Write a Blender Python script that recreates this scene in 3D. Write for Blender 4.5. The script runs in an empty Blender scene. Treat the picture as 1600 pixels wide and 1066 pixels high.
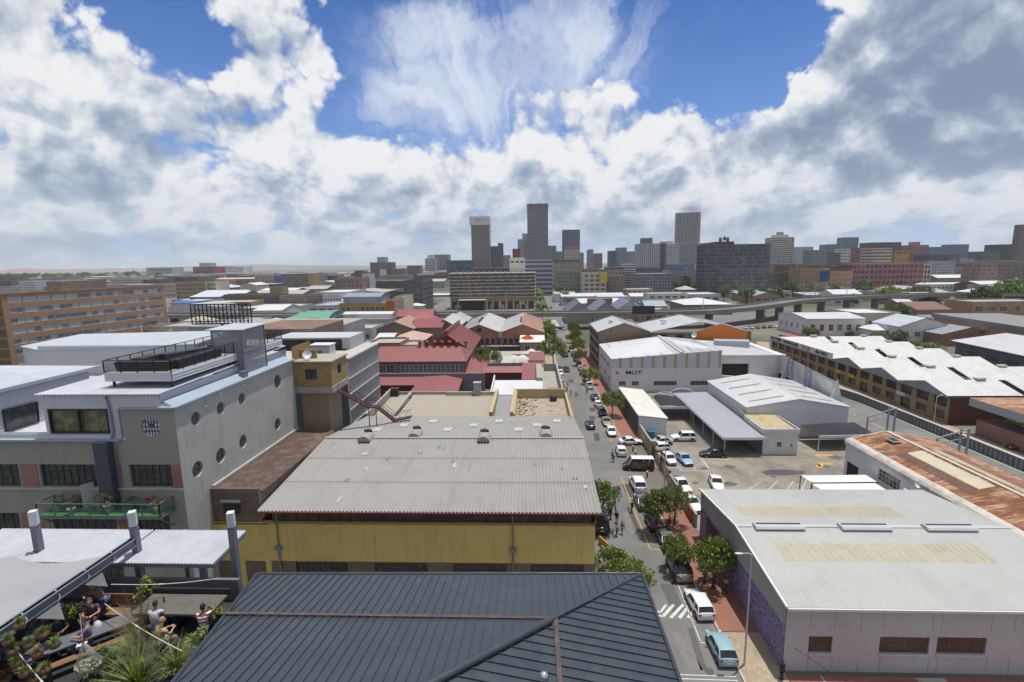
import bpy, bmesh, math, random
from mathutils import Vector, Matrix
random.seed(7)
SC=bpy.context.scene; COL=SC.collection; PI=math.pi
V=Vector
# ---------- camera: solved from street lines, verticals and known sizes ----------
HH=34.0; CF=780.0; CX,CY=800.,533.
_p=math.atan((CY-411.)/CF); _a=math.atan(32./CF*math.cos(_p)); _r=.014
cp,sp,ca,sa=math.cos(_p),math.sin(_p),math.cos(_a),math.sin(_a)
FW=V((-sa*cp,ca*cp,-sp)); RT=V((ca,sa,0)); UP=V((-sa*sp,ca*sp,cp))
R2=RT*math.cos(_r)-UP*math.sin(_r); U2=RT*math.sin(_r)+UP*math.cos(_r)
def ray(x,y): return R2*((x-CX)/CF)-U2*((y-CY)/CF)+FW
def P(x,y,z=0.):                       # photo pixel -> point at height z
    d=ray(x,y); t=(z-HH)/d.z; return V((d.x*t,d.y*t,z))
def D(x,y,Y):                          # photo pixel -> point at depth Y
    d=ray(x,y); t=Y/d.y; return V((d.x*t,Y,HH+d.z*t))
def DX(x,y,X):
    d=ray(x,y); t=X/d.x; return V((X,d.y*t,HH+d.z*t))
cam=bpy.data.cameras.new('camera'); co=bpy.data.objects.new('camera',cam); COL.objects.link(co)
M=Matrix((R2,U2,-FW)).transposed().to_4x4(); M.translation=V((0,0,HH)); co.matrix_world=M
cam.sensor_width=36; cam.lens=36*CF/1600; cam.clip_start=.2; cam.clip_end=40000; SC.camera=co
# ---------- objects ----------
def setp(o,label=None,cat=None,group=None,kind=None):
    if label: o['label']=label
    if cat: o['category']=cat
    if group: o['group']=group
    if kind: o['kind']=kind
    return o
def empty(name,loc,label,cat,group=None,rz=0.):
    o=bpy.data.objects.new(name,None); COL.objects.link(o); o.location=loc; o.rotation_euler=(0,0,rz)
    o.empty_display_size=.2; return setp(o,label,cat,group)
_inv={}
class MB:
    def __init__(s): s.v=[]; s.f=[]; s.m=[]; s.sm=[]
    def face(s,pts,m=0,smooth=False):
        n=len(s.v); s.v+=[tuple(p) for p in pts]; s.f.append(tuple(range(n,n+len(pts)))); s.m.append(m); s.sm.append(smooth)
    def grid(s,rows,m=0,smooth=True,closed=False,flip=False):
        n=len(s.v); w=len(rows[0])
        for r in rows: s.v+=[tuple(p) for p in r]
        for i in range(len(rows)-1):
            for j in range(w if closed else w-1):
                k=(j+1)%w; q=(n+i*w+j,n+i*w+k,n+(i+1)*w+k,n+(i+1)*w+j)
                s.f.append(q[::-1] if flip else q); s.m.append(m); s.sm.append(smooth)
    def box(s,c,d,m=0,rz=0.,taper=1.):
        cx,cy,cz=c; hx,hy,hz=d[0]/2,d[1]/2,d[2]/2; co_,si=math.cos(rz),math.sin(rz); n=len(s.v)
        for z,t in((-hz,1),(hz,taper)):
            for x,y in((-hx,-hy),(hx,-hy),(hx,hy),(-hx,hy)):
                x*=t;y*=t; s.v.append((cx+x*co_-y*si,cy+x*si+y*co_,cz+z))
        for q in((3,2,1,0),(4,5,6,7),(0,1,5,4),(1,2,6,5),(2,3,7,6),(3,0,4,7)):
            s.f.append(tuple(n+i for i in q)); s.m.append(m); s.sm.append(False)
    def prism(s,poly,z0,z1,m=0,mt=None,bot=False):
        """vertical prism on CCW plan polygon; z1 may be a list per corner"""
        k=len(poly); zt=z1 if isinstance(z1,(list,tuple)) else [z1]*k; zb=z0 if isinstance(z0,(list,tuple)) else [z0]*k
        for i in range(k):
            j=(i+1)%k; a,b=poly[i],poly[j]
            s.face([(a[0],a[1],zb[i]),(b[0],b[1],zb[j]),(b[0],b[1],zt[j]),(a[0],a[1],zt[i])],m)
        s.face([(p[0],p[1],z) for p,z in zip(poly,zt)],m if mt is None else mt)
        if bot: s.face([(p[0],p[1],z) for p,z in list(zip(poly,zb))[::-1]],m)
    def slab(s,pts,t,m=0,me=None):
        """thick planar polygon, thickness t straight down"""
        lo=[V(p)-V((0,0,t)) for p in pts]; k=len(pts); s.face(pts,m); s.face(lo[::-1],m)
        for i in range(k):
            j=(i+1)%k; s.face([lo[i],lo[j],pts[j],pts[i]],m if me is None else me)
    def bar(s,a,b,w,h=None,m=0,up=None):
        a,b=V(a),V(b); h=h or w; d=b-a
        if d.length<1e-6: return
        d.normalize(); up=V(up) if up else V((0,0,1))
        if abs(d.dot(up))>.97: up=V((0,1,0))
        x=d.cross(up).normalized()*(w/2); y=x.cross(d).normalized()*(h/2); n=len(s.v)
        for p in(a,b):
            for q in(-x-y,x-y,x+y,-x+y): s.v.append(tuple(p+q))
        for q in((0,1,2,3),(7,6,5,4),(4,5,1,0),(5,6,2,1),(6,7,3,2),(7,4,0,3)):
            s.f.append(tuple(n+i for i in q)); s.m.append(m); s.sm.append(False)
    def tube(s,pts,r,n=8,m=0,cap=True):
        pts=[V(p) for p in pts]; rs=r if isinstance(r,(list,tuple)) else [r]*len(pts); rows=[]; ref=None
        for i,p in enumerate(pts):
            d=(pts[min(i+1,len(pts)-1)]-pts[max(i-1,0)]).normalized()
            if ref is None: ref=V((1,0,0)) if abs(d.x)<.9 else V((0,1,0))
            x=(ref-d*ref.dot(d)).normalized(); ref=x; y=d.cross(x)
            rows.append([p+(x*math.cos(2*PI*k/n)+y*math.sin(2*PI*k/n))*rs[i] for k in range(n)])
        s.grid(rows,m,True,True)
        if cap: s.face(rows[0][::-1],m); s.face(rows[-1],m)
    def lathe(s,c,prof,n=12,m=0):
        c=V(c); s.grid([[c+V((r*math.cos(2*PI*k/n),r*math.sin(2*PI*k/n),z)) for k in range(n)] for r,z in prof],m,True,True)
        if prof[-1][0]>1e-4: s.face([c+V((prof[-1][0]*math.cos(2*PI*k/n),prof[-1][0]*math.sin(2*PI*k/n),prof[-1][1])) for k in range(n)],m)
    def corr(s,a,b,c,d,pitch,amp,m=0,seg=6,nv=1):
        """corrugated sheet a-b eave, d-c ridge; flutes run a->d"""
        a,b,c,d=map(V,(a,b,c,d)); L=(b-a).length; nrm=(b-a).cross(d-a).normalized()
        n=max(2,int(L/pitch*seg)); rows=[]
        for v in range(nv+1):
            t=v/nv; p,q=a.lerp(d,t),b.lerp(c,t)
            rows.append([p.lerp(q,i/n)+nrm*(amp*math.sin(2*PI*i/seg)) for i in range(n+1)])
        s.grid(rows,m,True)
    def rib(s,poly,direc,sp_,w,h,m=0,off=0.):
        """raised seams on a convex planar polygon, running along direc"""
        poly=[V(p) for p in poly]; nrm=(poly[1]-poly[0]).cross(poly[2]-poly[1]).normalized(); d=V(direc); d=(d-nrm*d.dot(nrm)).normalized()
        if nrm.z<0: nrm=-nrm
        u=d.cross(nrm).normalized(); us=[p.dot(u) for p in poly]; x=min(us)+sp_*.5+off
        while x<max(us):
            ts=[]
            for i in range(len(poly)):
                p,q=poly[i],poly[(i+1)%len(poly)]; a,b=p.dot(u),q.dot(u)
                if (a-x)*(b-x)<0: ts.append(p.lerp(q,(x-a)/(b-a)))
            if len(ts)>=2: s.bar(ts[0]+nrm*(h/2),ts[1]+nrm*(h/2),w,h,m,up=nrm)
            x+=sp_
    def build(s,name,mats,parent=None,loc=None):
        """link as one mesh; vertices are in world space unless loc given as (Vector, local=True)"""
        me=bpy.data.meshes.new(name); me.from_pydata(s.v,[],s.f)
        mats=mats if isinstance(mats,(list,tuple)) else [mats]
        for mm in mats: me.materials.append(mm)
        me.polygons.foreach_set('material_index',s.m); me.polygons.foreach_set('use_smooth',s.sm); me.update()
        o=bpy.data.objects.new(name,me); COL.objects.link(o)
        if parent is not None:
            o.parent=parent
            if not loc:                       # world-space vertices under a placed Empty
                q=parent; mw=Matrix()
                while q is not None: mw=Matrix.Translation(q.location)@q.rotation_euler.to_matrix().to_4x4()@mw; q=q.parent
                me.transform(mw.inverted())
        return o
def copy_tree(o,parent=None):
    c=o.copy(); COL.objects.link(c); c.parent=parent
    for ch in KIDS(o): copy_tree(ch,c)
    return c
def KIDS(o): return list(o.children)
def structure(mb,name,mats): return setp(mb.build(name,mats),kind='structure')
def thing1(mb,name,mats,label,cat,group=None): return setp(mb.build(name,mats),label,cat,group)
# ---------- materials ----------
MT={}
def nodes(name):
    m=bpy.data.materials.new(name); m.use_nodes=True; nt=m.node_tree; b=nt.nodes['Principled BSDF']; return m,nt,b
def N(nt,t,**k):
    n=nt.nodes.new(t)
    for a,v in k.items():
        if a.startswith('i_'): n.inputs[a[2:].replace('_',' ')].default_value=v
        else: setattr(n,a,v)
    return n
def mixc(nt,f,a,b,bt='MIX'):
    n=nt.nodes.new('ShaderNodeMix'); n.data_type='RGBA'; n.blend_type=bt
    for s_,v in((0,f),(6,a),(7,b)):
        if isinstance(v,bpy.types.NodeSocket): nt.links.new(v,n.inputs[s_])
        elif s_==0: n.inputs[0].default_value=v
        else: n.inputs[s_].default_value=tuple(v)+((1,) if len(v)==3 else ())
    return n.outputs[2]
def ramp(nt,src,lo,hi,a=0.,b=1.):
    n=N(nt,'ShaderNodeMapRange',interpolation_type='SMOOTHSTEP'); nt.links.new(src,n.inputs[0])
    for i,v in zip((1,2,3,4),(lo,hi,a,b)): n.inputs[i].default_value=v
    return n.outputs[0]
def coords(nt,scale=(1,1,1),rot=(0,0,0),loc=(0,0,0),kind='Object'):
    t=nt.nodes.new('ShaderNodeTexCoord'); mp=nt.nodes.new('ShaderNodeMapping'); nt.links.new(t.outputs[kind],mp.inputs[0])
    mp.inputs['Scale'].default_value=scale; mp.inputs['Rotation'].default_value=rot; mp.inputs['Location'].default_value=loc
    return mp.outputs[0]
def noise(nt,vec,scale,detail=4,rough=.6,dist=0.):
    n=N(nt,'ShaderNodeTexNoise'); n.inputs['Scale'].default_value=scale; n.inputs['Detail'].default_value=detail
    n.inputs['Roughness'].default_value=rough; n.inputs['Distortion'].default_value=dist; nt.links.new(vec,n.inputs['Vector']); return n.outputs[0]
def mul(c,k): return tuple(min(1,x*k) for x in c[:3])
def rnd(nt,col,amt):
    """vary by object"""
    oi=nt.nodes.new('ShaderNodeObjectInfo'); h=N(nt,'ShaderNodeHueSaturation'); nt.links.new(col,h.inputs['Color'])
    h.inputs['Value'].default_value=1
    mr=N(nt,'ShaderNodeMapRange'); nt.links.new(oi.outputs['Random'],mr.inputs[0]); mr.inputs[3].default_value=1-amt; mr.inputs[4].default_value=1+amt
    nt.links.new(mr.outputs[0],h.inputs['Value']); return h.outputs[0]
def mat(name,c,rough=.7,metal=0.,dirt=.25,ds=.6,dc=None,streak=0.,fine=.12,bump=0.,bs=30.,spec=.5,var=0.,sx=(3,3,.25)):
    """painted / rendered / metal surface: base colour, blotchy grime, rain streaks, grain"""
    if name in MT: return MT[name]
    m,nt,b=nodes(name); c=tuple(c); dc=dc or mul(c,.55); o=coords(nt)
    f=ramp(nt,noise(nt,o,ds,5,.65,.3),.42,.72,0,dirt); col=mixc(nt,f,c,dc)
    if streak: col=mixc(nt,ramp(nt,noise(nt,coords(nt,sx),1.2,4,.6),.5,.75,0,streak),col,mul(dc,.8))
    if fine: col=mixc(nt,ramp(nt,noise(nt,o,ds*18,3,.7),.3,.7,0,fine),col,mul(c,.6))
    if var: col=rnd(nt,col,var)
    nt.links.new(col,b.inputs['Base Color']); b.inputs['Metallic'].default_value=metal
    rr=ramp(nt,noise(nt,o,ds*3,3),.3,.7,max(.05,rough-.12),min(1,rough+.1)); nt.links.new(rr,b.inputs['Roughness'])
    b.inputs['Specular IOR Level'].default_value=spec
    if bump:
        bp=N(nt,'ShaderNodeBump'); bp.inputs['Strength'].default_value=bump; bp.inputs['Distance'].default_value=.02; nt.links.new(noise(nt,o,bs,3),bp.inputs['Height']); nt.links.new(bp.outputs[0],b.inputs['Normal'])
    MT[name]=m; return m
def wallvec(nt):
    """planar wall coordinates: distance along the wall, height"""
    t=nt.nodes.new('ShaderNodeTexCoord'); s=N(nt,'ShaderNodeSeparateXYZ'); nt.links.new(t.outputs['Object'],s.inputs[0])
    a=N(nt,'ShaderNodeMath',operation='ADD'); nt.links.new(s.outputs[0],a.inputs[0]); nt.links.new(s.outputs[1],a.inputs[1])
    c=N(nt,'ShaderNodeCombineXYZ'); nt.links.new(a.outputs[0],c.inputs[0]); nt.links.new(s.outputs[2],c.inputs[1]); return c.outputs[0]
def brick(name,c,mc=(.42,.38,.33),w=.24,h=.085,var=.3,dirt=.4):
    if name in MT: return MT[name]
    m,nt,b=nodes(name); bt=N(nt,'ShaderNodeTexBrick'); nt.links.new(wallvec(nt),bt.inputs['Vector'])
    bt.inputs['Scale'].default_value=1; bt.inputs['Brick Width'].default_value=w; bt.inputs['Row Height'].default_value=h; bt.inputs['Mortar Size'].default_value=h*.1
    bt.inputs['Color1'].default_value=mul(c,1+var)+(1,); bt.inputs['Color2'].default_value=mul(c,1-var)+(1,); bt.inputs['Mortar'].default_value=tuple(mc)+(1,)
    o=coords(nt); col=mixc(nt,ramp(nt,noise(nt,o,.35,5,.65,.4),.4,.75,0,dirt),bt.outputs[0],mul(c,.35))
    nt.links.new(col,b.inputs['Base Color']); b.inputs['Roughness'].default_value=.9
    bp=N(nt,'ShaderNodeBump'); bp.inputs['Strength'].default_value=.4; bp.inputs['Distance'].default_value=.01; nt.links.new(bt.outputs[1],bp.inputs['Height']); bp.invert=True; nt.links.new(bp.outputs[0],b.inputs['Normal'])
    MT[name]=m; return m
def glass(name,c=(.03,.035,.04),rough=.12,cur=.0,cc=(.45,.45,.42)):
    """window glass seen from outside: dark, reflective, some panes with blinds behind"""
    if name in MT: return MT[name]
    m,nt,b=nodes(name); o=coords(nt)
    col=mixc(nt,ramp(nt,noise(nt,o,1.6,2),.45,.6,0,.6),c,mul(c,2.6))
    if cur:
        w=N(nt,'ShaderNodeTexWhiteNoise',noise_dimensions='4D'); sn=N(nt,'ShaderNodeVectorMath',operation='SNAP'); nt.links.new(coords(nt),sn.inputs[0]); sn.inputs[1].default_value=(2.2,2.2,3.3)
        oi=nt.nodes.new('ShaderNodeObjectInfo'); nt.links.new(sn.outputs[0],w.inputs['Vector']); nt.links.new(oi.outputs['Random'],w.inputs['W'])
        col=mixc(nt,ramp(nt,w.outputs[0],1-cur-.1,1-cur+.1,0,.85),col,cc)
    nt.links.new(col,b.inputs['Base Color']); b.inputs['Roughness'].default_value=rough; b.inputs['Specular IOR Level'].default_value=.6
    MT[name]=m; return m
# ---------- walls with openings, windows ----------
def wall(mb,p0,p1,z0,z1,holes=(),depth=.18,m=0,mr=None):
    """outer wall face p0->p1 (outward = right of travel) with rectangular openings (u0,u1,v0,v1) and reveals"""
    p0,p1=V((p0[0],p0[1],0)),V((p1[0],p1[1],0)); L=(p1-p0).length; d=(p1-p0)/L; n=V((d.y,-d.x,0)); H=z1-z0
    us=sorted({0.,L}|{min(L,max(0,h[i])) for h in holes for i in(0,1)}); vs=sorted({0.,H}|{min(H,max(0,h[i])) for h in holes for i in(2,3)})
    pt=lambda u,v,k=0.:p0+d*u-n*k+V((0,0,z0+v))
    for j in range(len(vs)-1):
        st=None
        for i in range(len(us)-1):
            uc,vc=(us[i]+us[i+1])/2,(vs[j]+vs[j+1])/2; inh=any(h[0]<uc<h[1] and h[2]<vc<h[3] for h in holes)
            if not inh and st is None: st=us[i]
            if st is not None and (inh or i==len(us)-2):
                e=us[i] if inh else us[i+1]; mb.face([pt(st,vs[j]),pt(e,vs[j]),pt(e,vs[j+1]),pt(st,vs[j+1])],m); st=None
    mr=m if mr is None else mr
    for a,b,c,e in holes:
        mb.face([pt(a,c),pt(a,c,depth),pt(b,c,depth),pt(b,c)][::-1],mr); mb.face([pt(a,e),pt(b,e),pt(b,e,depth),pt(a,e,depth)][::-1],mr)
        mb.face([pt(a,c),pt(a,e),pt(a,e,depth),pt(a,c,depth)][::-1],mr); mb.face([pt(b,c),pt(b,c,depth),pt(b,e,depth),pt(b,e)][::-1],mr)
WC={}
def window(parent,p0,p1,z0,hole,nx,ny,fm,gm,depth=.14,fw=.05,name='window',sub=False):
    """a window object filling an opening: outer frame, glazing bars, glass; origin at the opening's lower left"""
    p0,p1=V((p0[0],p0[1],0)),V((p1[0],p1[1],0)); d=(p1-p0).normalized(); n=V((d.y,-d.x,0)); w=round(hole[1]-hole[0],2); h=round(hole[3]-hole[2],2)
    key=(w,h,nx,ny,fm.name,gm.name,fw,sub,name)
    if key not in WC:
        f=MB(); g=MB()
        for x in(fw/2,w-fw/2): f.box((x,0,h/2),(fw,.07,h))
        for z in(fw/2,h-fw/2): f.box((w/2,0,z),(w-2*fw,.07,fw))
        for i in range(1,nx): f.box((w*i/nx,0,h/2),(fw*.55,.05,h-2*fw))
        for i in range(1,ny): f.box((w/2,0,h*i/ny),(w-2*fw,.045,fw*.5))
        (g if sub else f).face([(0,.03,0),(w,.03,0),(w,.03,h),(0,.03,h)],0 if sub else 1)
        def mk(b,nm,ms):
            me=bpy.data.meshes.new(nm); me.from_pydata(b.v,[],b.f)
            for q in ms: me.materials.append(q)
            me.polygons.foreach_set('material_index',b.m); me.update(); return me
        WC[key]=(mk(f,name,[fm,gm]),mk(g,'pane',[gm]) if sub else None)
    me,gme=WC[key]; o=bpy.data.objects.new(name,me); COL.objects.link(o)
    loc=p0+d*hole[0]-n*depth+V((0,0,z0+hole[2])); o.parent=parent; rz=math.atan2(d.y,d.x)
    if parent is not None:
        pl=parent.location; pr=parent.rotation_euler.z; q=loc-pl; c_,s_=math.cos(-pr),math.sin(-pr)
        o.location=(q.x*c_-q.y*s_,q.x*s_+q.y*c_,q.z); o.rotation_euler=(0,0,rz-pr)
    else: o.location=loc; o.rotation_euler=(0,0,rz)
    if gme: g=bpy.data.objects.new('pane',gme); COL.objects.link(g); g.parent=o
    return o
def holes_grid(L,H,cols,rows,wf=.7,hf=.5,mx=.0,base=.0,top=.0,voff=.5):
    """regular openings: cols x rows over a wall L x H"""
    cw=(L-2*mx)/cols; rh=(H-base-top)/rows; out=[]
    for r in range(rows):
        for c in range(cols):
            u=mx+cw*(c+.5-wf/2); v=base+rh*(r+voff-hf/2); out.append((u,u+cw*wf,v,v+rh*hf))
    return out
# ---------- sun and sky ----------
SUNV=V((1.4,1.1,10.3)).normalized(); SEL=math.asin(SUNV.z); SAZ=math.atan2(SUNV.x,SUNV.y)
sd=bpy.data.lights.new('sun','SUN'); sd.energy=4.0; sd.angle=math.radians(.6); sd.color=(1,.965,.9)
so=bpy.data.objects.new('sun',sd); COL.objects.link(so); so.rotation_euler=SUNV.to_track_quat('Z','Y').to_euler(); so.location=(0,0,300)
def make_sky():
    w=bpy.data.worlds.new('World'); SC.world=w; w.use_nodes=True; nt=w.node_tree; bg=nt.nodes['Background']; bg.inputs[1].default_value=.1
    L=nt.links.new
    sk=N(nt,'ShaderNodeTexSky',sky_type='NISHITA'); sk.sun_disc=False; sk.sun_elevation=SEL; sk.sun_rotation=SAZ; sk.altitude=1700; sk.dust_density=.6; sk.ozone_density=2.5
    tc=N(nt,'ShaderNodeTexCoord')
    def m(op,a,b=None,c=None,clamp=False):
        n=N(nt,'ShaderNodeMath',operation=op); n.use_clamp=clamp
        for i,v in enumerate((a,b,c)):
            if v is None: continue
            if isinstance(v,(int,float)): n.inputs[i].default_value=v
            else: L(v,n.inputs[i])
        return n.outputs[0]
    # angular coordinates: azimuth from +Y, elevation
    def azel(x,y):
        d=ray(x,y).normalized(); return math.atan2(d.x,d.y),math.asin(d.z)
    sep=N(nt,'ShaderNodeSeparateXYZ'); L(tc.outputs['Generated'],sep.inputs[0])
    az=m('ARCTAN2',sep.outputs[0],sep.outputs[1]); el=m('ARCSINE',sep.outputs[2])
    cb=N(nt,'ShaderNodeCombineXYZ'); L(az,cb.inputs[0]); L(el,cb.inputs[1]); AE=cb.outputs[0]
    NB=13; els=[azel(830,415-i*36)[1] for i in range(NB)]; AZ0=1.0
    def val(blobs,x,y):
        t=0
        for bx,by,rx,ry,wt in blobs:
            r=math.hypot((x-bx)/rx,(y-by)/ry); q=min(1,max(0,(1.25-r)/1.0)); t+=wt*q*q*(3-2*q)
        return t
    def field(lists,warp,dy=0.):
        """cover / grey / bright as rows of colour ramps over azimuth, blended by elevation"""
        sx=N(nt,'ShaderNodeSeparateXYZ'); L(warp,sx.inputs[0]); fx=m('MULTIPLY_ADD',sx.outputs[0],.5/AZ0,.5); out=None
        ey=m('ADD',sx.outputs[1],dy)
        for i in range(NB):
            r=N(nt,'ShaderNodeValToRGB'); L(fx,r.inputs[0]); el_=r.color_ramp.elements; el_.remove(el_[1]); r.color_ramp.interpolation='B_SPLINE'
            y=415-i*36
            for k in range(31):
                a_=-AZ0+2*AZ0*k/30; x=830+F_*math.tan(a_)
                q=el_[0] if k==0 else el_.new(k/30)
                q.position=k/30; q.color=tuple(.5+.25*val(b,x,y) for b in lists)+(1,)
            out=r.outputs[0] if out is None else mixc(nt,ramp(nt,ey,els[i-1],els[i],0,1),out,r.outputs[0])
        sp_=N(nt,'ShaderNodeSeparateColor'); L(out,sp_.inputs[0])
        return [m('MULTIPLY_ADD',o,4.,-2.) for o in sp_.outputs]
    # warp coordinates a little so blob edges are ragged
    nz=N(nt,'ShaderNodeTexNoise',noise_dimensions='2D'); nz.inputs['Scale'].default_value=5; nz.inputs['Detail'].default_value=6; nz.inputs['Roughness'].default_value=.6; L(AE,nz.inputs['Vector'])
    s1=N(nt,'ShaderNodeVectorMath',operation='SUBTRACT'); L(nz.outputs['Color'],s1.inputs[0]); s1.inputs[1].default_value=(.5,.5,.5)
    s2=N(nt,'ShaderNodeVectorMath',operation='MULTIPLY'); L(s1.outputs[0],s2.inputs[0]); s2.inputs[1].default_value=(.26,.16,0)
    s3=N(nt,'ShaderNodeVectorMath',operation='ADD'); L(AE,s3.inputs[0]); L(s2.outputs[0],s3.inputs[1]); W=s3.outputs[0]
    F_=785.
    cover,grey,brt=field([CLOUDS,GREYS,BRIGHTS],W)
    # puffs get smaller toward the horizon
    def puff(dy):
        e2=m('MULTIPLY',m('LOGARITHM',m('ADD',m('MAXIMUM',m('ADD',el,dy),-.05),.34),2.718),2.3)
        c=N(nt,'ShaderNodeCombineXYZ'); L(m('MULTIPLY',az,3.4),c.inputs[0]); L(e2,c.inputs[1]); c.inputs[2].default_value=3.1
        n=N(nt,'ShaderNodeTexNoise',noise_dimensions='2D'); n.inputs['Scale'].default_value=1.6; n.inputs['Detail'].default_value=9; n.inputs['Roughness'].default_value=.53; n.inputs['Distortion'].default_value=.25; L(c.outputs[0],n.inputs['Vector'])
        v=N(nt,'ShaderNodeTexVoronoi',feature='F1',voronoi_dimensions='2D'); v.inputs['Scale'].default_value=2.9; v.inputs['Detail'].default_value=3; v.inputs['Roughness'].default_value=.55
        dv=N(nt,'ShaderNodeVectorMath',operation='MULTIPLY_ADD'); L(n.outputs['Color'],dv.inputs[0]); dv.inputs[1].default_value=(.35,.35,0); L(c.outputs[0],dv.inputs[2]); L(dv.outputs[0],v.inputs['Vector'])
        return m('ADD',m('MULTIPLY',m('SUBTRACT',n.outputs[0],.5),1.15),m('MULTIPLY',m('SUBTRACT',.38,v.outputs['Distance']),.8))
    n0=puff(0.); n1=puff(.05)
    dens=m('ADD',m('MULTIPLY_ADD',cover,1.,.16),n0); dens2=m('ADD',cover,n1)
    alpha=ramp(nt,m('ADD',dens,m('MULTIPLY',m('SUBTRACT',noise(nt,AE,22,5,.6,.4),.5),.16)),-.02,.42,0,1)
    # light: the upper rims face the sun, undersides and cores go grey
    lit=m('ADD',m('MULTIPLY',m('SUBTRACT',n0,n1),1.05),m('SUBTRACT',.84,m('MULTIPLY',dens2,.22)))
    lit=m('SUBTRACT',lit,grey); lit=m('ADD',lit,brt)
    fz=noise(nt,AE,16,6,.62,.3); lit=m('ADD',lit,m('MULTIPLY',m('SUBTRACT',fz,.5),.42)); lit=ramp(nt,lit,-.5,1.12,0,1)
    cr=N(nt,'ShaderNodeValToRGB'); L(lit,cr.inputs[0]); e=cr.color_ramp.elements; e[0].position=0; e[0].color=(2.2,2.9,4.2,1); e[1].position=1; e[1].color=(8.7,8.8,8.95,1)
    q=e.new(.35); q.color=(3.7,4.4,5.6,1); q=e.new(.65); q.color=(5.3,5.95,6.9,1)
    # blue sky
    blue=mixc(nt,1.,sk.outputs[0],SKYTINT,'MULTIPLY')
    hz=ramp(nt,el,-.02,.5,1,0); blue=mixc(nt,m('MULTIPLY',hz,.42),blue,(4.4,6.1,8.8))
    cirf=field([CIRRUS,[],[]],W)[0]
    # cirrus streaks fanning from a point
    a0,e0=azel(800,330); dx=m('SUBTRACT',az,a0); dy=m('SUBTRACT',el,e0); ang=m('ARCTAN2',dx,dy); rad=m('SQRT',m('ADD',m('MULTIPLY',dx,dx),m('MULTIPLY',dy,dy)))
    c=N(nt,'ShaderNodeCombineXYZ'); L(m('MULTIPLY',ang,3.2),c.inputs[0]); L(m('MULTIPLY',rad,1.6),c.inputs[1])
    c3=N(nt,'ShaderNodeVectorMath',operation='MULTIPLY_ADD'); L(nz.outputs['Color'],c3.inputs[0]); c3.inputs[1].default_value=(2.2,1.2,0); L(c.outputs[0],c3.inputs[2])
    cn=noise(nt,c3.outputs[0],1.1,8,.6,.9); cir=m('MULTIPLY',ramp(nt,m('ADD',cn,m('MULTIPLY',cirf,.35)),.5,1.0,0,.85),m('MINIMUM',m('MAXIMUM',cirf,0.),1.),clamp=True)
    col=mixc(nt,cir,blue,(7.6,8.2,9.2)); col=mixc(nt,alpha,col,cr.outputs[0])
    # haze low down
    col=mixc(nt,ramp(nt,el,.0,.2,.55,0),col,(4.9,5.75,6.9))
    col=mixc(nt,ramp(nt,el,-.04,-.005,.0,1),(1.6,1.7,1.7),col)
    # bright sky added out of view, behind and overhead, to lift shaded walls
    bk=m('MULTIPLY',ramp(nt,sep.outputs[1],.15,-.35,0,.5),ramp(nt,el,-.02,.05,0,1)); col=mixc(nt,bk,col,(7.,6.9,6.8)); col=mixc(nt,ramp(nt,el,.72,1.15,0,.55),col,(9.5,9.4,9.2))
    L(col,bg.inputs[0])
SKYTINT=(.42,.74,1.2)
# (photo x, photo y, half width, half height, weight): where cloud stands, where blue opens
CLOUDS=[(800,390,2400,170,.52),(60,230,360,240,.75),(-60,80,250,150,.75),(60,60,120,90,.4),(330,190,170,90,.6),(420,60,140,110,.85),(230,25,170,50,.35),(490,150,120,100,.6),(560,300,220,120,.5),
 (860,270,260,120,.6),(905,155,95,60,.75),(1090,250,170,80,.6),(1060,320,220,90,.4),(1480,90,270,190,1.2),(1420,240,240,120,1.),(1270,290,120,70,.4),(632,100,26,28,1.0),(1310,190,90,110,.5),(1250,40,60,50,.5),(1290,180,60,80,.4),
 (290,115,110,80,-1.2),(640,60,90,120,-.9),(1130,110,150,120,-1.3),(590,190,60,50,-.8),(1200,190,60,70,-.8),(700,90,90,80,-.8),(1030,40,180,90,-.9),(760,40,240,110,-1.),(455,180,32,26,-.8),(330,20,60,60,-.5),(205,245,60,28,-.5),(700,225,60,50,-.35),(600,150,60,60,-.5),(1130,20,100,60,-.6)]
GREYS=[(800,350,2400,60,.1),(1500,110,240,130,1.0),(1450,250,210,80,.8),(110,285,260,55,.3),(40,110,90,50,.12),(300,215,150,40,.15),(820,300,170,45,.2),(1180,330,200,40,.3),(430,90,100,60,.12),(780,385,260,50,.35),(1500,300,260,40,.25),(300,330,300,40,.2),(1500,370,300,40,.1)]
BRIGHTS=[(60,60,120,70,.3),(60,170,150,60,.12),(380,165,110,45,.3),(905,160,85,50,.35),(1325,170,50,80,.5),(1250,60,60,40,.35),(1080,235,120,35,.25),(470,60,80,50,.2),(1370,265,50,25,.25),(560,300,120,60,.15),(900,240,150,60,.15),(632,100,30,30,.3)]
CIRRUS=[(760,80,220,150,.9),(960,60,160,110,.6),(1040,150,110,30,.4),(700,180,160,90,.6),(650,30,120,60,.4)]
make_sky()
SC.world.cycles.sampling_method='MANUAL'; SC.world.cycles.sample_map_resolution=256
vs=SC.view_settings; vs.view_transform='Standard'; vs.look='None'; vs.exposure=0.; vs.gamma=1.; SC.display_settings.display_device='sRGB'
cy=SC.cycles; cy.use_adaptive_sampling=True; cy.adaptive_threshold=.02; cy.use_denoising=True; cy.max_bounces=5; cy.diffuse_bounces=3; cy.glossy_bounces=3; cy.transparent_max_bounces=6; cy.caustics_reflective=False; cy.caustics_refractive=False
cy.sample_clamp_indirect=6.
SC.render.engine='CYCLES'

HAZE=.00007
cy.volume_bounces=1; cy.volume_step_rate=5; cy.volume_max_steps=64
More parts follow.
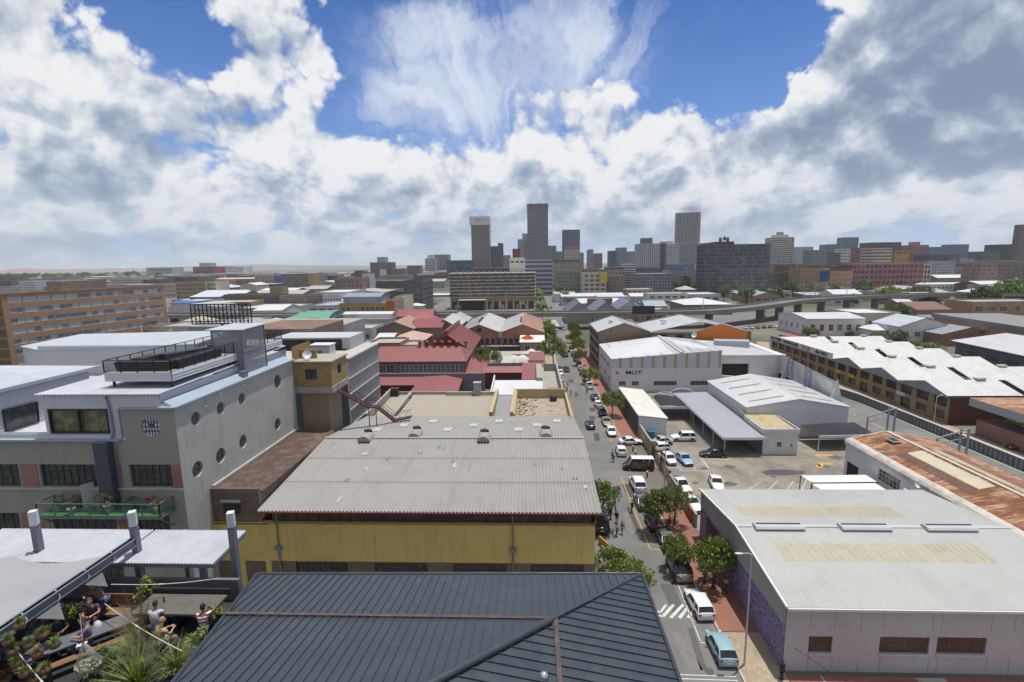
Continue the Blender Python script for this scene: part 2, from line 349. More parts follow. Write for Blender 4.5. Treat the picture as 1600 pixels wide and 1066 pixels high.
# ---------- special materials ----------
def special():
    # asphalt
    m,nt,b=nodes('asphalt'); o=coords(nt); c=mixc(nt,ramp(nt,noise(nt,o,.12,5,.65,.4),.35,.7,0,1),(.15,.147,.135),(.22,.212,.193))
    c=mixc(nt,ramp(nt,noise(nt,o,14,2),.35,.7,0,.35),c,(.09,.088,.082)); c=mixc(nt,ramp(nt,noise(nt,coords(nt,(1,.12,1)),.9,4,.7,.5),.58,.75,0,.4),c,(.08,.075,.07))
    nt.links.new(c,b.inputs[0]); b.inputs['Roughness'].default_value=.9; MT['asphalt']=m
    # concrete yard with joints
    m,nt,b=nodes('yard'); o=coords(nt); c=mixc(nt,ramp(nt,noise(nt,o,.16,5,.7,.5),.4,.65,0,1),(.27,.235,.18),(.17,.155,.13))
    c=mixc(nt,ramp(nt,noise(nt,o,1.1,5,.7),.55,.75,0,.5),c,(.11,.1,.085)); nt.links.new(c,b.inputs[0]); b.inputs['Roughness'].default_value=.88; MT['yard']=m
    # paving: brick red and buff
    for nm,c1,c2,mo,w,h in(('redpaver',(.33,.13,.085),(.25,.095,.065),(.2,.13,.1),.2,.1),('buffpaver',(.40,.32,.22),(.32,.25,.17),(.2,.17,.12),.4,.4),('cobble',(.5,.47,.4),(.36,.34,.29),(.2,.18,.15),.3,.3)):
        m,nt,b=nodes(nm); bt=N(nt,'ShaderNodeTexBrick'); o=coords(nt); nt.links.new(o,bt.inputs['Vector']); bt.inputs['Scale'].default_value=1; bt.inputs['Brick Width'].default_value=w; bt.inputs['Row Height'].default_value=h; bt.inputs['Mortar Size'].default_value=.01
        bt.inputs['Color1'].default_value=c1+(1,); bt.inputs['Color2'].default_value=c2+(1,); bt.inputs['Mortar'].default_value=mo+(1,)
        c=mixc(nt,ramp(nt,noise(nt,o,.5,5,.7,.4),.5,.75,0,.5),bt.outputs[0],mul(c2,.5)); nt.links.new(c,b.inputs[0]); b.inputs['Roughness'].default_value=.9; MT[nm]=m
    # open ground of the town
    m,nt,b=nodes('ground'); o=coords(nt); c=mixc(nt,ramp(nt,noise(nt,o,.02,6,.7,.5),.35,.65,0,1),(.12,.108,.088),(.20,.175,.13))
    c=mixc(nt,ramp(nt,noise(nt,o,.006,6,.65),.45,.56,0,.85),c,(.07,.085,.038)); nt.links.new(c,b.inputs[0]); b.inputs['Roughness'].default_value=.95; MT['ground']=m
    # rusted sheet
    m,nt,b=nodes('rust'); o=coords(nt); n1=noise(nt,coords(nt,(.5,3.2,1)),.9,6,.75,.3); n2=noise(nt,coords(nt,(.25,1.,1)),.5,4,.7)
    c=mixc(nt,ramp(nt,n1,.42,.56,0,1),(.44,.31,.22),(.28,.105,.03)); c=mixc(nt,ramp(nt,n2,.47,.62,0,.8),c,(.15,.05,.018)); nt.links.new(c,b.inputs[0]); b.inputs['Roughness'].default_value=.85; MT['rust']=m
    # painted jacaranda-coloured mural: tangled dark twigs over violet blossom
    m,nt,b=nodes('mural'); o=coords(nt); v=N(nt,'ShaderNodeTexVoronoi',feature='DISTANCE_TO_EDGE'); v.inputs['Scale'].default_value=2.6; v.inputs['Detail'].default_value=2
    ad=N(nt,'ShaderNodeVectorMath',operation='MULTIPLY_ADD'); nn=N(nt,'ShaderNodeTexNoise'); nn.inputs['Scale'].default_value=1.2; nt.links.new(o,nn.inputs['Vector']); nt.links.new(nn.outputs['Color'],ad.inputs[0]); ad.inputs[1].default_value=(.8,.8,.8); nt.links.new(o,ad.inputs[2]); nt.links.new(ad.outputs[0],v.inputs['Vector'])
    c=mixc(nt,ramp(nt,noise(nt,o,3.,4,.7),.35,.65,0,1),(.17,.12,.29),(.32,.27,.47)); c=mixc(nt,ramp(nt,v.outputs['Distance'],.0,.05,1,0),c,(.38,.36,.45)); c=mixc(nt,ramp(nt,noise(nt,o,5,3,.6,.8),.5,.66,0,.85),c,(.03,.022,.05))
    nt.links.new(c,b.inputs[0]); b.inputs['Roughness'].default_value=.8; MT['mural']=m
    # leaves
    for nm,c1,c2 in(('leaf',(.065,.12,.02),(.25,.31,.06)),('leaf_dark',(.04,.08,.018),(.14,.20,.045)),('leaf_olive',(.15,.19,.06),(.24,.27,.10)),('leaf_pale',(.17,.24,.06),(.27,.32,.10)),('straw',(.24,.17,.07),(.33,.25,.11))):
        m,nt,b=nodes(nm); o=coords(nt); c=mixc(nt,ramp(nt,noise(nt,o,2.2,3,.6),.35,.65,0,1),c1,c2); c=rnd(nt,c,.18); nt.links.new(c,b.inputs[0]); b.inputs['Roughness'].default_value=.6
        try: b.inputs['Subsurface Weight'].default_value=0
        except: pass
        tr=N(nt,'ShaderNodeBsdfTranslucent'); nt.links.new(c,tr.inputs[0]); mx=nt.nodes.new('ShaderNodeMixShader'); mx.inputs[0].default_value=.25; nt.links.new(b.outputs[0],mx.inputs[1]); nt.links.new(tr.outputs[0],mx.inputs[2]); nt.links.new(mx.outputs[0],nt.nodes['Material Output'].inputs[0]); MT[nm]=m
special()
def paint(nm,c,rough=.35):                       # car and metal paint
    if nm in MT: return MT[nm]
    m,nt,b=nodes(nm); o=coords(nt); col=mixc(nt,ramp(nt,noise(nt,o,2,4),.5,.8,0,.15),c,mul(c,.6)); nt.links.new(col,b.inputs[0]); b.inputs['Roughness'].default_value=rough; b.inputs['Coat Weight'].default_value=.6; b.inputs['Coat Roughness'].default_value=.08; MT[nm]=m; return m
BARK=mat('bark',(.12,.09,.065),.95,dirt=.5,ds=4); WHITE=mat('white_paint',(.64,.64,.635),.6,dirt=.22,ds=.7,streak=.2); STEEL=mat('grey_steel',(.17,.19,.22),.5,.2,dirt=.2)
BLACKM=mat('black_steel',(.02,.02,.024),.5,dirt=.1); GLASS=glass('glass'); GLASSC=glass('glass_curtain',cur=.35); GALV=mat('galvanised',(.47,.49,.51),.45,.1,dirt=.25,ds=.5,streak=.2)
CONC=mat('concrete',(.36,.34,.30),.9,dirt=.5,ds=.5,streak=.4); CONCL=mat('concrete_light',(.48,.45,.39),.9,dirt=.35,ds=.5,streak=.3); DARKIN=mat('dark_interior',(.03,.028,.026),.9,dirt=.1)
RUBBER=mat('rubber',(.02,.02,.02),.9,dirt=.1); YEL=mat('road_yellow',(.55,.33,.05),.8,dirt=.6,ds=2); LINE=mat('road_white',(.6,.6,.57),.8,dirt=.6,ds=2)
REDB=brick('brick_red',(.27,.11,.07)); ORB=brick('brick_orange',(.40,.21,.085)); BRB=brick('brick_brown',(.19,.11,.07)); TANB=brick('brick_tan',(.36,.25,.13)); FRW=mat('white_frame',(.7,.7,.68),.5); FRD=mat('dark_frame',(.06,.065,.07),.5); FRR=mat('rust_frame',(.13,.05,.035),.7,dirt=.5,ds=3)
# ---------- the ground, roads, pavements ----------
g=MB(); R_=16000; g.face([(-R_,-400,0),(R_,-400,0),(R_,R_,0),(-R_,R_,0)]); structure(g,'ground',MT['ground'])
def sheet(name,poly,z,m,kind='structure'):
    b=MB(); b.face([(p[0],p[1],z) for p in poly]); return setp(b.build(name,m),kind=kind)
KR=17.0; KL=8.6
sheet('road',[(5.2,5),(KR,5),(KR,262),(KL,262),(5.2,200)],.004,MT['asphalt'])
sheet('road',[(0,262.2),(27,262.2),(24,900),(10,900)],.004,MT['asphalt'])
sheet('yard',[(20.8,60),(78,60),(78,119),(60,129),(20.8,129)],.004,MT['yard'])
sheet('side_street',[(63,40),(78.3,40),(78.3,119),(74.3,140),(73,170),(84,200),(112,262),(150,330),(116,330),(90,262),(66.5,205),(66.5,120),(62,95)],.008,MT['asphalt'])
# pavements: raised slabs with a kerb
def pave(name,poly,z,m,mk):
    b=MB(); b.prism([(p[0],p[1]) for p in poly],0,z,1,0); return structure(b,name,[m,mk])
KM=mat('kerb_stone',(.46,.42,.34),.9,dirt=.4)
b=MB(); 
for a,c in((5,31.4),(31.5,45),(45.1,57),(57.1,70),(80.5,84.5),(92,130),(130.1,200),(200.1,258)): b.box((KR+.09,(a+c)/2,.07),(.18,c-a,.15))
structure(b,'kerb',KM)
pave('pavement',[(KR+.2,5),(20.7,5),(20.7,42),(KR+.2,42)],.13,MT['buffpaver'],KM)
pave('pavement',[(KR+.2,42.1),(20.7,42.1),(20.7,70),(KR+.2,70)],.13,MT['redpaver'],KM)
pave('pavement',[(KR+.2,79),(20.7,79),(20.7,84.5),(KR+.2,84.5)],.13,MT['redpaver'],KM)
pave('pavement',[(KR+.2,92.5),(20.7,92.5),(20.7,258),(KR+.2,258)],.13,MT['redpaver'],KM)
pave('pavement',[(5.5,50),(8.4,66),(8.6,258),(4.6,258),(4.6,50)],.13,MT['buffpaver'],KM)
pave('pavement',[(20.8,30.5),(60,30.5),(60,37.3),(20.8,37.3)],.11,MT['redpaver'],KM)
for x in(31.0,40.6): sheet('pavement_band',[(x,30.6),(x+2.3,30.6),(x+2.3,37.2),(x,37.2)],.118,MT['cobble'])
sheet('pavement_band',[(23.4,30.6),(23.6,30.6),(23.6,37.2),(23.4,37.2)],.118,MT['cobble'])
pave('pavement',[(78.9,79),(79.4,79),(79.4,119),(74,140),(72,180),(71,180),(73,140),(78.5,119)],.12,CONC,KM)
sheet('side_street',[P(x,y)[:2] for x,y in((1262,508),(1310,511),(1440,534),(1375,537),(1325,526),(1296,517))],.008,MT['asphalt'])
pave('pavement',[(79.5,55),(84.7,55),(84.7,178),(98,208),(94,210),(76,170),(77,140),(79.5,119)],.12,MT['buffpaver'],KM)
pave('plaza',[P(x,y)[:2] for x,y in((1217,531),(1235,536),(1330,533),(1292,517),(1243,507))],.12,MT['redpaver'],KM)
sheet('plaza',[(15,268),(-60,268),(-66,300),(14,296)],.006,CONCL)
sheet('street',[(-82,262),(-66,262),(-60,900),(-78,900)],.010,MT['asphalt'])
# markings
def mark(name,pts,w,m,label,z=.012):
    b=MB()
    for a,c in pts:
        a,c=V((a[0],a[1],z)),V((c[0],c[1],z)); d=(c-a).normalized(); n=V((-d.y,d.x,0))*(w/2); b.face([a-n,c-n,c+n,a+n])
    return setp(b.build(name,m),kind='structure')
ya=[((13.9,55.6),(14.0,76)),((14.0,76),(15.4,76)),((13.9,55.6),(15.2,55.6))]
mark('road_marking',ya,.14,YEL,'')
mark('road_marking',[((15.0,92),(15.4,120)),((15.4,120),(15.2,150)),((9.4,72),(9.0,92)),((9.0,96),(9.2,120)),((14.9,150),(14.9,230))],.12,YEL,'')
mark('road_marking',[((9.0,86),(10.2,86)),((8.9,92.5),(10.,92.5)),((9.2,68.6),(10.,68.6))],.1,YEL,'')
Q_=lambda *v:[(P(a,b_),P(c,d_)) for a,b_,c,d_ in v]
mark('crossing_marking',Q_((1035.5,964,1052.5,945),(1048,965.5,1067.6,945),(1061.6,966,1073,951),(1075,965.5,1083,955)),.3,LINE,'')
mark('crossing_marking',Q_((1024,955,1032,957),(1032,957,1041,945),(1027,961,1036,964)),.22,LINE,'')
mark('road_marking',[((9.6,44.9),(9.0,43.3)),((9.0,43.3),(10.0,41.6)),((6,37.3),(16.6,37.1)),((5.2,36.9),(16.6,36.7)),((14.9,40.8),(16.9,40.8)),((15.,41),(15.4,52.))],.09,LINE,'')
# bay lines and arrows in the yard
L0=[(P(a,b_),P(c,d_)) for a,b_,c,d_ in((1064,736,1110,736),(1050,720,1066,736),(1075,718,1088,735),(1094,712,1110,735),(1094,716,1140,719),(1110,735,1093,716),(1190,752,1165,768),(1215,752,1198,768),(1240,752,1228,768),(1262,745,1252,768))]
mark('bay_marking',L0,.1,LINE,'')
def arrow(x,y,s):
    b=MB(); 
    for pts in s: b.face([(x+p[0],y+p[1],.014) for p in pts])
    return setp(b.build('arrow_marking',YEL),kind='structure')
q=P(1287,712); arrow(q.x,q.y,[[(-1.6,0),(-.6,-.8),(-.6,.8)],[(-.6,-.35),(1.7,-.2),(1.7,.5),(-.6,.35)]])
q=P(1285,726); arrow(q.x,q.y,[[(-1.8,-.9),(-.9,-1.6),(-.4,.2)],[(-1.1,-.6),(-.7,-1.1),(.3,.0),(2.0,.1),(2.0,.8),(-.2,.7)]])
sheet('stain',[(p.x,p.y) for p in [P(x,y) for x,y in((1190,737),(1205,734),(1230,734),(1258,737),(1256,741),(1225,743),(1196,742))]],.010,mat('oil_stain',(.07,.065,.06),.6))
mark('side_street_line',[((70.5,112-9*k),(70.6,108-9*k)) for k in range(5)],.12,LINE,'',.014)
mark('side_street_line',[((77.7,118),(77.7,60)),((108,256),(84,206)),((84,206),(73,178)),((100,262),(76,206))],.12,LINE,'',.014)
# manhole covers
for x,y in((14.6,37.6),(10.6,52.5),(12,36)):
    b=MB(); b.lathe((x,y,.006),[(.38,0),(.38,.006)],16); thing1(b,'manhole_cover',mat('iron_cover',(.08,.075,.07),.7),{14.6:'round iron manhole cover beside the light blue hatchback',10.6:'round iron manhole cover near the yellow barrier',12:'round iron manhole cover at the near end of the road'}[x],'manhole cover')

random.seed(3)
for i in range(26):
    x=random.uniform(9.5,15.5); y=random.uniform(34,200); w=random.uniform(.5,1.6); l=random.uniform(1.,7.); a=random.uniform(-.08,.08)
    sheet('road_patch',[(x,y),(x+w,y+.1),(x+w+a*l,y+l),(x+a*l,y+l*.97)],.0075,mat('tar_patch_%d'%(i%3),((.075,.072,.068),(.11,.107,.1),(.19,.182,.165))[i%3],.9,dirt=.5,ds=1.5))
for i in range(14):
    q=P(random.uniform(1080,1320),random.uniform(700,765),0); r=random.uniform(.4,1.8); sheet('yard_patch',[(q.x+r*random.uniform(.6,1.3)*math.cos(k),q.y+r*random.uniform(.5,1.)*math.sin(k)) for k in range(6)],.009,mat('yard_stain_%d'%(i%2),((.12,.105,.085),(.3,.27,.21))[i%2],.9,dirt=.6,ds=1.5))
# ================= beige warehouse with the violet mural =================
BEI=mat('beige_sheet',(.47,.47,.44),.5,.0,dirt=.2,ds=.12,streak=.15,sx=(2.5,.15,1)); SKY=mat('skylight_sheet',(.50,.45,.29),.5,dirt=.4,ds=.8,fine=.2)
LILAC=mat('lilac_wall',(.47,.46,.46),.85,dirt=.22,ds=.3,streak=.15); 
def beige():
    t=empty('warehouse',(33,48,0),'beige corrugated roof warehouse with violet mural side wall and three roof vents','warehouse')
    X0,X1,Y0,Y1,ze,zr,ym=20.7,47.2,37.8,58.6,6.1,7.35,48.
    # front wall with barred windows
    hs=[(1.95,3.85,1.75,3.25),(7.65,11.6,1.8,3.3),(12.2,16.1,1.85,3.35)]
    b=MB(); wall(b,(X0,Y0),(X1,Y0),0,ze-.05,hs,.22); wall(b,(X1,Y0),(X1,Y1),0,ze); wall(b,(X1,Y1),(X0,Y1),0,ze)
    for x in[X0+q for q in(2.0,3.95,6.05,7.8,11.7,12.4,16.3,18.1,22,26)]: b.box((x,Y0-.004,5.+.0),(.03,.016,2.),1) if 1 else 0; b.box((x,Y0-.004,.8),(.03,.016,1.6),1)
    b.build('front_wall',[LILAC,mat('joint',(.28,.26,.28),.9)],t)
    bars=[]
    for i,h in enumerate(hs):
        w=window(t,(X0,Y0),(X1,Y0),0,h,4 if i else 2,2,FRD,glass('glass_brown',(.06,.035,.025),.3),.2,.06,sub=True)
        g=MB(); x0=X0+h[0]; 
        n=int((h[1]-h[0])/.17)
        for k in range(1,n): g.box((x0+(h[1]-h[0])*k/n,Y0+.06,(h[2]+h[3])/2),(.022,.02,h[3]-h[2]))
        for k in range(1,8): g.box((x0+(h[1]-h[0])/2,Y0+.06,h[2]+(h[3]-h[2])*k/8),(h[1]-h[0],.02,.022))
        g.build('window_grille',mat('grille_brown',(.25,.14,.09),.7),t)
        s=MB(); s.box((X0+(h[0]+h[1])/2,Y0-.05,h[2]-.06),(h[1]-h[0]+.1,.22,.1)); s.build('sill',mat('sill',(.55,.55,.58),.8),t)
    for x,w in():
        s=MB(); s.slab([V((X0+x,Y0-.04,2.5)),V((X0+x+w,Y0-.04,2.5)),V((X0+x+w,Y0-.5,1.85)),V((X0+x,Y0-.5,1.85))][::-1],.03); s.build('open_casement',[FRD],t)
    # mural wall below, cladding above following the gable
    m=MB(); m.face([(X0-.02,Y1,0),(X0-.02,Y0,0),(X0-.02,Y0,4.2),(X0-.02,Y1,4.2)]); m.build('mural_wall',MT['mural'],t)
    m=MB()
    n=150
    rows=[[],[]]
    for i in range(n*2+1):
        y=Y0+(Y1-Y0)*i/(2*n); zt=ze+(zr-ze)*(1-abs(y-ym)/(ym-Y0))-.05; x=X0-.05-.04*(i%2); rows[0].append((x,y,4.15)); rows[1].append((x,y,zt))
    m.grid(rows,0,False,flip=True); m.build('side_cladding',mat('cladding_grey',(.40,.395,.37),.6,dirt=.25,streak=.2),t)
    g=MB(); g.box((X0-.06,54.,2.2),(.1,4.4,3.4),0); g.build('mural_figure_panel',mat('mural_figure',(.11,.05,.06),.8,dirt=.8,ds=1.2,dc=(.01,.01,.02)),t)
    # roof: two corrugated slopes with translucent strips
    r=MB(); o=.35; P_=.21
    r.corr((X0-.12,Y0-o,ze-.02),(X1,Y0-o,ze-.02),(X1,ym,zr),(X0-.12,ym,zr),P_,.045,seg=6)
    r.corr((X0-.12,ym,zr),(X1,ym,zr),(X1,Y1+o,ze-.02),(X0-.12,Y1+o,ze-.02),P_,.045,seg=6)
    r.box(((X0+X1)/2,ym,zr+.03),(X1-X0+.2,.5,.04))
    r.build('roof',BEI,t)
    sl=lambda y:(ze-.02+(zr-ze+.02)*(y-Y0+o)/(ym-Y0+o)) if y<ym else zr-(zr-ze+.02)*(y-ym)/(Y1+o-ym)
    for ya,yb,xa,xb in((42.9,44.2,23.3,41.5),(44.3,45.4,23.3,41.5),(50.4,53.2,22.5,39.)):
        s=MB(); x=X0-.12+round((xa-X0)/P_)*P_
        while x<xb:
            s.corr((x,ya,sl(ya)+.012),(x+2*P_,ya,sl(ya)+.012),(x+2*P_,yb,sl(yb)+.012),(x,yb,sl(yb)+.012),P_,.045,seg=6); x+=3*P_
        s.build('skylight_strip',SKY,t)
    tr=MB(); tr.box(((X0+X1)/2,Y0-o-.05,ze-.14),(X1-X0+.3,.16,.2)); tr.build('gutter',mat('trim_cream',(.66,.65,.6),.6,dirt=.15),t)
    tr=MB()
    for a,c in(((Y0-o,ze),(ym,zr)),((ym,zr),(Y1+o,ze))): tr.bar((X0-.2,a[0],a[1]-.02),(X0-.2,c[0],c[1]-.02),.16,.2)
    tr.build('barge_board',mat('trim_cream',(.66,.65,.6)),t)
    for x in(24.6,33.0,41.2):
        v=MB(); prof=[(-.5,.05),(-.56,.2),(-.4,.36),(-.2,.4),(.2,.4),(.4,.36),(.56,.2),(.5,.05)]
        x0,x1=x-2.4,x+2.4
        v.grid([[(xx,ym-.35+p[0],zr+p[1]-.05) for p in prof] for xx in(x0,x1)],0,False,flip=True)
        for xx,fl in((x0,0),(x1,1)):
            f=[(xx,ym-.35+p[0],zr+p[1]-.05) for p in prof]; v.face(f if fl else f[::-1])
        v.box((x,ym-.2,zr+.36),(4.4,.22,.03),1)
        v.build('roof_vent',[mat('vent_grey',(.45,.46,.47),.5,dirt=.2),DARKIN],t)
beige()
# ================= rusted roof warehouse =================
def rusty():
    X0,X1,Y0,Y1,ze,zr=49.3,62.5,30.,77.1,5.6,7.1; xm=55.5
    t=empty('warehouse',(X0,77,0),'long warehouse with rusted orange sheet roof and pale rounded eave','warehouse')
    b=MB(); wall(b,(X0,Y1),(X0,Y0),0,ze-.5,[(7.5,11.8,2.6,4.4),(0.6,3.4,0,2.6)],.2); wall(b,(X1,Y1),(X0,Y1),0,ze-.1); wall(b,(X1,Y0),(X1,Y1),0,ze)
    b.face([(X1,Y1,ze-.1),(xm,Y1,zr-.1),(X0,Y1,ze-.1)]); b.build('wall',WHITE,t)
    window(t,(X0,Y1),(X0,Y0),0,(7.5,11.8,2.6,4.4),6,3,FRW,GLASS,.16,.07,sub=True)
    d=MB(); d.box((X0+.15,Y1-2,1.3),(.06,2.8,2.6)); d.build('door',DARKIN,t)
    r=MB(); r.corr((X0+.9,Y1+.2,ze+.42),(X0+.9,Y0,ze+.42),(xm,Y0,zr),(xm,Y1+.2,zr),.3,.045,seg=6); r.corr((xm,Y1+.2,zr),(xm,Y0,zr),(X1+.2,Y0,ze+.1),(X1+.2,Y1+.2,ze+.1),.3,.045,seg=6)
    r.build('roof',MT['rust'],t)
    # rounded eave of curved ribs
    e=MB(); n=int((Y1-Y0)/.32)
    prof=[(X0+1.0,ze+.45),(X0+.6,ze+.42),(X0+.2,ze+.25),(X0-.08,ze-.05),(X0-.15,ze-.5)]
    rows=[]
    for i in range(n*2+1):
        y=Y1+.2-(Y1-Y0)*i/(2*n); k=.05*(i%2); rows.append([(px-k*.9,y,pz+k*(.6 if j<3 else 0)) for j,(px,pz) in enumerate(prof)])
    e.grid(rows,0,False,flip=True); e.build('curved_eave',mat('eave_cream',(.58,.54,.47),.7,dirt=.5,ds=.6,dc=(.2,.1,.06),streak=.4),t)
    c=MB(); c.bar((xm,Y1+.2,zr+.05),(xm,Y0,zr+.05),.5,.06); c.build('ridge_cap',mat('ridge_grey',(.5,.47,.42),.7,dirt=.4,ds=1),t)
    c=MB(); c.bar((X0-.1,Y1+.25,ze+.0),(X0+1,Y1+.25,ze+.45),.12,.2); c.bar((X0+1,Y1+.25,ze+.45),(xm,Y1+.25,zr),.12,.2); c.bar((xm,Y1+.25,zr),(X1+.2,Y1+.25,ze+.1),.12,.2); c.build('barge_board',WHITE,t)
    for poly,nm,mt in (([(51.5,69.5),(51.5,58.),(52.9,58.),(52.9,69.5)],'patched_sheet',mat('sheet_brown',(.14,.075,.05),.8,dirt=.4)),([(53.,69.5),(53.,58.),(54.9,58.),(54.9,69.5)],'skylight_strip',mat('sheet_cream',(.52,.47,.33),.7,dirt=.3)),
                 ([(56.8,70.5),(56.8,55.),(58.2,55.),(58.2,70.5)],'skylight_strip',mat('sheet_cream',(.52,.47,.33))),([(58.3,70.5),(58.3,50.),(60.2,50.),(60.2,70.5)],'patched_sheet',mat('sheet_brown',(.14,.075,.05)))):
        s=MB(); zf=lambda x:(ze+.42+(zr-ze-.42)*(x-X0-.9)/(xm-X0-.9) if x<xm else zr+(ze+.1-zr)*(x-xm)/(X1+.2-xm))+.03
        (a,b_),(c,_)=poly[0],poly[2]; yb=poly[1][1]
        s.corr((a,b_,zf(a)),(a,yb,zf(a)),(c,yb,zf(c)),(c,b_,zf(c)),.3,.04,seg=6); s.build(nm,mt,t)
    for x,y in((53.8,73.5),(54.,52.)):
        s=MB(); z=7.05; s.box((x,y,z),(1.3,1.9,.18),0); s.box((x,y,z+.1),(1.,1.5,.03),1); s.build('roof_hatch',[mat('hatch_grey',(.4,.4,.38),.7),DARKIN],t)
    a=MB(); a.box((X0-.35,63.4,3.55),(.4,1.1,.8)); a.lathe((X0-.56,63.4,3.55),[(.0,0),(.0,.01)],8); 
    thing1(a,'air_conditioner',mat('ac_white',(.7,.7,.68),.5),'white air conditioner box on the side of the rusted roof warehouse','air conditioner')
    a=MB(); dish(a,V((X0-.1,62.,5.3)),.42,V((-.7,-.5,.5))); thing1(a,'satellite_dish',mat('dish_white',(.72,.72,.7),.5),'small white satellite dish on the pale rounded eave','satellite dish')
def dish(a,c,r,n):
    n=V(n).normalized(); x=n.orthogonal().normalized(); y=n.cross(x); rows=[]
    for k in range(5):
        q=k/4; rows.append([c+n*(q*q*r*.35)+(x*math.cos(2*PI*i/18)+y*math.sin(2*PI*i/18))*(max(q,.02)*r) for i in range(18)])
    a.grid(rows,0,True,True); a.grid([[p-n*.02 for p in rw] for rw in rows],0,True,True,flip=True)
    a.bar(c-n*.03,c-n*.35-V((0,0,.3)),.05); a.bar(c-y*r*.9+n*r*.3,c+n*r*.95,.025); a.box(tuple(c+n*r*.95),(.08,.08,.1))
rusty()
# ================= white building with carport between (yard) =================
def canopies():
    t=empty('carport',(24,68,0),'pale corrugated double carport roof in front of the rusted roof warehouse','carport')
    SH=mat('pale_sheet',(.70,.70,.64),.5,dirt=.15)
    for a,b_,c,d_,z in((1251,743,1353,742,2.9),(1268,756,1368,755,2.7)):
        p0=P(a,b_,z); p1=P(c,d_,z); r=MB(); p3=P(a+18,b_+11,z-.1); p2=P(c+18,d_+11,z-.1); r.corr(p3,p2,p1,p0,.2,.02); r.build('roof_sheet',SH,t)
        for q in(p3,p2,p1,p0):
            k=MB(); k.box((q.x,q.y,z/2),(.1,.1,z-.06)); k.build('post',BLACKM,t)
        k=MB(); k.bar(p0-V((0,0,.12)),p1-V((0,0,.12)),.1,.16); k.bar(p3-V((0,0,.12)),p2-V((0,0,.12)),.1,.16); k.build('beam',BLACKM,t)
canopies()
def mot():
    X0,X1,Y0,Y1=20.8,49.,129.,153.
    t=empty('showroom',(X0,Y0,0),'white warehouse beside the street with metal upper band of gold stripes','warehouse')
    zl=8.8; zr=10.9
    b=MB(); H1=6.4
    hs=[(1.9,3.8,1.6,2.9),(5.3,7.2,1.6,2.9),(11.,17.,1.6,2.9),(20.5,26.5,1.6,2.9)]
    wall(b,(X0,Y0),(X1,Y0),0,H1,hs,.2); wall(b,(X0,Y1),(X0,Y0),0,zl,[(3+6*k,7.4+6*k,5.4,6.8) for k in range(3)]+[(3+8*k,6+8*k,2,3.4) for k in range(3)],.2)
    b.face([(X0,Y0,H1),(X1,Y0,H1),(X1,Y0,H1+.01),(X0,Y0,H1+.01)])
    b.prism([(X1,Y0+.0),(X1+.3,Y0+1),(X1+.3,Y1),(X1,Y1)],0,9.5); wall(b,(X1,Y1),(X0,Y1),0,zl)
    b.build('wall',WHITE,t)
    for h in hs: window(t,(X0,Y0),(X1,Y0),0,h,8 if h[1]-h[0]>3 else 4,1,FRW,GLASS,.15,.08)
    for k in range(3): window(t,(X0,Y1),(X0,Y0),0,(3+6*k,7.4+6*k,5.4,6.8),4,1,FRW,GLASS,.15,.07)
    for k in range(3): window(t,(X0,Y1),(X0,Y0),0,(3+8*k,6+8*k,2,3.4),3,1,FRW,GLASS,.15,.07)
    # clad band, wedge shaped
    MC=mat('band_grey',(.52,.53,.55),.5,.2,dirt=.15,streak=.15); u=MB()
    zt=lambda x:zl+(zr-zl)*(x-X0)/(X1-X0)
    n=60
    u.grid([[(X0+(X1-X0)*i/n,Y0-.06-.03*(i%2),H1) for i in range(n+1)],[(X0+(X1-X0)*i/n,Y0-.06-.03*(i%2),zt(X0+(X1-X0)*i/n)) for i in range(n+1)]],0,False)
    u.build('metal_band',MC,t)
    for k in range(10):
        x=X0+2.2+k*2.85; s=MB(); s.box((x,Y0-.12,(H1+zt(x))/2-.05),(.62,.05,zt(x)-H1-.3)); s.build('gold_stripe',mat('gold_stripe',(.38,.33,.17),.6,dirt=.2),t)
    # roof: shallow slopes with ribs, central gutter
    RW=mat('white_roof',(.62,.62,.61),.45,.0,dirt=.2,ds=.2,streak=.15); r=MB(); y0=Y0-.3
    A_=[V((X0-.2,y0,zl+.1)),V((X0+18,y0,zr+.15-.9)),V((X0+18,Y1,zr+.25)),V((X0-.2,Y1,zl+.1))]
    A_[1].z=zt(X0+18)+.15
    B_=[A_[1],V((X1+.2,y0,zr+.15)),V((X1+.2,Y1,zr-.7)),A_[2]]
    for q in(A_,B_): r.slab(q,.2); r.rib(q,(0,1,0),.75,.08,.07)
    r.build('roof',RW,t)
    for k in range(5):
        for q in(A_,B_):
            u=(k+.5)/5; s=MB(); w=.9/abs(q[1].x-q[0].x); up=V((0,0,.03)); s.face([q[0].lerp(q[1],u)+up,q[0].lerp(q[1],u+w)+up,q[3].lerp(q[2],u+w)+up,q[3].lerp(q[2],u)+up]); s.build('roof_light',mat('roof_light_grey',(.42,.42,.40),.6,dirt=.4),t)
    g=MB(); g.bar(A_[1]+V((0,0,.15)),A_[2]+V((0,0,.15)),.9,.3); g.build('ridge_vent',mat('vent_grey',(.45,.46,.47)),t)
    # lettering and mark
    def word(txt,x,z,s,nm,mt,y=Y0-.03):
        cu=bpy.data.curves.new(nm,'FONT'); cu.body=txt; cu.size=s; cu.extrude=.02; cu.offset=.02*s; o=bpy.data.objects.new(nm,cu); COL.objects.link(o); dg=bpy.context.evaluated_depsgraph_get(); me=bpy.data.meshes.new_from_object(o.evaluated_get(dg)); bpy.data.objects.remove(o)
        me.materials.clear(); me.materials.append(mt); return me
    me=word('MOT',0,0,1.35,'lettering',BLACKM); o=bpy.data.objects.new('lettering',me); COL.objects.link(o); o.parent=t; o.location=(3.6,-.04,4.75); o.rotation_euler=(PI/2,0,0); o.scale=(1.45,1,1)
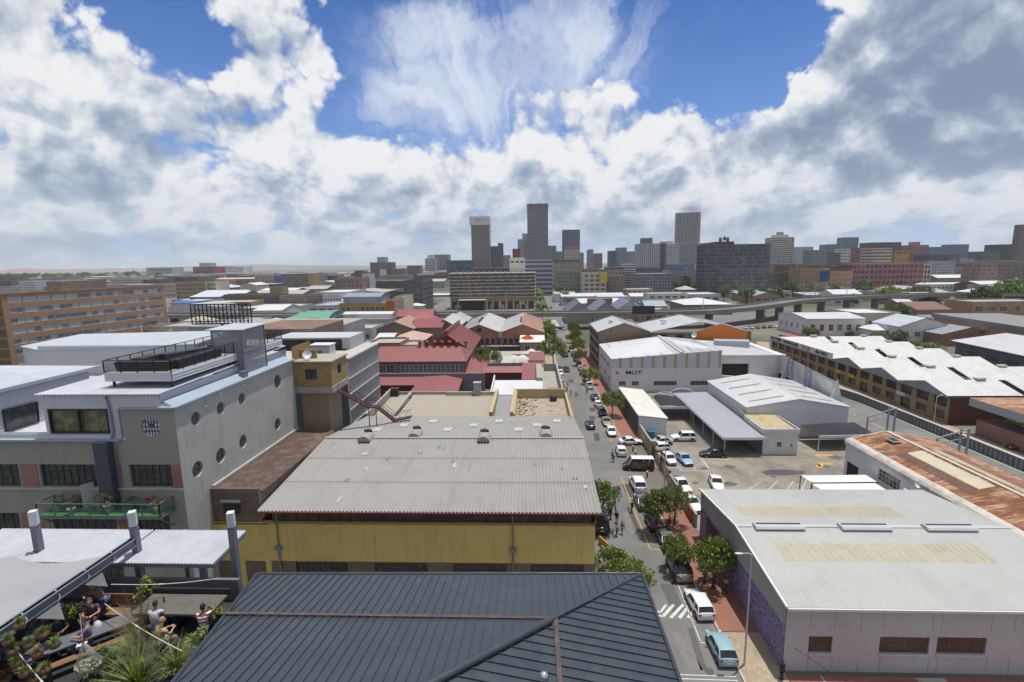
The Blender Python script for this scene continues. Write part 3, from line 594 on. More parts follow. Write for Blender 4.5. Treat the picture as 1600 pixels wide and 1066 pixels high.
    s=MB(); s.face([(X0+1.,Y0-.04,4.9),(X0+2.3,Y0-.04,4.9),(X0+1.6,Y0-.04,5.35),(X0+1.1,Y0-.04,5.7)]); s.build('logo_mark',mat('logo_red',(.45,.05,.06),.5),t)
    # roof monitor and side yard wing
    s=MB(); s.prism([(53,145),(62,143),(63.5,147),(54,149)],9.2,10.9); s.build('roof_monitor',mat('monitor_grey',(.35,.37,.39),.6),t)
mot()
def wing():
    t=empty('annex',(50,120,0),'white curved annex with dark open doorway beside the striped warehouse','warehouse')
    b=MB(); wall(b,(49.4,131),(64,131),0,9.3,[(.6,7.6,3.2,7.)],.8); b.prism([(64,131),(66,131.5),(66,152),(49.4,152),(49.4,148),(64,148)],0,9.3); b.build('wall',WHITE,t)
    d=MB(); d.box((53.6,132.2,5.2),(7.2,.1,4.)); d.build('doorway',DARKIN,t)
    r=MB(); q=[V((49.3,130.6,9.4)),V((66.5,131,9.2)),V((66.5,153,8.8)),V((49.3,153,10.))]; r.slab(q,.25); r.rib(q,(0,1,0),.8,.08,.07); r.build('roof',mat('white_roof',(.8,.8,.8)),t)
    # curved ramp wall
    c=MB(); pts=[]
    for k in range(13):
        a=PI*.5*k/12; pts.append(V((48.5+14*math.cos(a)*.9,112+15*math.sin(a),0)))
    rows=[]
    for k,p in enumerate(pts): rows.append([p,p+V((0,0,3.6+.1*k))])
    c.grid(rows,0,False); rows=[[p+V((.3,.3,0)),p+V((.3,.3,3.6+.1*k))] for k,p in enumerate(pts)]; c.grid(rows,0,False,flip=True)
    for k in range(12):
        a,b2=pts[k],pts[k+1]; z0,z1=3.6+.1*k,3.7+.1*k; c.face([a+V((0,0,z0)),b2+V((0,0,z1)),b2+V((.3,.3,z1)),a+V((.3,.3,z0))])
    c.build('curved_wall',WHITE,t)
    c=MB(); c.prism([(49,118),(62,120),(62,131),(49,131)],0,3.1); c.build('ramp_deck',CONCL,t)
wing()
def wh2():
    X0,X1,Y0,Y1=41.2,60.3,94.5,116.; ze=6.1; xm=50.8; zr=7.7
    t=empty('warehouse',(X0,Y0,0),'low white gabled warehouse behind the grey carport','warehouse')
    b=MB(); wall(b,(X0,Y0),(X1,Y0),0,ze-.2); b.face([(X0,Y0,ze-.2),(X1,Y0,ze-.2),(xm,Y0,zr-.15)]); wall(b,(X0,Y1),(X0,Y0),0,ze-.2); wall(b,(X1,Y0),(X1,Y1),0,ze-.2); wall(b,(X1,Y1),(X0,Y1),0,ze-.2); b.build('wall',WHITE,t)
    r=MB()
    for q in([V((X0-.3,Y0-.3,ze-.05)),V((xm,Y0-.3,zr)),V((xm,Y1,zr)),V((X0-.3,Y1,ze-.05))],[V((xm,Y0-.3,zr)),V((X1+.3,Y0-.3,ze-.05)),V((X1+.3,Y1,ze-.05)),V((xm,Y1,zr))]):
        r.slab(q,.18); r.rib(q,(q[1]-q[0]) if q[0].x<X0+1 else (q[1]-q[0]),.7,.06,.05)
    r.build('roof',mat('white_roof',(.8,.8,.8)),t)
    s=MB()
    for k in range(4):
        y=97+k*5; z=lambda x:zr-(zr-ze)*(x-xm)/(X1-xm)+.09; s.face([(xm+2,y,z(xm+2)),(xm+8,y,z(xm+8)),(xm+8,y+.5,z(xm+8)),(xm+2,y+.5,z(xm+2))])
        z2=lambda x:ze+(zr-ze)*(x-X0)/(xm-X0)+.12; s.face([(X0+1.5,y,z2(X0+1.5)),(xm-1.5,y,z2(xm-1.5)),(xm-1.5,y+.5,z2(xm-1.5)),(X0+1.5,y+.5,z2(X0+1.5))])
    s.build('skylight_strip',SKY,t)
wh2()
def office():
    X0,X1,Y0,Y1=40.4,46.4,85.5,93.3
    t=empty('gate_office',(X0,Y0,0),'small white flat building with brown striped roof beside the carport','building')
    b=MB(); wall(b,(X0,Y0),(X1,Y0),0,4.1,[],.2); wall(b,(X1,Y0),(X1,Y1),0,4.1); wall(b,(X0,Y1),(X0,Y0),0,4.1,[(1,3,1.,2.6)]); wall(b,(X1,Y1),(X0,Y1),0,4.1); b.build('wall',WHITE,t)
    window(t,(X0,Y1),(X0,Y0),0,(1,3,1.,2.6),2,1,FRW,GLASS)
    r=MB(); q=[V((X0+.2,Y0+.3,4.35)),V((X1-.2,Y0+.3,4.35)),V((X1-.2,Y1+3,4.75)),V((X0+.2,Y1+3,4.75))]; r.corr(*q,.5,.06); r.build('roof',mat('roof_tan',(.50,.40,.25),.7,dirt=.5,ds=1,dc=(.25,.15,.07),streak=.5,sx=(4,.2,1)),t)
    f=MB(); f.box(((X0+X1)/2,Y0-.05,4.3),(X1-X0+.4,.15,.8)); f.box((X1+.1,(Y0+Y1)/2,4.3),(.15,Y1-Y0,.8)); f.box((X0-.1,(Y0+Y1)/2,4.3),(.15,Y1-Y0,.8)); f.build('fascia',WHITE,t)
    s=MB(); s.box((X0+2.8,Y0-.05,1.9),(.7,.04,.8),0); s.build('poster',mat('poster_brown',(.10,.05,.03),.7,dirt=.8,ds=4,dc=(.5,.3,.2)),t); s=MB(); s.box((X0+4.9,Y0-.05,1.7),(.3,.04,.4)); s.build('fire_sign',mat('sign_red',(.5,.04,.03),.5),t)
office()
def carport():
    Y0,Y1=84.6,114.
    t=empty('carport',(37,Y0,0),'long grey ribbed carport roof on slim posts over dark parking bays','carport')
    r=MB(); q=[V((33.4,Y0,3.4)),V((40.2,Y0,3.6)),V((40.2,Y1,3.9)),V((33.0,Y1,3.7))]; r.slab(q,.12); r.rib(q,(0,1,0),.42,.07,.05); r.build('roof_sheet',mat('carport_grey',(.42,.44,.46),.5,.2,dirt=.2,streak=.15,sx=(3,.3,1)),t)
    f=MB(); f.box((36.8,Y0-.1,3.3),(7.,.12,.5)); f.bar((33.2,Y0,3.2),(32.8,Y1,3.5),.12,.45); f.build('fascia',mat('fascia_white',(.68,.68,.66),.5,dirt=.2),t)
    for y in(85,90.5,96,102,108,113.5):
        p=MB(); p.box((33.6,y,1.65),(.11,.11,3.3)); p.build('post',WHITE,t)
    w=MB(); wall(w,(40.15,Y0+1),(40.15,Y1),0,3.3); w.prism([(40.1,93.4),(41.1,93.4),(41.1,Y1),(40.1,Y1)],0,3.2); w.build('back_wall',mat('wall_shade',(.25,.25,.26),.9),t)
    # arched shade sail frame
    t2=empty('shade_canopy',(29,112,0),'black shade cloth canopy with white arched tubes beside the shed','canopy')
    for dx in(0,4.8):
        a=MB(); a.tube([V((26.8+dx+4.2*(1-math.cos(PI*k/12))*.72,110.5+dx*.7,2.9+1.9*math.sin(PI*k/12))) for k in range(13)],.09,6); a.build('arch',WHITE,t2)
    s=MB(); rows=[[V((27.6+7*i/8,105+9*j/6,3.1+.7*math.sin(PI*i/8)*math.sin(PI*j/6)+.25*math.sin(PI*i/4))) for i in range(9)] for j in range(7)]; s.grid(rows); s.build('shade_cloth',mat('shade_cloth',(.025,.025,.03),.9),t2)
    f=MB(); f.box((30.6,104.7,3.),(7.,.12,.35)); f.build('edge_beam',WHITE,t2)
    for x in(27.4,34): p=MB(); p.box((x,104.8,1.45),(.1,.1,2.9)); p.build('post',WHITE,t2)
carport()
def shed():
    X0,X1,Y0,Y1=20.75,26.2,95.,117.
    t=empty('shed',(X0,Y0,0),'white lean-to shed with plain cream roof along the brick pavement','shed')
    b=MB(); b.prism([(X0,Y0),(X1,Y0),(X1,Y1),(X0,Y1)],0,[4.15,3.55,3.55,4.15]); b.build('wall',[WHITE],t)
    r=MB(); q=[V((X0-.15,Y0-.25,4.32)),V((X1+.2,Y0-.25,3.68)),V((X1+.2,Y1+.2,3.68)),V((X0-.15,Y1+.2,4.32))]; r.slab(q,.14); r.build('roof',mat('roof_cream',(.62,.60,.53),.8,dirt=.3,ds=.5,streak=.2),t)
    s=MB(); 
    for k in range(22): s.box((X0-.04,Y0+.6+k,1.9),(.05,.72,3.8))
    s.build('side_panels',mat('panel_olive',(.10,.105,.095),.8,dirt=.3),t)
shed()
def walls():
    t=MB(); t.prism([(20.75,60.5),(21.0,60.5),(21.0,73.),(20.75,73.)],0,1.9); thing1(t,'boundary_wall',CONC,'painted low wall from the violet mural corner to the gate','wall')
    s=MB(); s.box((20.7,63.,1.0),(.06,2.6,1.5)); thing1(s,'wall_poster',mat('poster_red',(.42,.08,.07),.7,dirt=.9,ds=1.5,dc=(.05,.05,.08)),'red and black painted panel on the low wall near the mural','poster')
    t=MB(); t.prism([(20.75,84.5),(21.1,84.5),(21.1,94.8),(20.75,94.8)],0,2.6,0); t.box((21.,84.3,1.5),(.9,.6,3.)); thing1(t,'boundary_wall',mat('wall_plaster_tan',(.36,.31,.23),.9,dirt=.5),'tan plastered wall with end pillar beside the yard gate','wall')
    t=empty('palisade_fence',(20.9,78,0),'brown palisade fence along the parking yard','fence')
    f=MB()
    for k in range(52): f.box((20.95,73.3+k*.21,1.05),(.03,.07,2.1),taper=.8)
    f.build('pales',FRR,t); f=MB(); f.bar((20.95,73.1,.5),(20.95,84.2,.5),.05,.08); f.bar((20.95,73.1,1.6),(20.95,84.2,1.6),.05,.08); f.build('rail',FRR,t)
    for y in(73.1,78.6,84.0): p=MB(); p.box((20.95,y,1.2),(.2,.2,2.4)); p.build('post',BLACKM,t)
walls()
# ================= building makers =================
def roofmat(c,nm): return mat('roofing_'+nm,c,.6,dirt=.35,ds=.25,streak=.3,var=0)
RM={'w':roofmat((.62,.62,.60),'white'),'g':roofmat((.33,.35,.38),'grey'),'lg':roofmat((.55,.57,.59),'light'),'r':roofmat((.33,.078,.08),'red'),'mr':roofmat((.27,.07,.065),'maroon'),'t':roofmat((.50,.43,.31),'tan'),
 'b':roofmat((.10,.09,.085),'dark'),'br':roofmat((.24,.13,.10),'brown'),'gr':roofmat((.12,.33,.17),'green'),'bl':roofmat((.05,.12,.36),'blue'),'p':roofmat((.52,.34,.26),'pinkish'),'lgr':roofmat((.36,.50,.30),'pale_green'),'bg':roofmat((.28,.31,.37),'bluegrey'),'c':roofmat((.40,.37,.32),'gravel')}
RM['gy']=RM['g']; RM['o']=roofmat((.45,.2,.1),'orange')
def wm(c,nm,**k): return mat('wall_'+nm,c,.9,dirt=.35,ds=.15,streak=.25,**k)
WM={'w':wm((.66,.65,.62),'white'),'cr':wm((.56,.48,.35),'cream'),'oc':wm((.44,.28,.10),'ochre'),'gy':wm((.30,.31,.32),'grey'),'lg':wm((.46,.47,.47),'light'),'dg':wm((.13,.135,.14),'dark'),'bk':wm((.045,.05,.06),'black'),'br':BRB,'or':ORB,'rd':REDB,'tn':TANB,
 'pk':wm((.40,.17,.18),'pink'),'bb':wm((.16,.20,.28),'blue'),'dr':wm((.22,.04,.05),'deep_red'),'ol':wm((.26,.25,.19),'olive'),'cn':CONC,'bw':wm((.20,.15,.12),'umber'),'ob':wm((.52,.17,.03),'orange'),'sb':wm((.07,.14,.32),'strong_blue')}
PARTS_G=glass('glass_far',(.04,.05,.06),.2,cur=.12,cc=(.2,.21,.22)); glass('glass_flats',(.035,.037,.042),.2,cur=.3,cc=(.17,.17,.17))
def hall(X0,X1,Y0,Y1,ze,rise,axis,wk,rk,label,win=None,side=None,cat='building',name='industrial_hall',group=None,par=0.,fr=None,over=.3,wz=None,sheet=True,rz=0.,frontbase=0.,extra=None):
    """gabled ('x','y'), mono ('m' high at back) or flat ('f') roof hall. win/side=(cols,rows,wf,hf)"""
    t=empty(name,((X0+X1)/2,(Y0+Y1)/2,0),label,cat,group)
    W_=WM[wk] if isinstance(wk,str) else wk; R_m=RM[rk] if isinstance(rk,str) else rk; fr=fr or FRW
    b=MB(); L=X1-X0; Dp=Y1-Y0; hz=ze+par
    hf=holes_grid(L,ze,win[0],win[1],win[2],win[3],.6,.4,.4) if win else []
    hs=holes_grid(Dp,ze,side[0],side[1],side[2],side[3],.6,.4,.4) if side else []
    dd=.22
    wall(b,(X0,Y0),(X1,Y0),0,hz,hf,dd); lf=X0+X1>0
    if lf: wall(b,(X0,Y1),(X0,Y0),0,hz,hs,dd); b.face([(X1,Y0,0),(X1,Y1,0),(X1,Y1,hz),(X1,Y0,hz)])
    else: wall(b,(X1,Y0),(X1,Y1),0,hz,hs,dd); b.face([(X0,Y1,0),(X0,Y0,0),(X0,Y0,hz),(X0,Y1,hz)])
    b.face([(X1,Y1,0),(X0,Y1,0),(X0,Y1,hz),(X1,Y1,hz)])
    zr=ze+rise; xm,ym=(X0+X1)/2,(Y0+Y1)/2
    if axis=='y': b.face([(X0,Y0,ze),(X1,Y0,ze),(xm,Y0,zr-.1)]); b.face([(X1,Y1,ze),(X0,Y1,ze),(xm,Y1,zr-.1)])
    if axis=='x': b.face([(X0,Y1,ze),(X0,Y0,ze),(X0,ym,zr-.1)]); b.face([(X1,Y0,ze),(X1,Y1,ze),(X1,ym,zr-.1)])
    b.build('wall',W_,t)
    for h in hf: window(t,(X0,Y0),(X1,Y0),0,h,3 if h[1]-h[0]>1.6 else 2,2,fr,PARTS_G,.16,.09)
    for h in hs:
        if lf: window(t,(X0,Y1),(X0,Y0),0,h,3 if h[1]-h[0]>1.6 else 2,2,fr,PARTS_G,.16,.09)
        else: window(t,(X1,Y0),(X1,Y1),0,h,3 if h[1]-h[0]>1.6 else 2,2,fr,PARTS_G,.16,.09)
    r=MB(); o=over
    if axis=='y': qs=[[(X0-o,Y0-o,ze),(xm,Y0-o,zr),(xm,Y1+o,zr),(X0-o,Y1+o,ze)],[(xm,Y0-o,zr),(X1+o,Y0-o,ze),(X1+o,Y1+o,ze),(xm,Y1+o,zr)]]; dr=(1,0,0)
    elif axis=='x': qs=[[(X0-o,Y0-o,ze),(X1+o,Y0-o,ze),(X1+o,ym,zr),(X0-o,ym,zr)],[(X0-o,ym,zr),(X1+o,ym,zr),(X1+o,Y1+o,ze),(X0-o,Y1+o,ze)]]; dr=(0,1,0)
    elif axis=='m': qs=[[(X0-o,Y0-o,ze),(X1+o,Y0-o,ze),(X1+o,Y1+o,zr),(X0-o,Y1+o,zr)]]; dr=(0,1,0)
    elif axis=='h':
        k=min(L,Dp)*.45; e=ze
        if L>Dp: a,c=(X0+k,ym,zr),(X1-k,ym,zr); qs=[[(X0-o,Y0-o,e),(X1+o,Y0-o,e),c,a],[(X1+o,Y0-o,e),(X1+o,Y1+o,e),c],[(X1+o,Y1+o,e),(X0-o,Y1+o,e),a,c],[(X0-o,Y1+o,e),(X0-o,Y0-o,e),a]]
        else: a,c=(xm,Y0+k,zr),(xm,Y1-k,zr); qs=[[(X0-o,Y0-o,e),(X1+o,Y0-o,e),a],[(X1+o,Y0-o,e),(X1+o,Y1+o,e),c,a],[(X1+o,Y1+o,e),(X0-o,Y1+o,e),c],[(X0-o,Y1+o,e),(X0-o,Y0-o,e),a,c]]
        dr=None
    else: qs=[[(X0+.2,Y0+.2,ze-.02),(X1-.2,Y0+.2,ze-.02),(X1-.2,Y1-.2,ze-.02),(X0+.2,Y1-.2,ze-.02)]]; dr=None
    for q in qs:
        q=[V(p) for p in q]; r.slab(q,.14) if axis!='f' else r.face(q)
        if dr and sheet and Y0<330: r.rib(q,dr,.9,.1,.07)
    if axis=='f' and par:
        r.prism([(X0,Y0+.2),(X1,Y0+.2),(X1,Y0+.22),(X0,Y0+.22)],ze-.02,hz)
        for a,c in (((X0+.22,Y0),(X0+.22,Y1)),((X1-.22,Y0),(X1-.22,Y1)),((X0,Y1-.22),(X1,Y1-.22))): pass
    r.build('roof',R_m,t)
    if axis=='f':
        c=MB(); w_=.28; z=hz+.03
        for a,d in (((X0+X1)/2,Y0+.1),((X0+X1)/2,Y1-.1)): c.box((a,d,z),(L+.1,w_,.1))
        for a in (X0+.1,X1-.1): c.box((a,(Y0+Y1)/2,z+.002),(w_,Dp-.2,.1))
        c.build('coping',CONCL,t)
    return t
def hpx(xl,xr,y,ze,dep,rise,axis,wk,rk,label,**k):
    a,c=P(xl,y,ze),P(xr,y,ze); return hall(a.x,c.x,(a.y+c.y)/2,(a.y+c.y)/2+dep,ze,rise,axis,wk,rk,label,**k)
def dpx(xl,xr,y,Y,dep,rise,axis,wk,rk,label,**k):
    a,c=D(xl,y,Y),D(xr,y,Y); return hall(a.x,c.x,Y,Y+dep,(a.z+c.z)/2-k.get('par',0),rise,axis,wk,rk,label,**k)
def tower(x0,x1,yt,Y,dep,floors,bays,wk,gk,label,sf=.45,pf=.25,cap=None,rz=0.,name='office_tower',cat='office tower',group=None,pier=True,yb=None,plain=False):
    """glazed core with spandrel per floor and piers proud of it; y top from the photo at depth Y"""
    a,c=D(x0,yt,Y),D(x1,yt,Y); H=(a.z+c.z)/2; L=c.x-a.x; 
    if rz: L=L/(abs(math.cos(rz))+abs(math.sin(rz))*dep/L) if False else L
    t=empty(name,((a.x+c.x)/2,Y+dep/2,0),label,cat,group); W_=WM[wk] if isinstance(wk,str) else wk; G_=MT[gk] if isinstance(gk,str) else gk
    hx,hy=L/2,dep/2
    def put(b,nm,m):
        o=b.build(nm,m,t,loc=True); return o
    b=MB(); b.prism([(-hx,-hy),(hx,-hy),(hx,hy),(-hx,hy)],0,H-.2); put(b,'glazing',G_)
    fh=H/floors; k=max(.12,fh*.05)
    for i in range(floors+1):
        z=i*fh; h=fh*sf
        if i==floors: z0,z1=H-h*.6,H+.25
        elif i==0: z0,z1=0,h*.6
        else: z0,z1=z-h*.4,z+h*.6
        b=MB(); b.prism([(-hx-k,-hy-k),(hx+k,-hy-k),(hx+k,hy+k),(-hx-k,hy+k)],z0,z1,bot=True); put(b,'spandrel',W_)
    if pier:
        b=MB(); n=bays; w=L/n; 
        for i in range(n+1): b.box((-hx+w*i,-hy-k*.55,H/2),(w*pf,k*1.3,H-.4)); b.box((-hx+w*i,hy+k*.55,H/2),(w*pf,k*1.3,H-.4))
        m=max(1,round(n*dep/L)); w=dep/m
        for i in range(m+1): b.box((-hx-k*.55,-hy+w*i,H/2),(k*1.3,w*pf,H-.4)); b.box((hx+k*.55,-hy+w*i,H/2),(k*1.3,w*pf,H-.4))
        put(b,'piers',W_)
    for cp_ in (cap or []):                       # (u centre -1..1, v, width frac, depth frac, height m, material)
        b=MB(); b.box((cp_[0]*hx,cp_[1]*hy,H+cp_[4]/2+.2),(cp_[2]*L,cp_[3]*dep,cp_[4])); put(b,'plant_room',WM[cp_[5]])
    t.rotation_euler=(0,0,rz); return t
# ================= long workshop row with saw-like gables =================
def text_mesh(txt,size,nm,m,par,loc,rot,sx=1.):
    cu=bpy.data.curves.new(nm,'FONT'); cu.body=txt; cu.size=size; cu.extrude=.03; cu.offset=.025*size; o=bpy.data.objects.new(nm,cu); COL.objects.link(o); dg=bpy.context.evaluated_depsgraph_get(); dg.update(); me=bpy.data.meshes.new_from_object(o.evaluated_get(dg)); bpy.data.objects.remove(o)
    me.materials.clear(); me.materials.append(m); o=bpy.data.objects.new(nm,me); COL.objects.link(o); o.parent=par; o.location=loc; o.rotation_euler=rot; o.scale=(sx,1,1); return o
def workshops():
    X=84.8; Y0,Y1=101.7,178.; t=empty('workshop_row',(X,Y0,0),'long ochre workshop row with five white gabled roofs and rooftop sign','workshop row')
    YW=mat('ochre_plaster',(.29,.225,.115),.9,dirt=.45,ds=.3,streak=.4); YV=[101.7,115.6,128.5,141.5,154.,166.5,178.]; zv,zp=6.1,7.9
    b=MB(); n=16; bw=(Y1-Y0)/n; hs=[]
    for i in range(n): u=i*bw; hs.append((u+.7,u+bw-.7,3.5,5.4)); hs.append((u+.9,u+bw-.9,.2 if i%3==1 else .9,2.6))
    wall(b,(X,Y1),(X,Y0),0,zv,hs,.3); wall(b,(X,Y0),(118,Y0),0,zv); b.build('wall',[YW],t)
    for j,h in enumerate(hs): window(t,(X,Y1),(X,Y0),0,h,5,3,FRR,glass('glass'),.25,.09)
    e=MB(); e.prism([(X+.01,Y0-.06),(118,Y0-.06),(118,Y0-.02),(X+.01,Y0-.02)],0,zv-.3); e.build('end_wall',mat('end_wall_maroon',(.11,.045,.035),.9,dirt=.3,streak=.3),t)
    gm=mat('gable_grey',(.27,.28,.29),.8,dirt=.3); rm=mat('roof_patchy_white',(.60,.60,.57),.6,dirt=.45,ds=.35,dc=(.45,.42,.36),streak=.3,sx=(.2,3,1))
    for i in range(6):
        a,c=YV[i],YV[i+1]; m=(a+c)/2-.8
        g=MB(); g.face([(X-.5,c,zv-.5),(X-.5,a,zv-.5),(X-.5,a,zv),(X-.5,m,zp),(X-.5,c,zv)]); g.face([(X-.5,a,zv-.5),(X-.5,c,zv-.5),(X,c,zv-.5),(X,a,zv-.5)]); g.build('gable',gm,t)
        for xa,xb in((X-.6,99.2),(100.8,118.)):
            r=MB(); q1=[V((xa,a,zv)),V((xb,a,zv)),V((xb,m,zp)),V((xa,m,zp))]; q2=[V((xa,m,zp)),V((xb,m,zp)),V((xb,c,zv)),V((xa,c,zv))]
            r.slab(q1,.15); r.slab(q2,.15); r.rib(q1,(0,1,0),.9,.08,.06); r.build('roof',rm,t)
        v=MB(); v.box((95.5,m,zp+.25),(1.8,1.1,.4)); v.box((95.5,m,zp+.47),(2.1,1.3,.08)); v.box((112.,m,zp+.25),(1.8,1.1,.4)); v.build('roof_vent',CONCL,t)
    g=MB(); g.box((100,(Y0+Y1)/2,5.6),(1.6,Y1-Y0,.1)); g.face([(100.85,Y1,5.5),(100.85,Y0,5.5),(100.85,Y0,6.),(100.85,Y1,6.)]); g.build('valley_gutter',mat('gutter_blue',(.18,.21,.28),.8),t)
    # sign boards along the roof edge
    s=MB(); s.box((X-.95,158.8,7.0),(.12,37,1.7)); s.build('sign_board',mat('sign_white',(.68,.68,.66),.6,dirt=.25),t)
    rot=(PI/2,0,-PI/2); RD=mat('sign_red',(.5,.04,.03),.5)
    text_mesh('FACTORIES - WAREHOUSES',1.35,'lettering',BLACKM,t,(X-1.06-84.8,176.6-Y0,6.5),rot,1.08)
    text_mesh('TO LET',1.35,'lettering',RD,t,(X-1.06-84.8,156.2-Y0,6.5),rot,1.1)
    text_mesh('- 864 6023',1.35,'lettering',BLACKM,t,(X-1.06-84.8,149.6-Y0,6.5),rot,1.15)
    for y,c_ in((138.6,(.52,.36,.03)),(133.,(.52,.36,.03)),(115.,(.55,.58,.62))):
        s=MB(); s.box((X-.1,y,3.1),(.1,2.6,.8)); s.build('shop_sign',mat('shop_sign_%d'%y,c_,.6),t)
    t2=[]
workshops()
def hoarding():
    t=empty('hoarding',(62,110,0),'tall white sheet hoarding with triangular end fin above the low white warehouse','hoarding')
    HB=mat('hoarding_white',(.60,.61,.58),.6,dirt=.35,ds=.5,streak=.35)
    a,c=DX(1200,548,66.),DX(1324,590,61.6); za,zc=9.6,9.2; a.z=0;c.z=0
    d=(c-a).normalized(); n=V((-d.y,d.x,0))
    a=V((66.5,140,0)); c=V((61.6,101,0)); d=(c-a).normalized(); n=V((-d.y,d.x,0))
    b=MB(); k=10
    for i in range(k):
        p,q=a.lerp(c,i/k)+d*.04,a.lerp(c,(i+1)/k)-d*.04
        for z0,z1 in((4.6,6.1),(6.14,7.6),(7.64,9.2)):
            o=n*(-(z1-4.6)*.16); o0=n*(-(z0-4.6)*.16); b.face([p+o0+V((0,0,z0)),q+o0+V((0,0,z0)),q+o+V((0,0,z1)),p+o+V((0,0,z1))])
            b.face([p-o0-n*.5+V((0,0,z0)),p-o-n*.5+V((0,0,z1)),q-o-n*.5+V((0,0,z1)),q-o0-n*.5+V((0,0,z0))])
    b.build('board',HB,t)
    for s_ in(0.,.34,1.):
        p=a.lerp(c,s_); f=MB(); tri=[p-n*1.6+V((0,0,3.6)),p+n*1.6+V((0,0,3.6)),p+V((0,0,9.8))]; f.face(tri); f.face([q+d*.35 for q in tri][::-1])
        for i in range(3): f.face([tri[i],tri[(i+1)%3],tri[(i+1)%3]+d*.35,tri[i]+d*.35][::-1])
        f.build('end_fin',HB,t)
    BLU=mat('blue_steel',(.05,.08,.20),.5)
    for s_ in(.52,.78):
        p=a.lerp(c,s_)-n*2.; f=MB()
        cs=[p+d*x+n*y for x,y in((-.5,-.5),(.5,-.5),(.5,.5),(-.5,.5))]
        for i in range(4):
            f.bar(cs[i]+V((0,0,5)),cs[i]+V((0,0,10.4)),.09)
            for z in(5.,6.35,7.7,9.05): f.bar(cs[i]+V((0,0,z)),cs[(i+1)%4]+V((0,0,z+1.35)),.05); f.bar(cs[i]+V((0,0,z)),cs[(i+1)%4]+V((0,0,z)),.05)
        f.build('lattice_mast',BLU,t)
    f=MB()
    for s_ in (.05,.95,.5):
        p=a.lerp(c,s_); f.bar(p-n*1.2,p-n*1.2+V((0,0,4.8)),.25)
    f.build('post',CONC,t)
    f=MB(); f.prism([(66,140),(66.3,140),(61.4,101),(61.1,101)],0,4.4); f.build('back_wall',BLACKM,t)
    # gantry frames beyond
    for x,y in((66.,92.),(69.5,80.5)):
        t=empty('gantry_frame',(x,y,0),'steel post frame beside the lane end, %s'%('next to the white hoarding fin' if x<67 else 'behind the rusted roof ridge'),'gantry'); g=MB()
        for dx in(0,1.2): g.bar((x+dx,y,0),(x+dx,y,6.5),.25)
        g.bar((x-4.,y-.5,5.),(x+1.2,y,6.4),.16); g.bar((x-4.,y-.5,5.),(x-4.,y-.5,0),.2); g.bar((x-4,y-.5,4.),(x+1.2,y,5),.12); g.build('frame',mat('gantry_grey',(.32,.33,.34),.6),t)
hoarding()
def carwash():
    t=empty('shade_canopy',(52,86,0),'black netted shade canopy with white edge beam in front of the low white warehouse','canopy')
    q=[P(1250,664,2.9),P(1280,682,2.7),P(1370,680,2.7),P(1335,660,3.2)]; s=MB(); rows=[]
    for j in range(7):
        r_=[]
        for i in range(11):
            u,v=i/10,j/6; p=q[1].lerp(q[2],u).lerp(q[0].lerp(q[3],u),v); p=p+V((0,0,.9*math.sin(PI*u)*math.sin(PI*v)**.7)); r_.append(p)
        rows.append(r_)
    s.grid(rows); s.build('shade_cloth',mat('shade_cloth',(.025,.025,.03),.9),t)
    f=MB(); f.bar(q[1]-V((0,0,.1)),q[2]-V((0,0,.1)),.12,.45); f.build('edge_beam',WHITE,t)
    for p in q: f=MB(); f.box((p.x,p.y,p.z/2-.1),(.12,.12,p.z-.3)); f.build('post',WHITE,t)
carwash()
def lanewall():
    t=empty('lane_wall',(78.7,80,0),'long low ribbed concrete wall with pale coping along the side street','wall')
    b=MB(); pts=[V((78.6,72,0)),V((78.5,100,0)),V((78.3,119,0)),V((74.5,140,0)),V((73,168,0))]
    pts=[V((79.,40,0)),V((78.6,72,0))]+pts[1:]
    for p,q in zip(pts,pts[1:]):
        b.bar(p+V((0,0,.85)),q+V((0,0,.85)),.2,1.7); n=int((q-p).length/.9)
        for i in range(n): r_=p.lerp(q,i/n); b.box((r_.x-.14,r_.y,.8),(.12,.2,1.6),1)
    b.build('panel',[mat('lane_panel',(.16,.17,.18),.9,dirt=.5,ds=1,streak=.5),CONC],t)
    b=MB()
    for p,q in zip(pts,pts[1:]): b.bar(p+V((0,0,1.8)),q+V((0,0,1.8)),.55,.16)
    b.build('coping',CONCL,t)
lanewall()
def station():
    t=empty('forecourt_canopy',(97,90,0),'grey clad forecourt canopy with rusted roof on white posts','canopy')
    x0,x1,y0,y1=84.5,112.,82.,97.; f=MB(); z=7.0
    f.prism([(x0,y0),(x1,y0),(x1,y1),(x0,y1)],z-1.5,z,0,1,True); f.build('fascia',[mat('fascia_panel',(.36,.37,.38),.6,dirt=.2),MT['rust']],t)
    for x,y in((85.2,82.6),(90,89)): p=MB(); p.box((x,y,2.75),(.3,.3,5.5)); p.build('post',WHITE,t)
    p=MB(); p.bar((85.2,82.6,3.),(89.5,86,5.5),.15); p.bar((85.4,82.8,3.),(90,84,1.),.15); p.build('brace',WHITE,t)
    b=MB(); b.prism([(85.5,86),(90,86),(90,96),(85.5,96)],0,3.,0,0); thing1(b,'kiosk',[REDB],'red brick kiosk at the near end of the ochre workshop row','building')
    b=MB(); b.prism([(88,79),(112,79),(112,79.3),(88,79.3)],0,2.2); thing1(b,'boundary_wall',CONC,'grey concrete wall under the forecourt canopy','wall')
station()
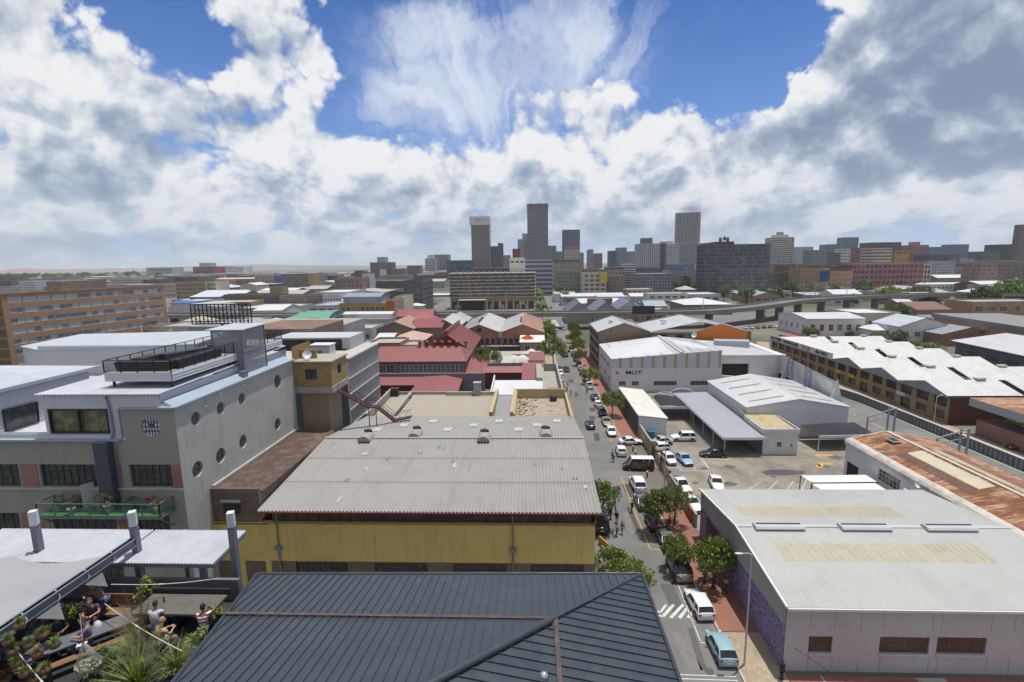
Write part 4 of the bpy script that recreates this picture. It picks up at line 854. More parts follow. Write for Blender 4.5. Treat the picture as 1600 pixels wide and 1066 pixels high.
# ================= brown building with white gabled roofs by the street =================
def brownrow():
    X0=20.8; Y0,Y1=156.,179.; t=empty('mill_building',(X0,Y0,0),'brown brick street building with white gabled roofs and bright orange gable','building')
    zL=12.2; b=MB(); hs=[]
    for k in range(4):
        for z in(.8,3.7,6.6,9.3): hs.append((1+k*5.6,5.8+k*5.6,z,z+1.9))
    h2=[(16.6+2.6*k,18.7+2.6*k,9.6,11.3) for k in range(4)]
    wall(b,(X0,Y1),(X0,Y0),0,zL,hs,.25); wall(b,(X0,Y0),(68,Y0),0,zL-.3,h2,.2); wall(b,(68,Y0),(68,Y1),0,zL-.3); b.build('wall',[BRB],t)
    for h in hs: window(t,(X0,Y1),(X0,Y0),0,h,5,2,FRD,GLASSC,.2,.1)
    for h in h2: window(t,(X0,Y0),(68,Y0),0,h,3,2,FRD,GLASSC,.16,.08)
    s=MB()
    for z in(.2,3.1,6.,9.,12.): s.box((X0-.1,(Y0+Y1)/2,z),(.2,Y1-Y0,.35))
    s.build('string_course',CONC,t)
    rm=mat('white_roof',(.8,.8,.8)); 
    def g(xa,xb,ze,zr,y,yb,front=True,wmt=BRB,nm='gable',base=3.4,roof=True):
        xm=(xa+xb)/2
        if front:
            f=MB(); f.prism([(xa,y-.25),(xb,y-.25),(xb,y),(xa,y)],ze-base,ze); f.face([(xa,y-.25,ze),(xb,y-.25,ze),(xm,y-.25,zr)]); f.face([(xb,y,ze),(xa,y,ze),(xm,y,zr)])
            f.face([(xa,y-.25,ze),(xm,y-.25,zr),(xm,y,zr),(xa,y,ze)]); f.face([(xm,y-.25,zr),(xb,y-.25,ze),(xb,y,ze),(xm,y,zr)]); f.build(nm,wmt,t)
            c=MB(); c.bar((xa,y-.15,ze+.08),(xm,y-.15,zr+.08),.45,.14); c.bar((xm,y-.15,zr+.08),(xb,y-.15,ze+.08),.45,.14); c.build('gable_coping',mat('coping_grey',(.22,.23,.25),.7),t)
        if not roof: return
        r=MB() 
        for q in([V((xa,y+.02,ze-.1)),V((xm,y+.02,zr-.1)),V((xm,yb,zr-.1)),V((xa,yb,ze-.1))],[V((xm,y+.02,zr-.1)),V((xb,y+.02,ze-.1)),V((xb,yb,ze-.1)),V((xm,yb,zr-.1))]): r.slab(q,.12); r.rib(q,(1,0,0),.9,.08,.06)
        r.build('roof',rm,t); c=MB(); c.bar((xa,yb,ze+.05),(xm,yb,zr+.05),.4,.3); c.bar((xm,yb,zr+.05),(xb,yb,ze+.05),.4,.3); c.build('rear_coping',mat('coping_grey',(.22,.23,.25),.7),t)
    g(X0-.1,36.8,zL,zL+2.7,Y0,Y1); g(37.2,68,zL-.3,zL+2.9,Y0+2,Y1,False)
    g(50.6,66.4,12.0,14.5,155.6,156,True,mat('orange_render',(.62,.19,.03),.8,dirt=.12),'orange_gable',5.,False)
    v=MB(); v.box((26,165,zL+2.3),(1,1.4,.7)); v.box((44,168,zL+2.),(1.6,2.2,.5)); v.build('roof_vent',GALV,t)
    d=MB(); dish(d,V((50.2,154.6,11.2)),.9,V((-.7,-.6,.4))); d.bar((50.2,154.7,11),(50.2,155.6,10.6),.08); thing1(d,'satellite_dish',mat('dish_white',(.72,.72,.7),.5),'white satellite dish beside the bright orange gable','satellite dish')
brownrow()
# ================= elevated highway =================
def highway():
    t=empty('elevated_road',(0,260,0),'elevated concrete highway crossing behind the street and curving up to the right','elevated road')
    pts=[V((-420,330,7.6)),V((-260,292,7.6)),V((-201,272,7.6)),V((-100,262,7.6)),V((-45,261,7.7)),V((16,259,7.8)),V((60,258,8)),V((92,262,8.1)),V((128,284,8.4)),V((163,312,8.8)),V((205,333,9.)),V((250,344,9.)),V((300,350,8.8)),V((420,352,7)),V((560,340,5))]
    pts2=[]
    for i in range(len(pts)-1):
        p0,p1,p2,p3=pts[max(i-1,0)],pts[i],pts[i+1],pts[min(i+2,len(pts)-1)]
        for k in range(6):
            s=k/6; pts2.append(.5*((2*p1)+(p2-p0)*s+(2*p0-5*p1+4*p2-p3)*s*s+(3*p1-p0-3*p2+p3)*s**3))
    W_=6.2; L=[];Rr=[]
    for i,p in enumerate(pts2):
        d=(pts2[min(i+1,len(pts2)-1)]-pts2[max(i-1,0)]); d.z=0; d.normalize(); n=V((-d.y,d.x,0)); L.append(p+n*W_); Rr.append(p-n*W_)
    up=lambda ps,z:[p+V((0,0,z)) for p in ps]
    b=MB(); b.grid([up(Rr,0),up(L,0)],0,True); b.build('carriageway',MT['asphalt'],t)
    CB=mat('highway_concrete',(.27,.245,.20),.9,dirt=.45,ds=.3,streak=.5)
    b=MB(); b.grid([up(Rr,-1.15),up(Rr,.9)],0,False); b.grid([up(L,.9),up(L,-1.15)],0,False)
    inn=lambda ps,qs,k:[p.lerp(q,k) for p,q in zip(ps,qs)]
    for A_,B_ in((Rr,L),(L,Rr)):
        I=inn(A_,B_,.03); a=up(A_,.9); c=up(I,.9); b.grid([a,c] if A_ is Rr else [c,a],0,False); d=up(I,0); b.grid([c,d] if A_ is Rr else [d,c],0,False)
    b.grid([up(inn(L,Rr,0),-1.15),up(inn(Rr,L,0),-1.15)],0,False); b.build('deck_edge',CB,t)
    b=MB(); 
    for ps in (Rr,L):
        for p,q in zip(ps,ps[1:]): b.bar(p+V((0,0,1.25)),q+V((0,0,1.25)),.08)
    b.build('guard_rail',GALV,t)
    for i in range(6,len(pts2)-6,3):
        p=pts2[i]
        if -2<p.x<26 or 93<p.x<118: continue
        c=MB(); d=(pts2[i+1]-pts2[i]).normalized(); an=math.atan2(d.y,d.x); c.box((p.x,p.y,(p.z-1.15)/2),(1.6,4.2,p.z-1.15),rz=an); c.build('pier',CB,t)
highway()
# ================= middle distance, right of the street =================
for a in [
 # xl,xr,y eave,ze,depth,rise,axis,wall,roof,label,win,side
 (1070,1145,476,318,34,3.,'h','br','w','low brick hall with white hipped roof behind the highway',(9,1,.5,.4),(5,1,.5,.4)),
 (1045,1071,458,430,18,1,'f','or','b','small plain orange brick block behind the flyover',(3,1,.3,.2),None),
 (979,1021,452,470,20,0,'f','cr','w','cream two storey block with white framed bays',(5,2,.7,.5),None),
 (986,1032,463,420,26,2,'x','lg','w','long white roofed shed below the cream block',(6,1,.3,.3),None),
 (877,975,463,395,20,2.,'x','lg','lg','long grey shed with pale double pitched roof by the palm street',(14,1,.5,.25),(3,2,.6,.5)),
 (900,968,474,352,16,3,'x','lg','lg','pale shed with plain blue grey roof slope',(5,1,.2,.3),None),
 (885,925,489,278,30,6,'y','gy','bg','leftmost of the grey gabled sheds beside the flyover',None,None),
 (926,968,488,278,30,6,'y','gy','bg','middle one of the grey gabled sheds beside the flyover',None,None),
 (966,1002,483,300,30,5,'y','lg','bg','rightmost and lightest of the grey gabled sheds beside the flyover',None,None),
 (866,899,459,430,26,1,'x','w','lgr','white shed with pale green roof beside the palm street',None,(4,1,.6,.4)),
 (911,948,426,440,22,0,'f','cr','c','cream framed brown block with yellow banner',(4,6,.75,.62),(4,6,.6,.5)),
 (950,974,432,450,20,0,'f','bw','w','brown block with white roof beside the banner block',(4,5,.6,.45),None),
 (869,910,424,470,24,0,'f','ol','c','olive concrete block with six floors of long windows',(6,7,.85,.5),(4,6,.7,.5)),
 (1260,1320,461,390,20,1,'m','rd','g','red brick shed with flat grey roof beside the flyover',(5,1,.3,.2),(4,1,.3,.3)),
 (1315,1366,461,420,16,0,'f','gy','g','long low grey roof between trees beside the flyover',None,None),
 (1262,1352,498,222,26,1.5,'x','w','w','white triangular roofed warehouse in front of the flyover piers',(6,1,.5,.4),(5,1,.3,.3)),
 (1340,1408,489,235,24,.6,'f','cr','w','cream flat roofed house with small upper windows',(5,1,.4,.3),(8,2,.4,.3)),
 (1405,1485,510,205,16,3.5,'y','w','lg','white gabled house with faded brown roof sheet',(4,1,.5,.35),(4,1,.4,.3)),
 (1405,1430,474,300,12,2,'x','rd','lg','small red brick house with grey roof beside the bushes',(2,2,.4,.3),None),
 (1433,1487,484,285,26,3.5,'x','rd','br','long brown tiled roof house behind the white gabled house',(8,1,.3,.3),None),
 (1520,1640,471,300,20,0,'f','or','gy','orange brick workshop under grey fascia at the right edge',(6,1,.6,.4),None),
 (1486,1545,503,225,20,1.,'m','w','g','low white annex behind the brown gabled wall',(3,1,.4,.3),None),
 (1472,1560,522,196,10,2.6,'y','rd','g','low dark brick gabled shed near the scrub',None,None),
 (1365,1413,516,212,12,2,'h','w','w','small white hipped tent roof shelter by the scrub',None,None),
 (1438,1531,444,520,12,1.4,'h','w','w','long white building with a row of small dark windows',(14,1,.5,.35),None),
 (1465,1533,434,560,20,3,'x','gy','w','white roofed shed behind the long white building',None,None),
 (1446,1518,458,470,20,0,'f','oc','cr' if False else 'c','low ochre wall block below the long white building',None,None),
 (1203,1248,426,520,20,0,'f','bw','b','dark umber block with yellow lit floors right of the black slab',(8,5,.8,.45),None),
 (1251,1296,419,490,22,0,'f','or','b','orange brick block carrying a blue billboard',(6,5,.4,.4),None),
 (1297,1333,424,500,22,0,'f','or','b','orange brick block with small cream windows in rows',(9,4,.45,.4),None),
 (1534,1562,411,500,22,0,'f','rd','c','left one of two brown brick blocks with cream grid at right edge',(3,7,.8,.6),(4,7,.7,.6)),
 (1563,1610,411,500,22,0,'f','br','c','right one of two brown brick blocks with cream grid at right edge',(5,7,.8,.6),None),
 (1000,1048,474,400,10,1,'x','gy','gr','green tarpaulin stall beside the cream block',None,None)]:
    dpx(*a[:10],win=a[10],side=a[11],par=.5 if a[6]=='f' else 0)
def greyshed():
    ze=6.5; a,c=P(1494,533,ze),P(1680,572,ze); d=(c-a).normalized(); n=V((-d.y,d.x,0)); t=empty('warehouse',(a.x,a.y,0),'dark grey walled warehouse with plain white roof at the right edge','warehouse')
    b=MB(); b.prism([a,c,c+n*30,a+n*30],0,ze-.2); b.build('wall',WM['dg'],t)
    for k in range(6): q=a+d*(6+k*7); w=MB(); w.bar(V((q.x,q.y,3.6))-n*.05,V((q.x,q.y,3.6))-n*.05+d*4,.1,1.3); w.build('window',GLASS,t)
    r=MB(); up=V((0,0,2.6)); lo=V((0,0,.1)); q=[a-d-n+lo,c-n+lo,c+n*15+up,a-d+n*15+up]; r.slab(q,.2); r.rib(q,n,1.1,.1,.08); q=[a-d+n*15+up,c+n*15+up,c+n*31+lo,a-d+n*31+lo]; r.slab(q,.2); r.build('roof',mat('white_roof',(.8,.8,.8)),t)
    w=MB(); e,f=P(1452,549,4.6),P(1690,608,4.6); X0,Y0=e.x,e.y; e.z=f.z=2.3; w.bar(e,f,.4,4.6); thing1(w,'boundary_wall',mat('wall_slate',(.20,.20,.205),.9,dirt=.3,streak=.2),'tall plain grey wall in front of the dark walled warehouse','wall')
    w=MB()
    w.bar((118,172,1.3),(X0,Y0,1.3),.3,2.6); w.bar((104,212,1.3),(118,172,1.3),.3,2.6); thing1(w,'boundary_wall',mat('wall_graffiti',(.16,.075,.055),.9,dirt=.5,ds=.8,dc=(.09,.09,.12)),'long rust brown graffitied wall behind the ochre workshops','wall')
    w=MB(); w.bar((130,262,1.4),(155,236,1.4),.3,2.8); w.bar((155,236,1.4),(168,222,1.4),.3,2.8); thing1(w,'boundary_wall',mat('wall_old_stone',(.2,.17,.13),.9,dirt=.6,ds=.6),'weathered stone wall beside the brick plaza','wall')
    a,c=P(1458,492,9),P(1640,520,9); d=(c-a).normalized(); n=V((-d.y,d.x,0)); t=empty('market_hall',(a.x,a.y,0),'long low brick hall under slanting grey concrete fascia at the right edge','hall')
    b=MB(); b.prism([a+n*.5,c+n*.5,c+n*26,a+n*26],0,8); b.build('wall',ORB,t); r=MB(); r.prism([a-d,c,c+n*27,a+n*27-d],7.8,9.6,bot=True); r.build('roof',mat('roof_weathered',(.22,.215,.205),.8,dirt=.4),t)
greyshed()
def board(px0,px1,py0,py1,Y,c,label,legs=True,txt=None,name='billboard'):
    a,b_=D(px0,py1,Y),D(px1,py0,Y); t=empty(name,((a.x+b_.x)/2,Y,0),label,'billboard'); m=MB(); m.box(((a.x+b_.x)/2,Y,(a.z+b_.z)/2),(b_.x-a.x,.5,b_.z-a.z)); m.build('panel',mat('panel_%d_%d'%(px0,py0),c,.6,dirt=.3,ds=.2,dc=mul(c,1.8)),t)
    if legs:
        for k in range(4):
            l=MB(); x=a.x+(b_.x-a.x)*(k+.3)/3.6; l.bar((x,Y+.4,0),(x,Y+.4,a.z),.3); l.build('leg',CONC,t)
    return t
board(988,1023,478,491,232,(.03,.032,.037),'black backed billboard above the white gabled roofs'); board(1280,1297,423,440,480,(.03,.07,.2),'blue billboard on the orange brick block')
board(937,949,427,441,436,(.5,.36,.05),'yellow banner with small print on the cream framed block',False)
# ================= red roofed block, brick halls, other roofs left of the street =================
RS=mat('red_sheet',(.26,.088,.078),.55,dirt=.6,ds=.35,streak=.35,sx=(2,.3,1),dc=(.20,.075,.065))
def redblock():
    t=empty('schoolhouse',(-30,135,0),'long brick building with red sheet roof and row of white windows','building')
    X0,X1,Y0,Y1=-44.,-18.3,134.,150.; ze=7.6
    b=MB(); hs=[(1.0,2.6,4.4,6.6),(3.6,5.8,4.4,6.6)]+[(7.6+k*1.27,8.6+k*1.27,4.4,6.6) for k in range(14)]
    wall(b,(X0,Y0),(X1,Y0),0,ze,hs,.18); wall(b,(X1,Y0),(X1,Y1),0,ze); b.build('wall',[BRB],t)
    for h in hs: window(t,(X0,Y0),(X1,Y0),0,h,2,2,FRW,GLASS,.12,.12)
    r=MB(); q=[V((X0,Y0-.6,ze)),V((X1+.3,Y0-.6,ze)),V((X1-2.5,Y0+7,ze+3.)),V((X0,Y0+7,ze+3.))]; r.slab(q,.15); r.rib(q,(0,1,0),.8,.06,.04)
    q2=[V((X1+.3,Y0-.6,ze)),V((X1+.3,Y1,ze)),V((X1-2.5,Y0+7,ze+3.))]; r.slab(q2,.15); q3=[V((X1+.3,Y1,ze)),V((X0,Y1,ze)),V((X0,Y0+7,ze+3.)),V((X1-2.5,Y0+7,ze+3.))]; r.slab(q3,.15); r.build('roof',RS,t)
    for k in range(7):
        if k==5: x=-20.5
        x=-32.3+k*2.15 if k<6 else -19.
        v=MB(); v.lathe((x,Y0+6.8,ze+2.9),[(.28,0),(.28,.9),(.5,1.),(.62,1.5),(.25,1.7)],8); v.build('roof_cowl',RS,t)
    for a,c_,e,f_,z0,z1 in((-18.3,-13.,131.,141.,0,4.9),):
        pass
    t2=empty('annex',(-16,133,0),'square red roofed annex right of the long schoolhouse','building'); b=MB(); b.prism([(-18.2,133),(-13.,133),(-13.,146),(-18.2,146)],0,[3.8,3.8,6.6,6.6]); b.build('wall',REDB,t2)
    r=MB(); q=[V((-18.6,132.6,4.0)),V((-12.8,132.6,4.0)),V((-12.8,146,6.9)),V((-18.,146,6.9))]; r.slab(q,.15); r.rib(q,(0,1,0),.8,.06,.04); r.build('roof',RS,t2)
    # grey parapet wall in front
    w=MB(); w.prism([(-44,128.6),(-12.6,128.6),(-12.6,129.2),(-44,129.2)],0,5.3,0); w.prism([(-44,129.2),(-20,129.2),(-20,134),(-44,134)],0,3.6); thing1(w,'parapet_wall',mat('parapet_violetgrey',(.20,.19,.23),.8,dirt=.2),'long violet grey parapet wall below the red roofed schoolhouse','wall')
    t3=empty('annex',(-28,124,0),'low red roofed annex with broad right wing in front of the parapet','building')
    b=MB(); b.prism([(-40,124),(-26,124),(-26,128),(-40,128)],0,3.4); b.prism([(-29,112),(-18.6,112),(-18.6,127.6),(-29,127.6)],0,3.4); b.build('wall',mat('wall_darkred',(.13,.03,.03),.8),t3)
    r=MB(); q=[V((-40.6,123.2,3.5)),V((-26,123.2,3.5)),V((-26,128.4,4.5)),V((-40.6,128.4,4.5))]; r.slab(q,.2); r.rib(q,(0,1,0),.8,.06,.04)
    q=[V((-29.3,111.,3.7)),V((-23.,111.,4.7)),V((-23.,128.4,4.9)),V((-29.3,128.4,4.55))]; r.slab(q,.2); q=[V((-23.,111.,4.7)),V((-17.6,111.,3.7)),V((-18.4,128.4,3.9)),V((-23.,128.4,4.9))]; r.slab(q,.2); r.build('roof',RS,t3)
    # big red gabled hall with raised curved monitor
    t4=empty('drill_hall',(-26,158,0),'tall red roofed hall with stepped roof monitor above the schoolhouse','hall')
    xa,xb,ya,yb=-33.5,-19.,152.,181.; xm=-26.6; ze,zr=7.4,12.6
    b=MB(); b.prism([(xa,ya),(xb,ya),(xb,yb),(xa,yb)],0,ze-.1); b.face([(xa,ya,ze-.1),(xb,ya,ze-.1),(xm,ya,zr-.1)]); b.face([(xb,yb,ze-.1),(xa,yb,ze-.1),(xm,yb,zr-.1)]); b.build('wall',mat('wall_darkred',(.13,.03,.03)),t4)
    r=MB()
    for q in([V((xa-.5,ya-.4,ze-.2)),V((xm,ya-.4,zr)),V((xm,yb,zr)),V((xa-.5,yb,ze-.2))],[V((xm,ya-.4,zr)),V((xb+.5,ya-.4,ze-.2)),V((xb+.5,yb,ze-.2)),V((xm,yb,zr))]): r.slab(q,.15); r.rib(q,(1,0,0),.8,.06,.05)
    r.build('roof',RS,t4); r=MB()
    prof=[(-1.,8.6),(-4.8,8.3),(-4.3,9.8),(-2.8,11.3),(-.6,12.9),(.6,13.4)]
    r.grid([[(xm+p[0],y,p[1]+.5) for p in prof[1:]] for y in(ya-.2,yb-2)],0,False,flip=True); f=[(xm+p[0],ya-.2,p[1]+.5) for p in prof[1:]]+[(xm+.6,ya-.2,12.4),(xm-4.8,ya-.2,8.3)]; r.face(f); r.face([(xm+.6,ya-.2,13.9),(xm+.6,ya-.2,12.),(xm+.6,yb-2,12.),(xm+.6,yb-2,13.9)]); r.build('roof_monitor',RS,t4)
redblock()
dpx(757,823,582,133,5,1.2,'x',mat('wall_darkred',(.13,.03,.03)),RS,'low red roofed strip behind the white corrugated roof'); 
dpx(817,849,593,118,12,1.6,'m',WM['gy'],RS,'red roofed room with grey door wall beside the street',name='annex'); dpx(828,849,563,146,6,1.5,'m','gy',RS,'small blue grey shed with red roof behind the garden umbrellas',name='annex')
w=MB(); w.prism([(-12.4,137),(2.6,137),(2.6,137.4),(-12.4,137.4)],0,6.3); thing1(w,'parapet_wall',mat('parapet_violetgrey',(.20,.19,.23)),'short violet grey parapet wall below the umbrella garden','wall')
def gardens():
    t=empty('roof_terrace',(-5,150,0),'raised garden terrace with planting and pergola rails','terrace'); b=MB(); b.prism([(-14,139),(3,139),(3,168),(-14,168)],0,4.2); b.build('deck',CONCL,t)
    g=MB()
    for k in range(22): g.bar((-14+k*.5,160,4.2),(-14+k*.5,160,6.),.08)
    g.bar((-14,160,6.),(-3,160,6.),.12); g.build('railing',BLACKM,t); g=MB(); g.bar((-1.5,150,6.),(-1.5,152,6.),.2); g.bar((-6,150,6.),(3,150,6.),.2); g.bar((-6,152,6.),(3,152,6.),.2); g.build('pergola',BLACKM,t)
    for x,y in((-5.4,147),(-2.9,147.3),(-.2,158)):
        u=MB(); u.lathe((x,y,4.2),[(.04,0),(.04,2.1)],6); u.lathe((x,y,6.1),[(1.4,0),(.1,.7)],10); thing1(u,'garden_umbrella',mat('umbrella_cream',(.62,.56,.44),.8),{-5.4:'left one of two cream garden umbrellas on the terrace',-2.9:'right one of two cream garden umbrellas on the terrace',-.2:'cream garden umbrella standing alone under the ochre building'}[x],'umbrella',None)
gardens()
def halls():
    # twin gabled brick market hall with balcony of people
    t=empty('market_hall',(-12,186,0),'twin gabled orange brick hall with white roofs and crowded balcony','hall')
    Y0=188.; a=D(716,520,Y0); b_=D(850,520,Y0); X0,X1=a.x,b_.x; ze=a.z; xm=D(782,517,Y0).x; B=MB()
    hs=[(1.8+k*2.15+(.4 if k>6 else 0),3.2+k*2.15+(.4 if k>6 else 0),ze-4.6,ze-2.4) for k in range(12)]
    wall(B,(X0,Y0),(X1,Y0),0,ze,hs,.3); wall(B,(X1,Y0),(X1,Y0+45),0,ze)
    for xa,xb in((X0,xm),(xm,X1)): B.face([(xa,Y0,ze),(xb,Y0,ze),((xa+xb)/2,Y0,ze+3.)])
    B.build('wall',brick('brick_hall',(.37,.13,.055)),t)
    for h in hs: window(t,(X0,Y0),(X1,Y0),0,h,2,2,FRD,GLASS,.2,.12)
    for i,(xa,xb) in enumerate(((X0,xm),(xm,X1))):
        m=(xa+xb)/2
        for j,q in enumerate(([V((xa-.2,Y0-.4,ze)),V((m,Y0-.4,ze+3.2)),V((m,Y0+45,ze+3.2)),V((xa-.2,Y0+45,ze))],[V((m,Y0-.4,ze+3.2)),V((xb+.2,Y0-.4,ze)),V((xb+.2,Y0+45,ze)),V((m,Y0+45,ze+3.2))])):
            r=MB(); r.slab(q,.15); r.rib(q,(1,0,0),1.,.1,.06); r.build('roof',RM['p'] if i and j else mat('roof_patchy_white',(.74,.74,.71)),t)
        for k in range(5):
            v=MB(); v.lathe((m-.6,Y0+6+k*3.2,ze+2.8),[(.3,0),(.3,.8),(.5,.9),(.1,1.3)],6); v.build('roof_cowl',RM['r'],t)
    d=MB(); d.box((xm,Y0-.5,ze-.6),(1.1,.8,2.4)); d.build('duct',GALV,t)
    w=MB(); w.box(((X0+xm)/2,Y0-.06,ze+1.),(1.6,.1,1.2)); w.build('gable_window',BLACKM,t)
    s=MB(); s.lathe((X0+14.6,Y0-.08,ze-2.8),[(.0,0),(.9,0)],12); 
    k=MB(); k.box(((X0+X1)/2-3,Y0-1.6,ze-5.),(X1-X0-7,3.2,.25)); k.build('balcony_deck',CONC,t); k=MB(); k.bar((X0,Y0-3.1,ze-3.8),(X1-7,Y0-3.1,ze-3.8),.1); k.bar((X0,Y0-3.1,ze-4.3),(X1-7,Y0-3.1,ze-4.3),.06)
    for i in range(20): k.bar((X0+i*1.25,Y0-3.1,ze-4.9),(X0+i*1.25,Y0-3.1,ze-3.8),.06)
    k.build('railing',BLACKM,t)
    k=MB()
    for i in range(6): k.bar((X0+2+i*4.2,Y0-2.8,0),(X0+2+i*4.2,Y0-2.8,ze-5.1),.3)
    k.build('balcony_post',BLACKM,t)
    s=MB(); s.face([(X0+15.3+.9*math.cos(2*PI*i/14),Y0-.08,ze-3.+.9*math.sin(2*PI*i/14)) for i in range(14)]); s.build('round_sign',mat('sign_blue',(.05,.09,.3),.6),t)
    global BALC; BALC=(X0,Y0-2.2,ze-4.87)
    # ochre building with roof star
    t=empty('corner_building',(0,178,0),'small ochre building with a red star shape on its white roof','building'); c=D(813,535,176.); e=D(850,534,176.); X0,X1,z=c.x,e.x,c.z
    b=MB(); hs=[(1.6,3.4,z-3.,z-1.2),(5.6,7.4,z-3.,z-1.2)]; wall(b,(X0,176),(X1,176),0,z,hs,.2); wall(b,(X1,176),(X1,186),0,z); wall(b,(X0,186),(X0,176),0,z); b.build('wall',TANB,t)
    for h in hs: window(t,(X0,176),(X1,176),0,h,2,2,FRW,GLASS,.15,.12)
    r=MB(); r.slab([V((X0-.3,175.6,z+.1)),V((X1+.4,175.6,z+.1)),V((X1+.4,187,z+1.)),V((X0-.3,187,z+1.))],.25); r.build('roof',WM['w'],t)
    s=MB(); cx,cy=X0+2.6,180.5; pts=[]
    for k in range(10):
        an=PI/2+k*PI/5+.2; rr=2.9 if k%2==0 else .85; pts.append((cx+rr*math.cos(an),cy+rr*.9*math.sin(an)))
    for k in range(10):
        p,q=pts[k],pts[(k+1)%10]; s.face([(p[0],p[1],z+.6+.0),(q[0],q[1],z+.6),(cx,cy,z+2.2)])
    s.build('roof_star',mat('star_red',(.75,.12,.05),.6),t)
halls()
for a in [
 (588,646,514,196,24,3.,'y','br','p','pinkish patched gabled roof left of the brick market hall',None,None),
 (640,690,512,200,20,2.6,'x','br','mr','maroon roof between the pinkish roofs',None,None),
 (672,716,512,206,26,3.4,'y','br','w','white ribbed gabled roof touching the brick market hall',None,None),
 (690,730,503,236,20,3.,'y','br','lg','grey gabled roof with red cowls before the highway',None,None),
 (586,612,531,166,12,1.5,'x','br','w','white ended low roof beside the dark brick wall',None,None),
 (612,664,531,164,12,2.2,'h','br','p','salmon hipped roof above the cream mural wall',None,None),
 (574,624,536,150,12,0,'f','rd','c','blank dark brick block behind the mullioned office',None,None),
 (624,652,539,152,10,0,'f','cr','c','cream block with faded mural faces',None,None),
 (756,852,618,98.5,0.3,0.02,'f','cn','c','thin grey wall behind the tan corrugated roof',None,None),
 ]: dpx(*a[:10],win=a[10],side=a[11],par=.5 if a[6]=='f' else 0)
def backroofs():
    # white corrugated roof
    t=empty('lock_up',(-3,100,0),'white corrugated roof shed between the red roofs and tan roof','shed'); z=6.4
    q=[P(768,619,z),P(853,617,z),P(852,594,z+.8),P(803,593,z+.8),P(783,594,z+.8)]; q=[V((q[0].x,q[0].y,z)),V((q[1].x,q[0].y,z)),V((q[1].x,q[2].y,z+.8)),V((q[4].x,q[2].y,z+.8))]
    q[3].x=q[0].x; r=MB(); r.slab(q,.12); r.rib(q,(0,1,0),.5,.07,.05); r.build('roof',mat('white_roof',(.8,.8,.8)),t); b=MB(); b.prism([(v.x*.99,v.y) for v in q],0,z-.2); b.build('wall',CONC,t)
    b=MB(); b.bar(q[0]+V((-.1,0,.4)),q[3]+V((-.1,0,.6)),.25,1.4); b.build('parapet',WM['w'],t)
    # tan corrugated roof building
    t=empty('workshop',(-16,84,0),'tan corrugated roof workshop behind the large grey roof','workshop'); z=8.2
    TAN=mat('tan_sheet',(.35,.315,.245),.8,dirt=.45,ds=.25,dc=(.36,.29,.19),streak=.3,sx=(1,.15,1))
    X0,X1,Y0,Y1=-23.3,-7.2,79.5,94.5; r=MB(); r.corr((X0,Y0,z),(X1,Y0,z),(X1,Y1,z+.5),(X0,Y1,z+.5),.36,.035); r.build('roof',TAN,t)
    r=MB(); r.corr((-27.5,Y0,z-.2),(X0-1.,Y0,z-.2),(X0-1.,Y1,z+.5),(-27.5,Y1,z+.5),.36,.035); r.build('roof',TAN,t)
    b=MB(); b.prism([(-28,Y0+.2),(X1,Y0+.2),(X1,Y1),(-28,Y1)],0,z-.4); b.build('wall',CONC,t)
    p=MB(); p.bar((X0-.5,Y0,z+.3),(X0-.5,Y1,z+.9),.5,.5); p.bar((-27.8,Y0,z+.6),(-27.8,Y1,z+1.),.4,1.4); p.box((-18,Y1+.1,z+.75),(22,.35,.6)); p.box((-12,Y1-.6,z+.95),(9.6,.4,.4)); p.build('parapet',CONC,t)
    p=MB(); p.prism([(-7.2,79.5),(-6.6,79.5),(-6.6,95),(-7.2,95)],0,9.7); p.prism([(-3.7,79.5),(-3.2,79.5),(-3.2,95),(-3.7,95)],0,9.7); p.build('party_wall',mat('wall_yellowed',(.46,.37,.20),.9,dirt=.5,ds=.6),t)
    p=MB(); p.slab([V((-6.6,79.6,7.6)),V((-3.7,79.6,7.6)),V((-3.7,94,8.6)),V((-6.6,94,8.6))],.2); p.build('roof_slab',mat('roof_lead',(.27,.27,.27),.8,dirt=.3),t)
    c=MB(); c.box((-10.7,94.2,9.6),(1.3,1.3,3.0)); c.box((-10.7,94.2,11.15),(1.5,1.5,.16)); thing1(c,'chimney',[CONC],'square concrete chimney behind the tan corrugated roof','chimney')
    v=MB()
    for dx in(0,.75): v.lathe((-27.1+dx,93.6,8.6),[(.42,0),(.42,1.5),(.5,1.55),(.5,1.7)],12)
    thing1(v,'roof_vent',mat('vent_dark',(.09,.06,.05),.7,dirt=.4),'pair of dark round roof vents beside the tan roof','vent')
    # open walled rooftop
    t=empty('flat_roof_building',(1,86,0),'yellowed flat rooftop with littered floor and yellow front parapet','building'); X0,X1,Y0,Y1=-3.2,6.6,79.5,95.5
    b=MB(); b.prism([(X0,Y0),(X1,Y0),(X1,Y1),(X0,Y1)],0,7.7,0,1); b.build('wall',[mat('wall_yellowed',(.46,.37,.20)),mat('roof_litter',(.38,.31,.22),.95,dirt=.75,ds=1.1,dc=(.15,.13,.11))],t)
    p=MB(); p.box((X0+.1,(Y0+Y1)/2,8.5),(.35,Y1-Y0,1.7)); p.box((X1-.15,(Y0+Y1)/2,8.3),(.35,Y1-Y0,1.2)); p.box(((X0+X1)/2,Y1-.2,8.6),(X1-X0,.35,1.9)); p.build('parapet',mat('wall_yellowed',(.46,.37,.20)),t)
    p=MB(); p.box(((X0+X1)/2,Y0-.25,8.1),(X1-X0+.3,.45,.95)); p.build('front_parapet',mat('parapet_yellow',(.52,.38,.10),.9,dirt=.4,ds=.6),t)
    rub=MB()
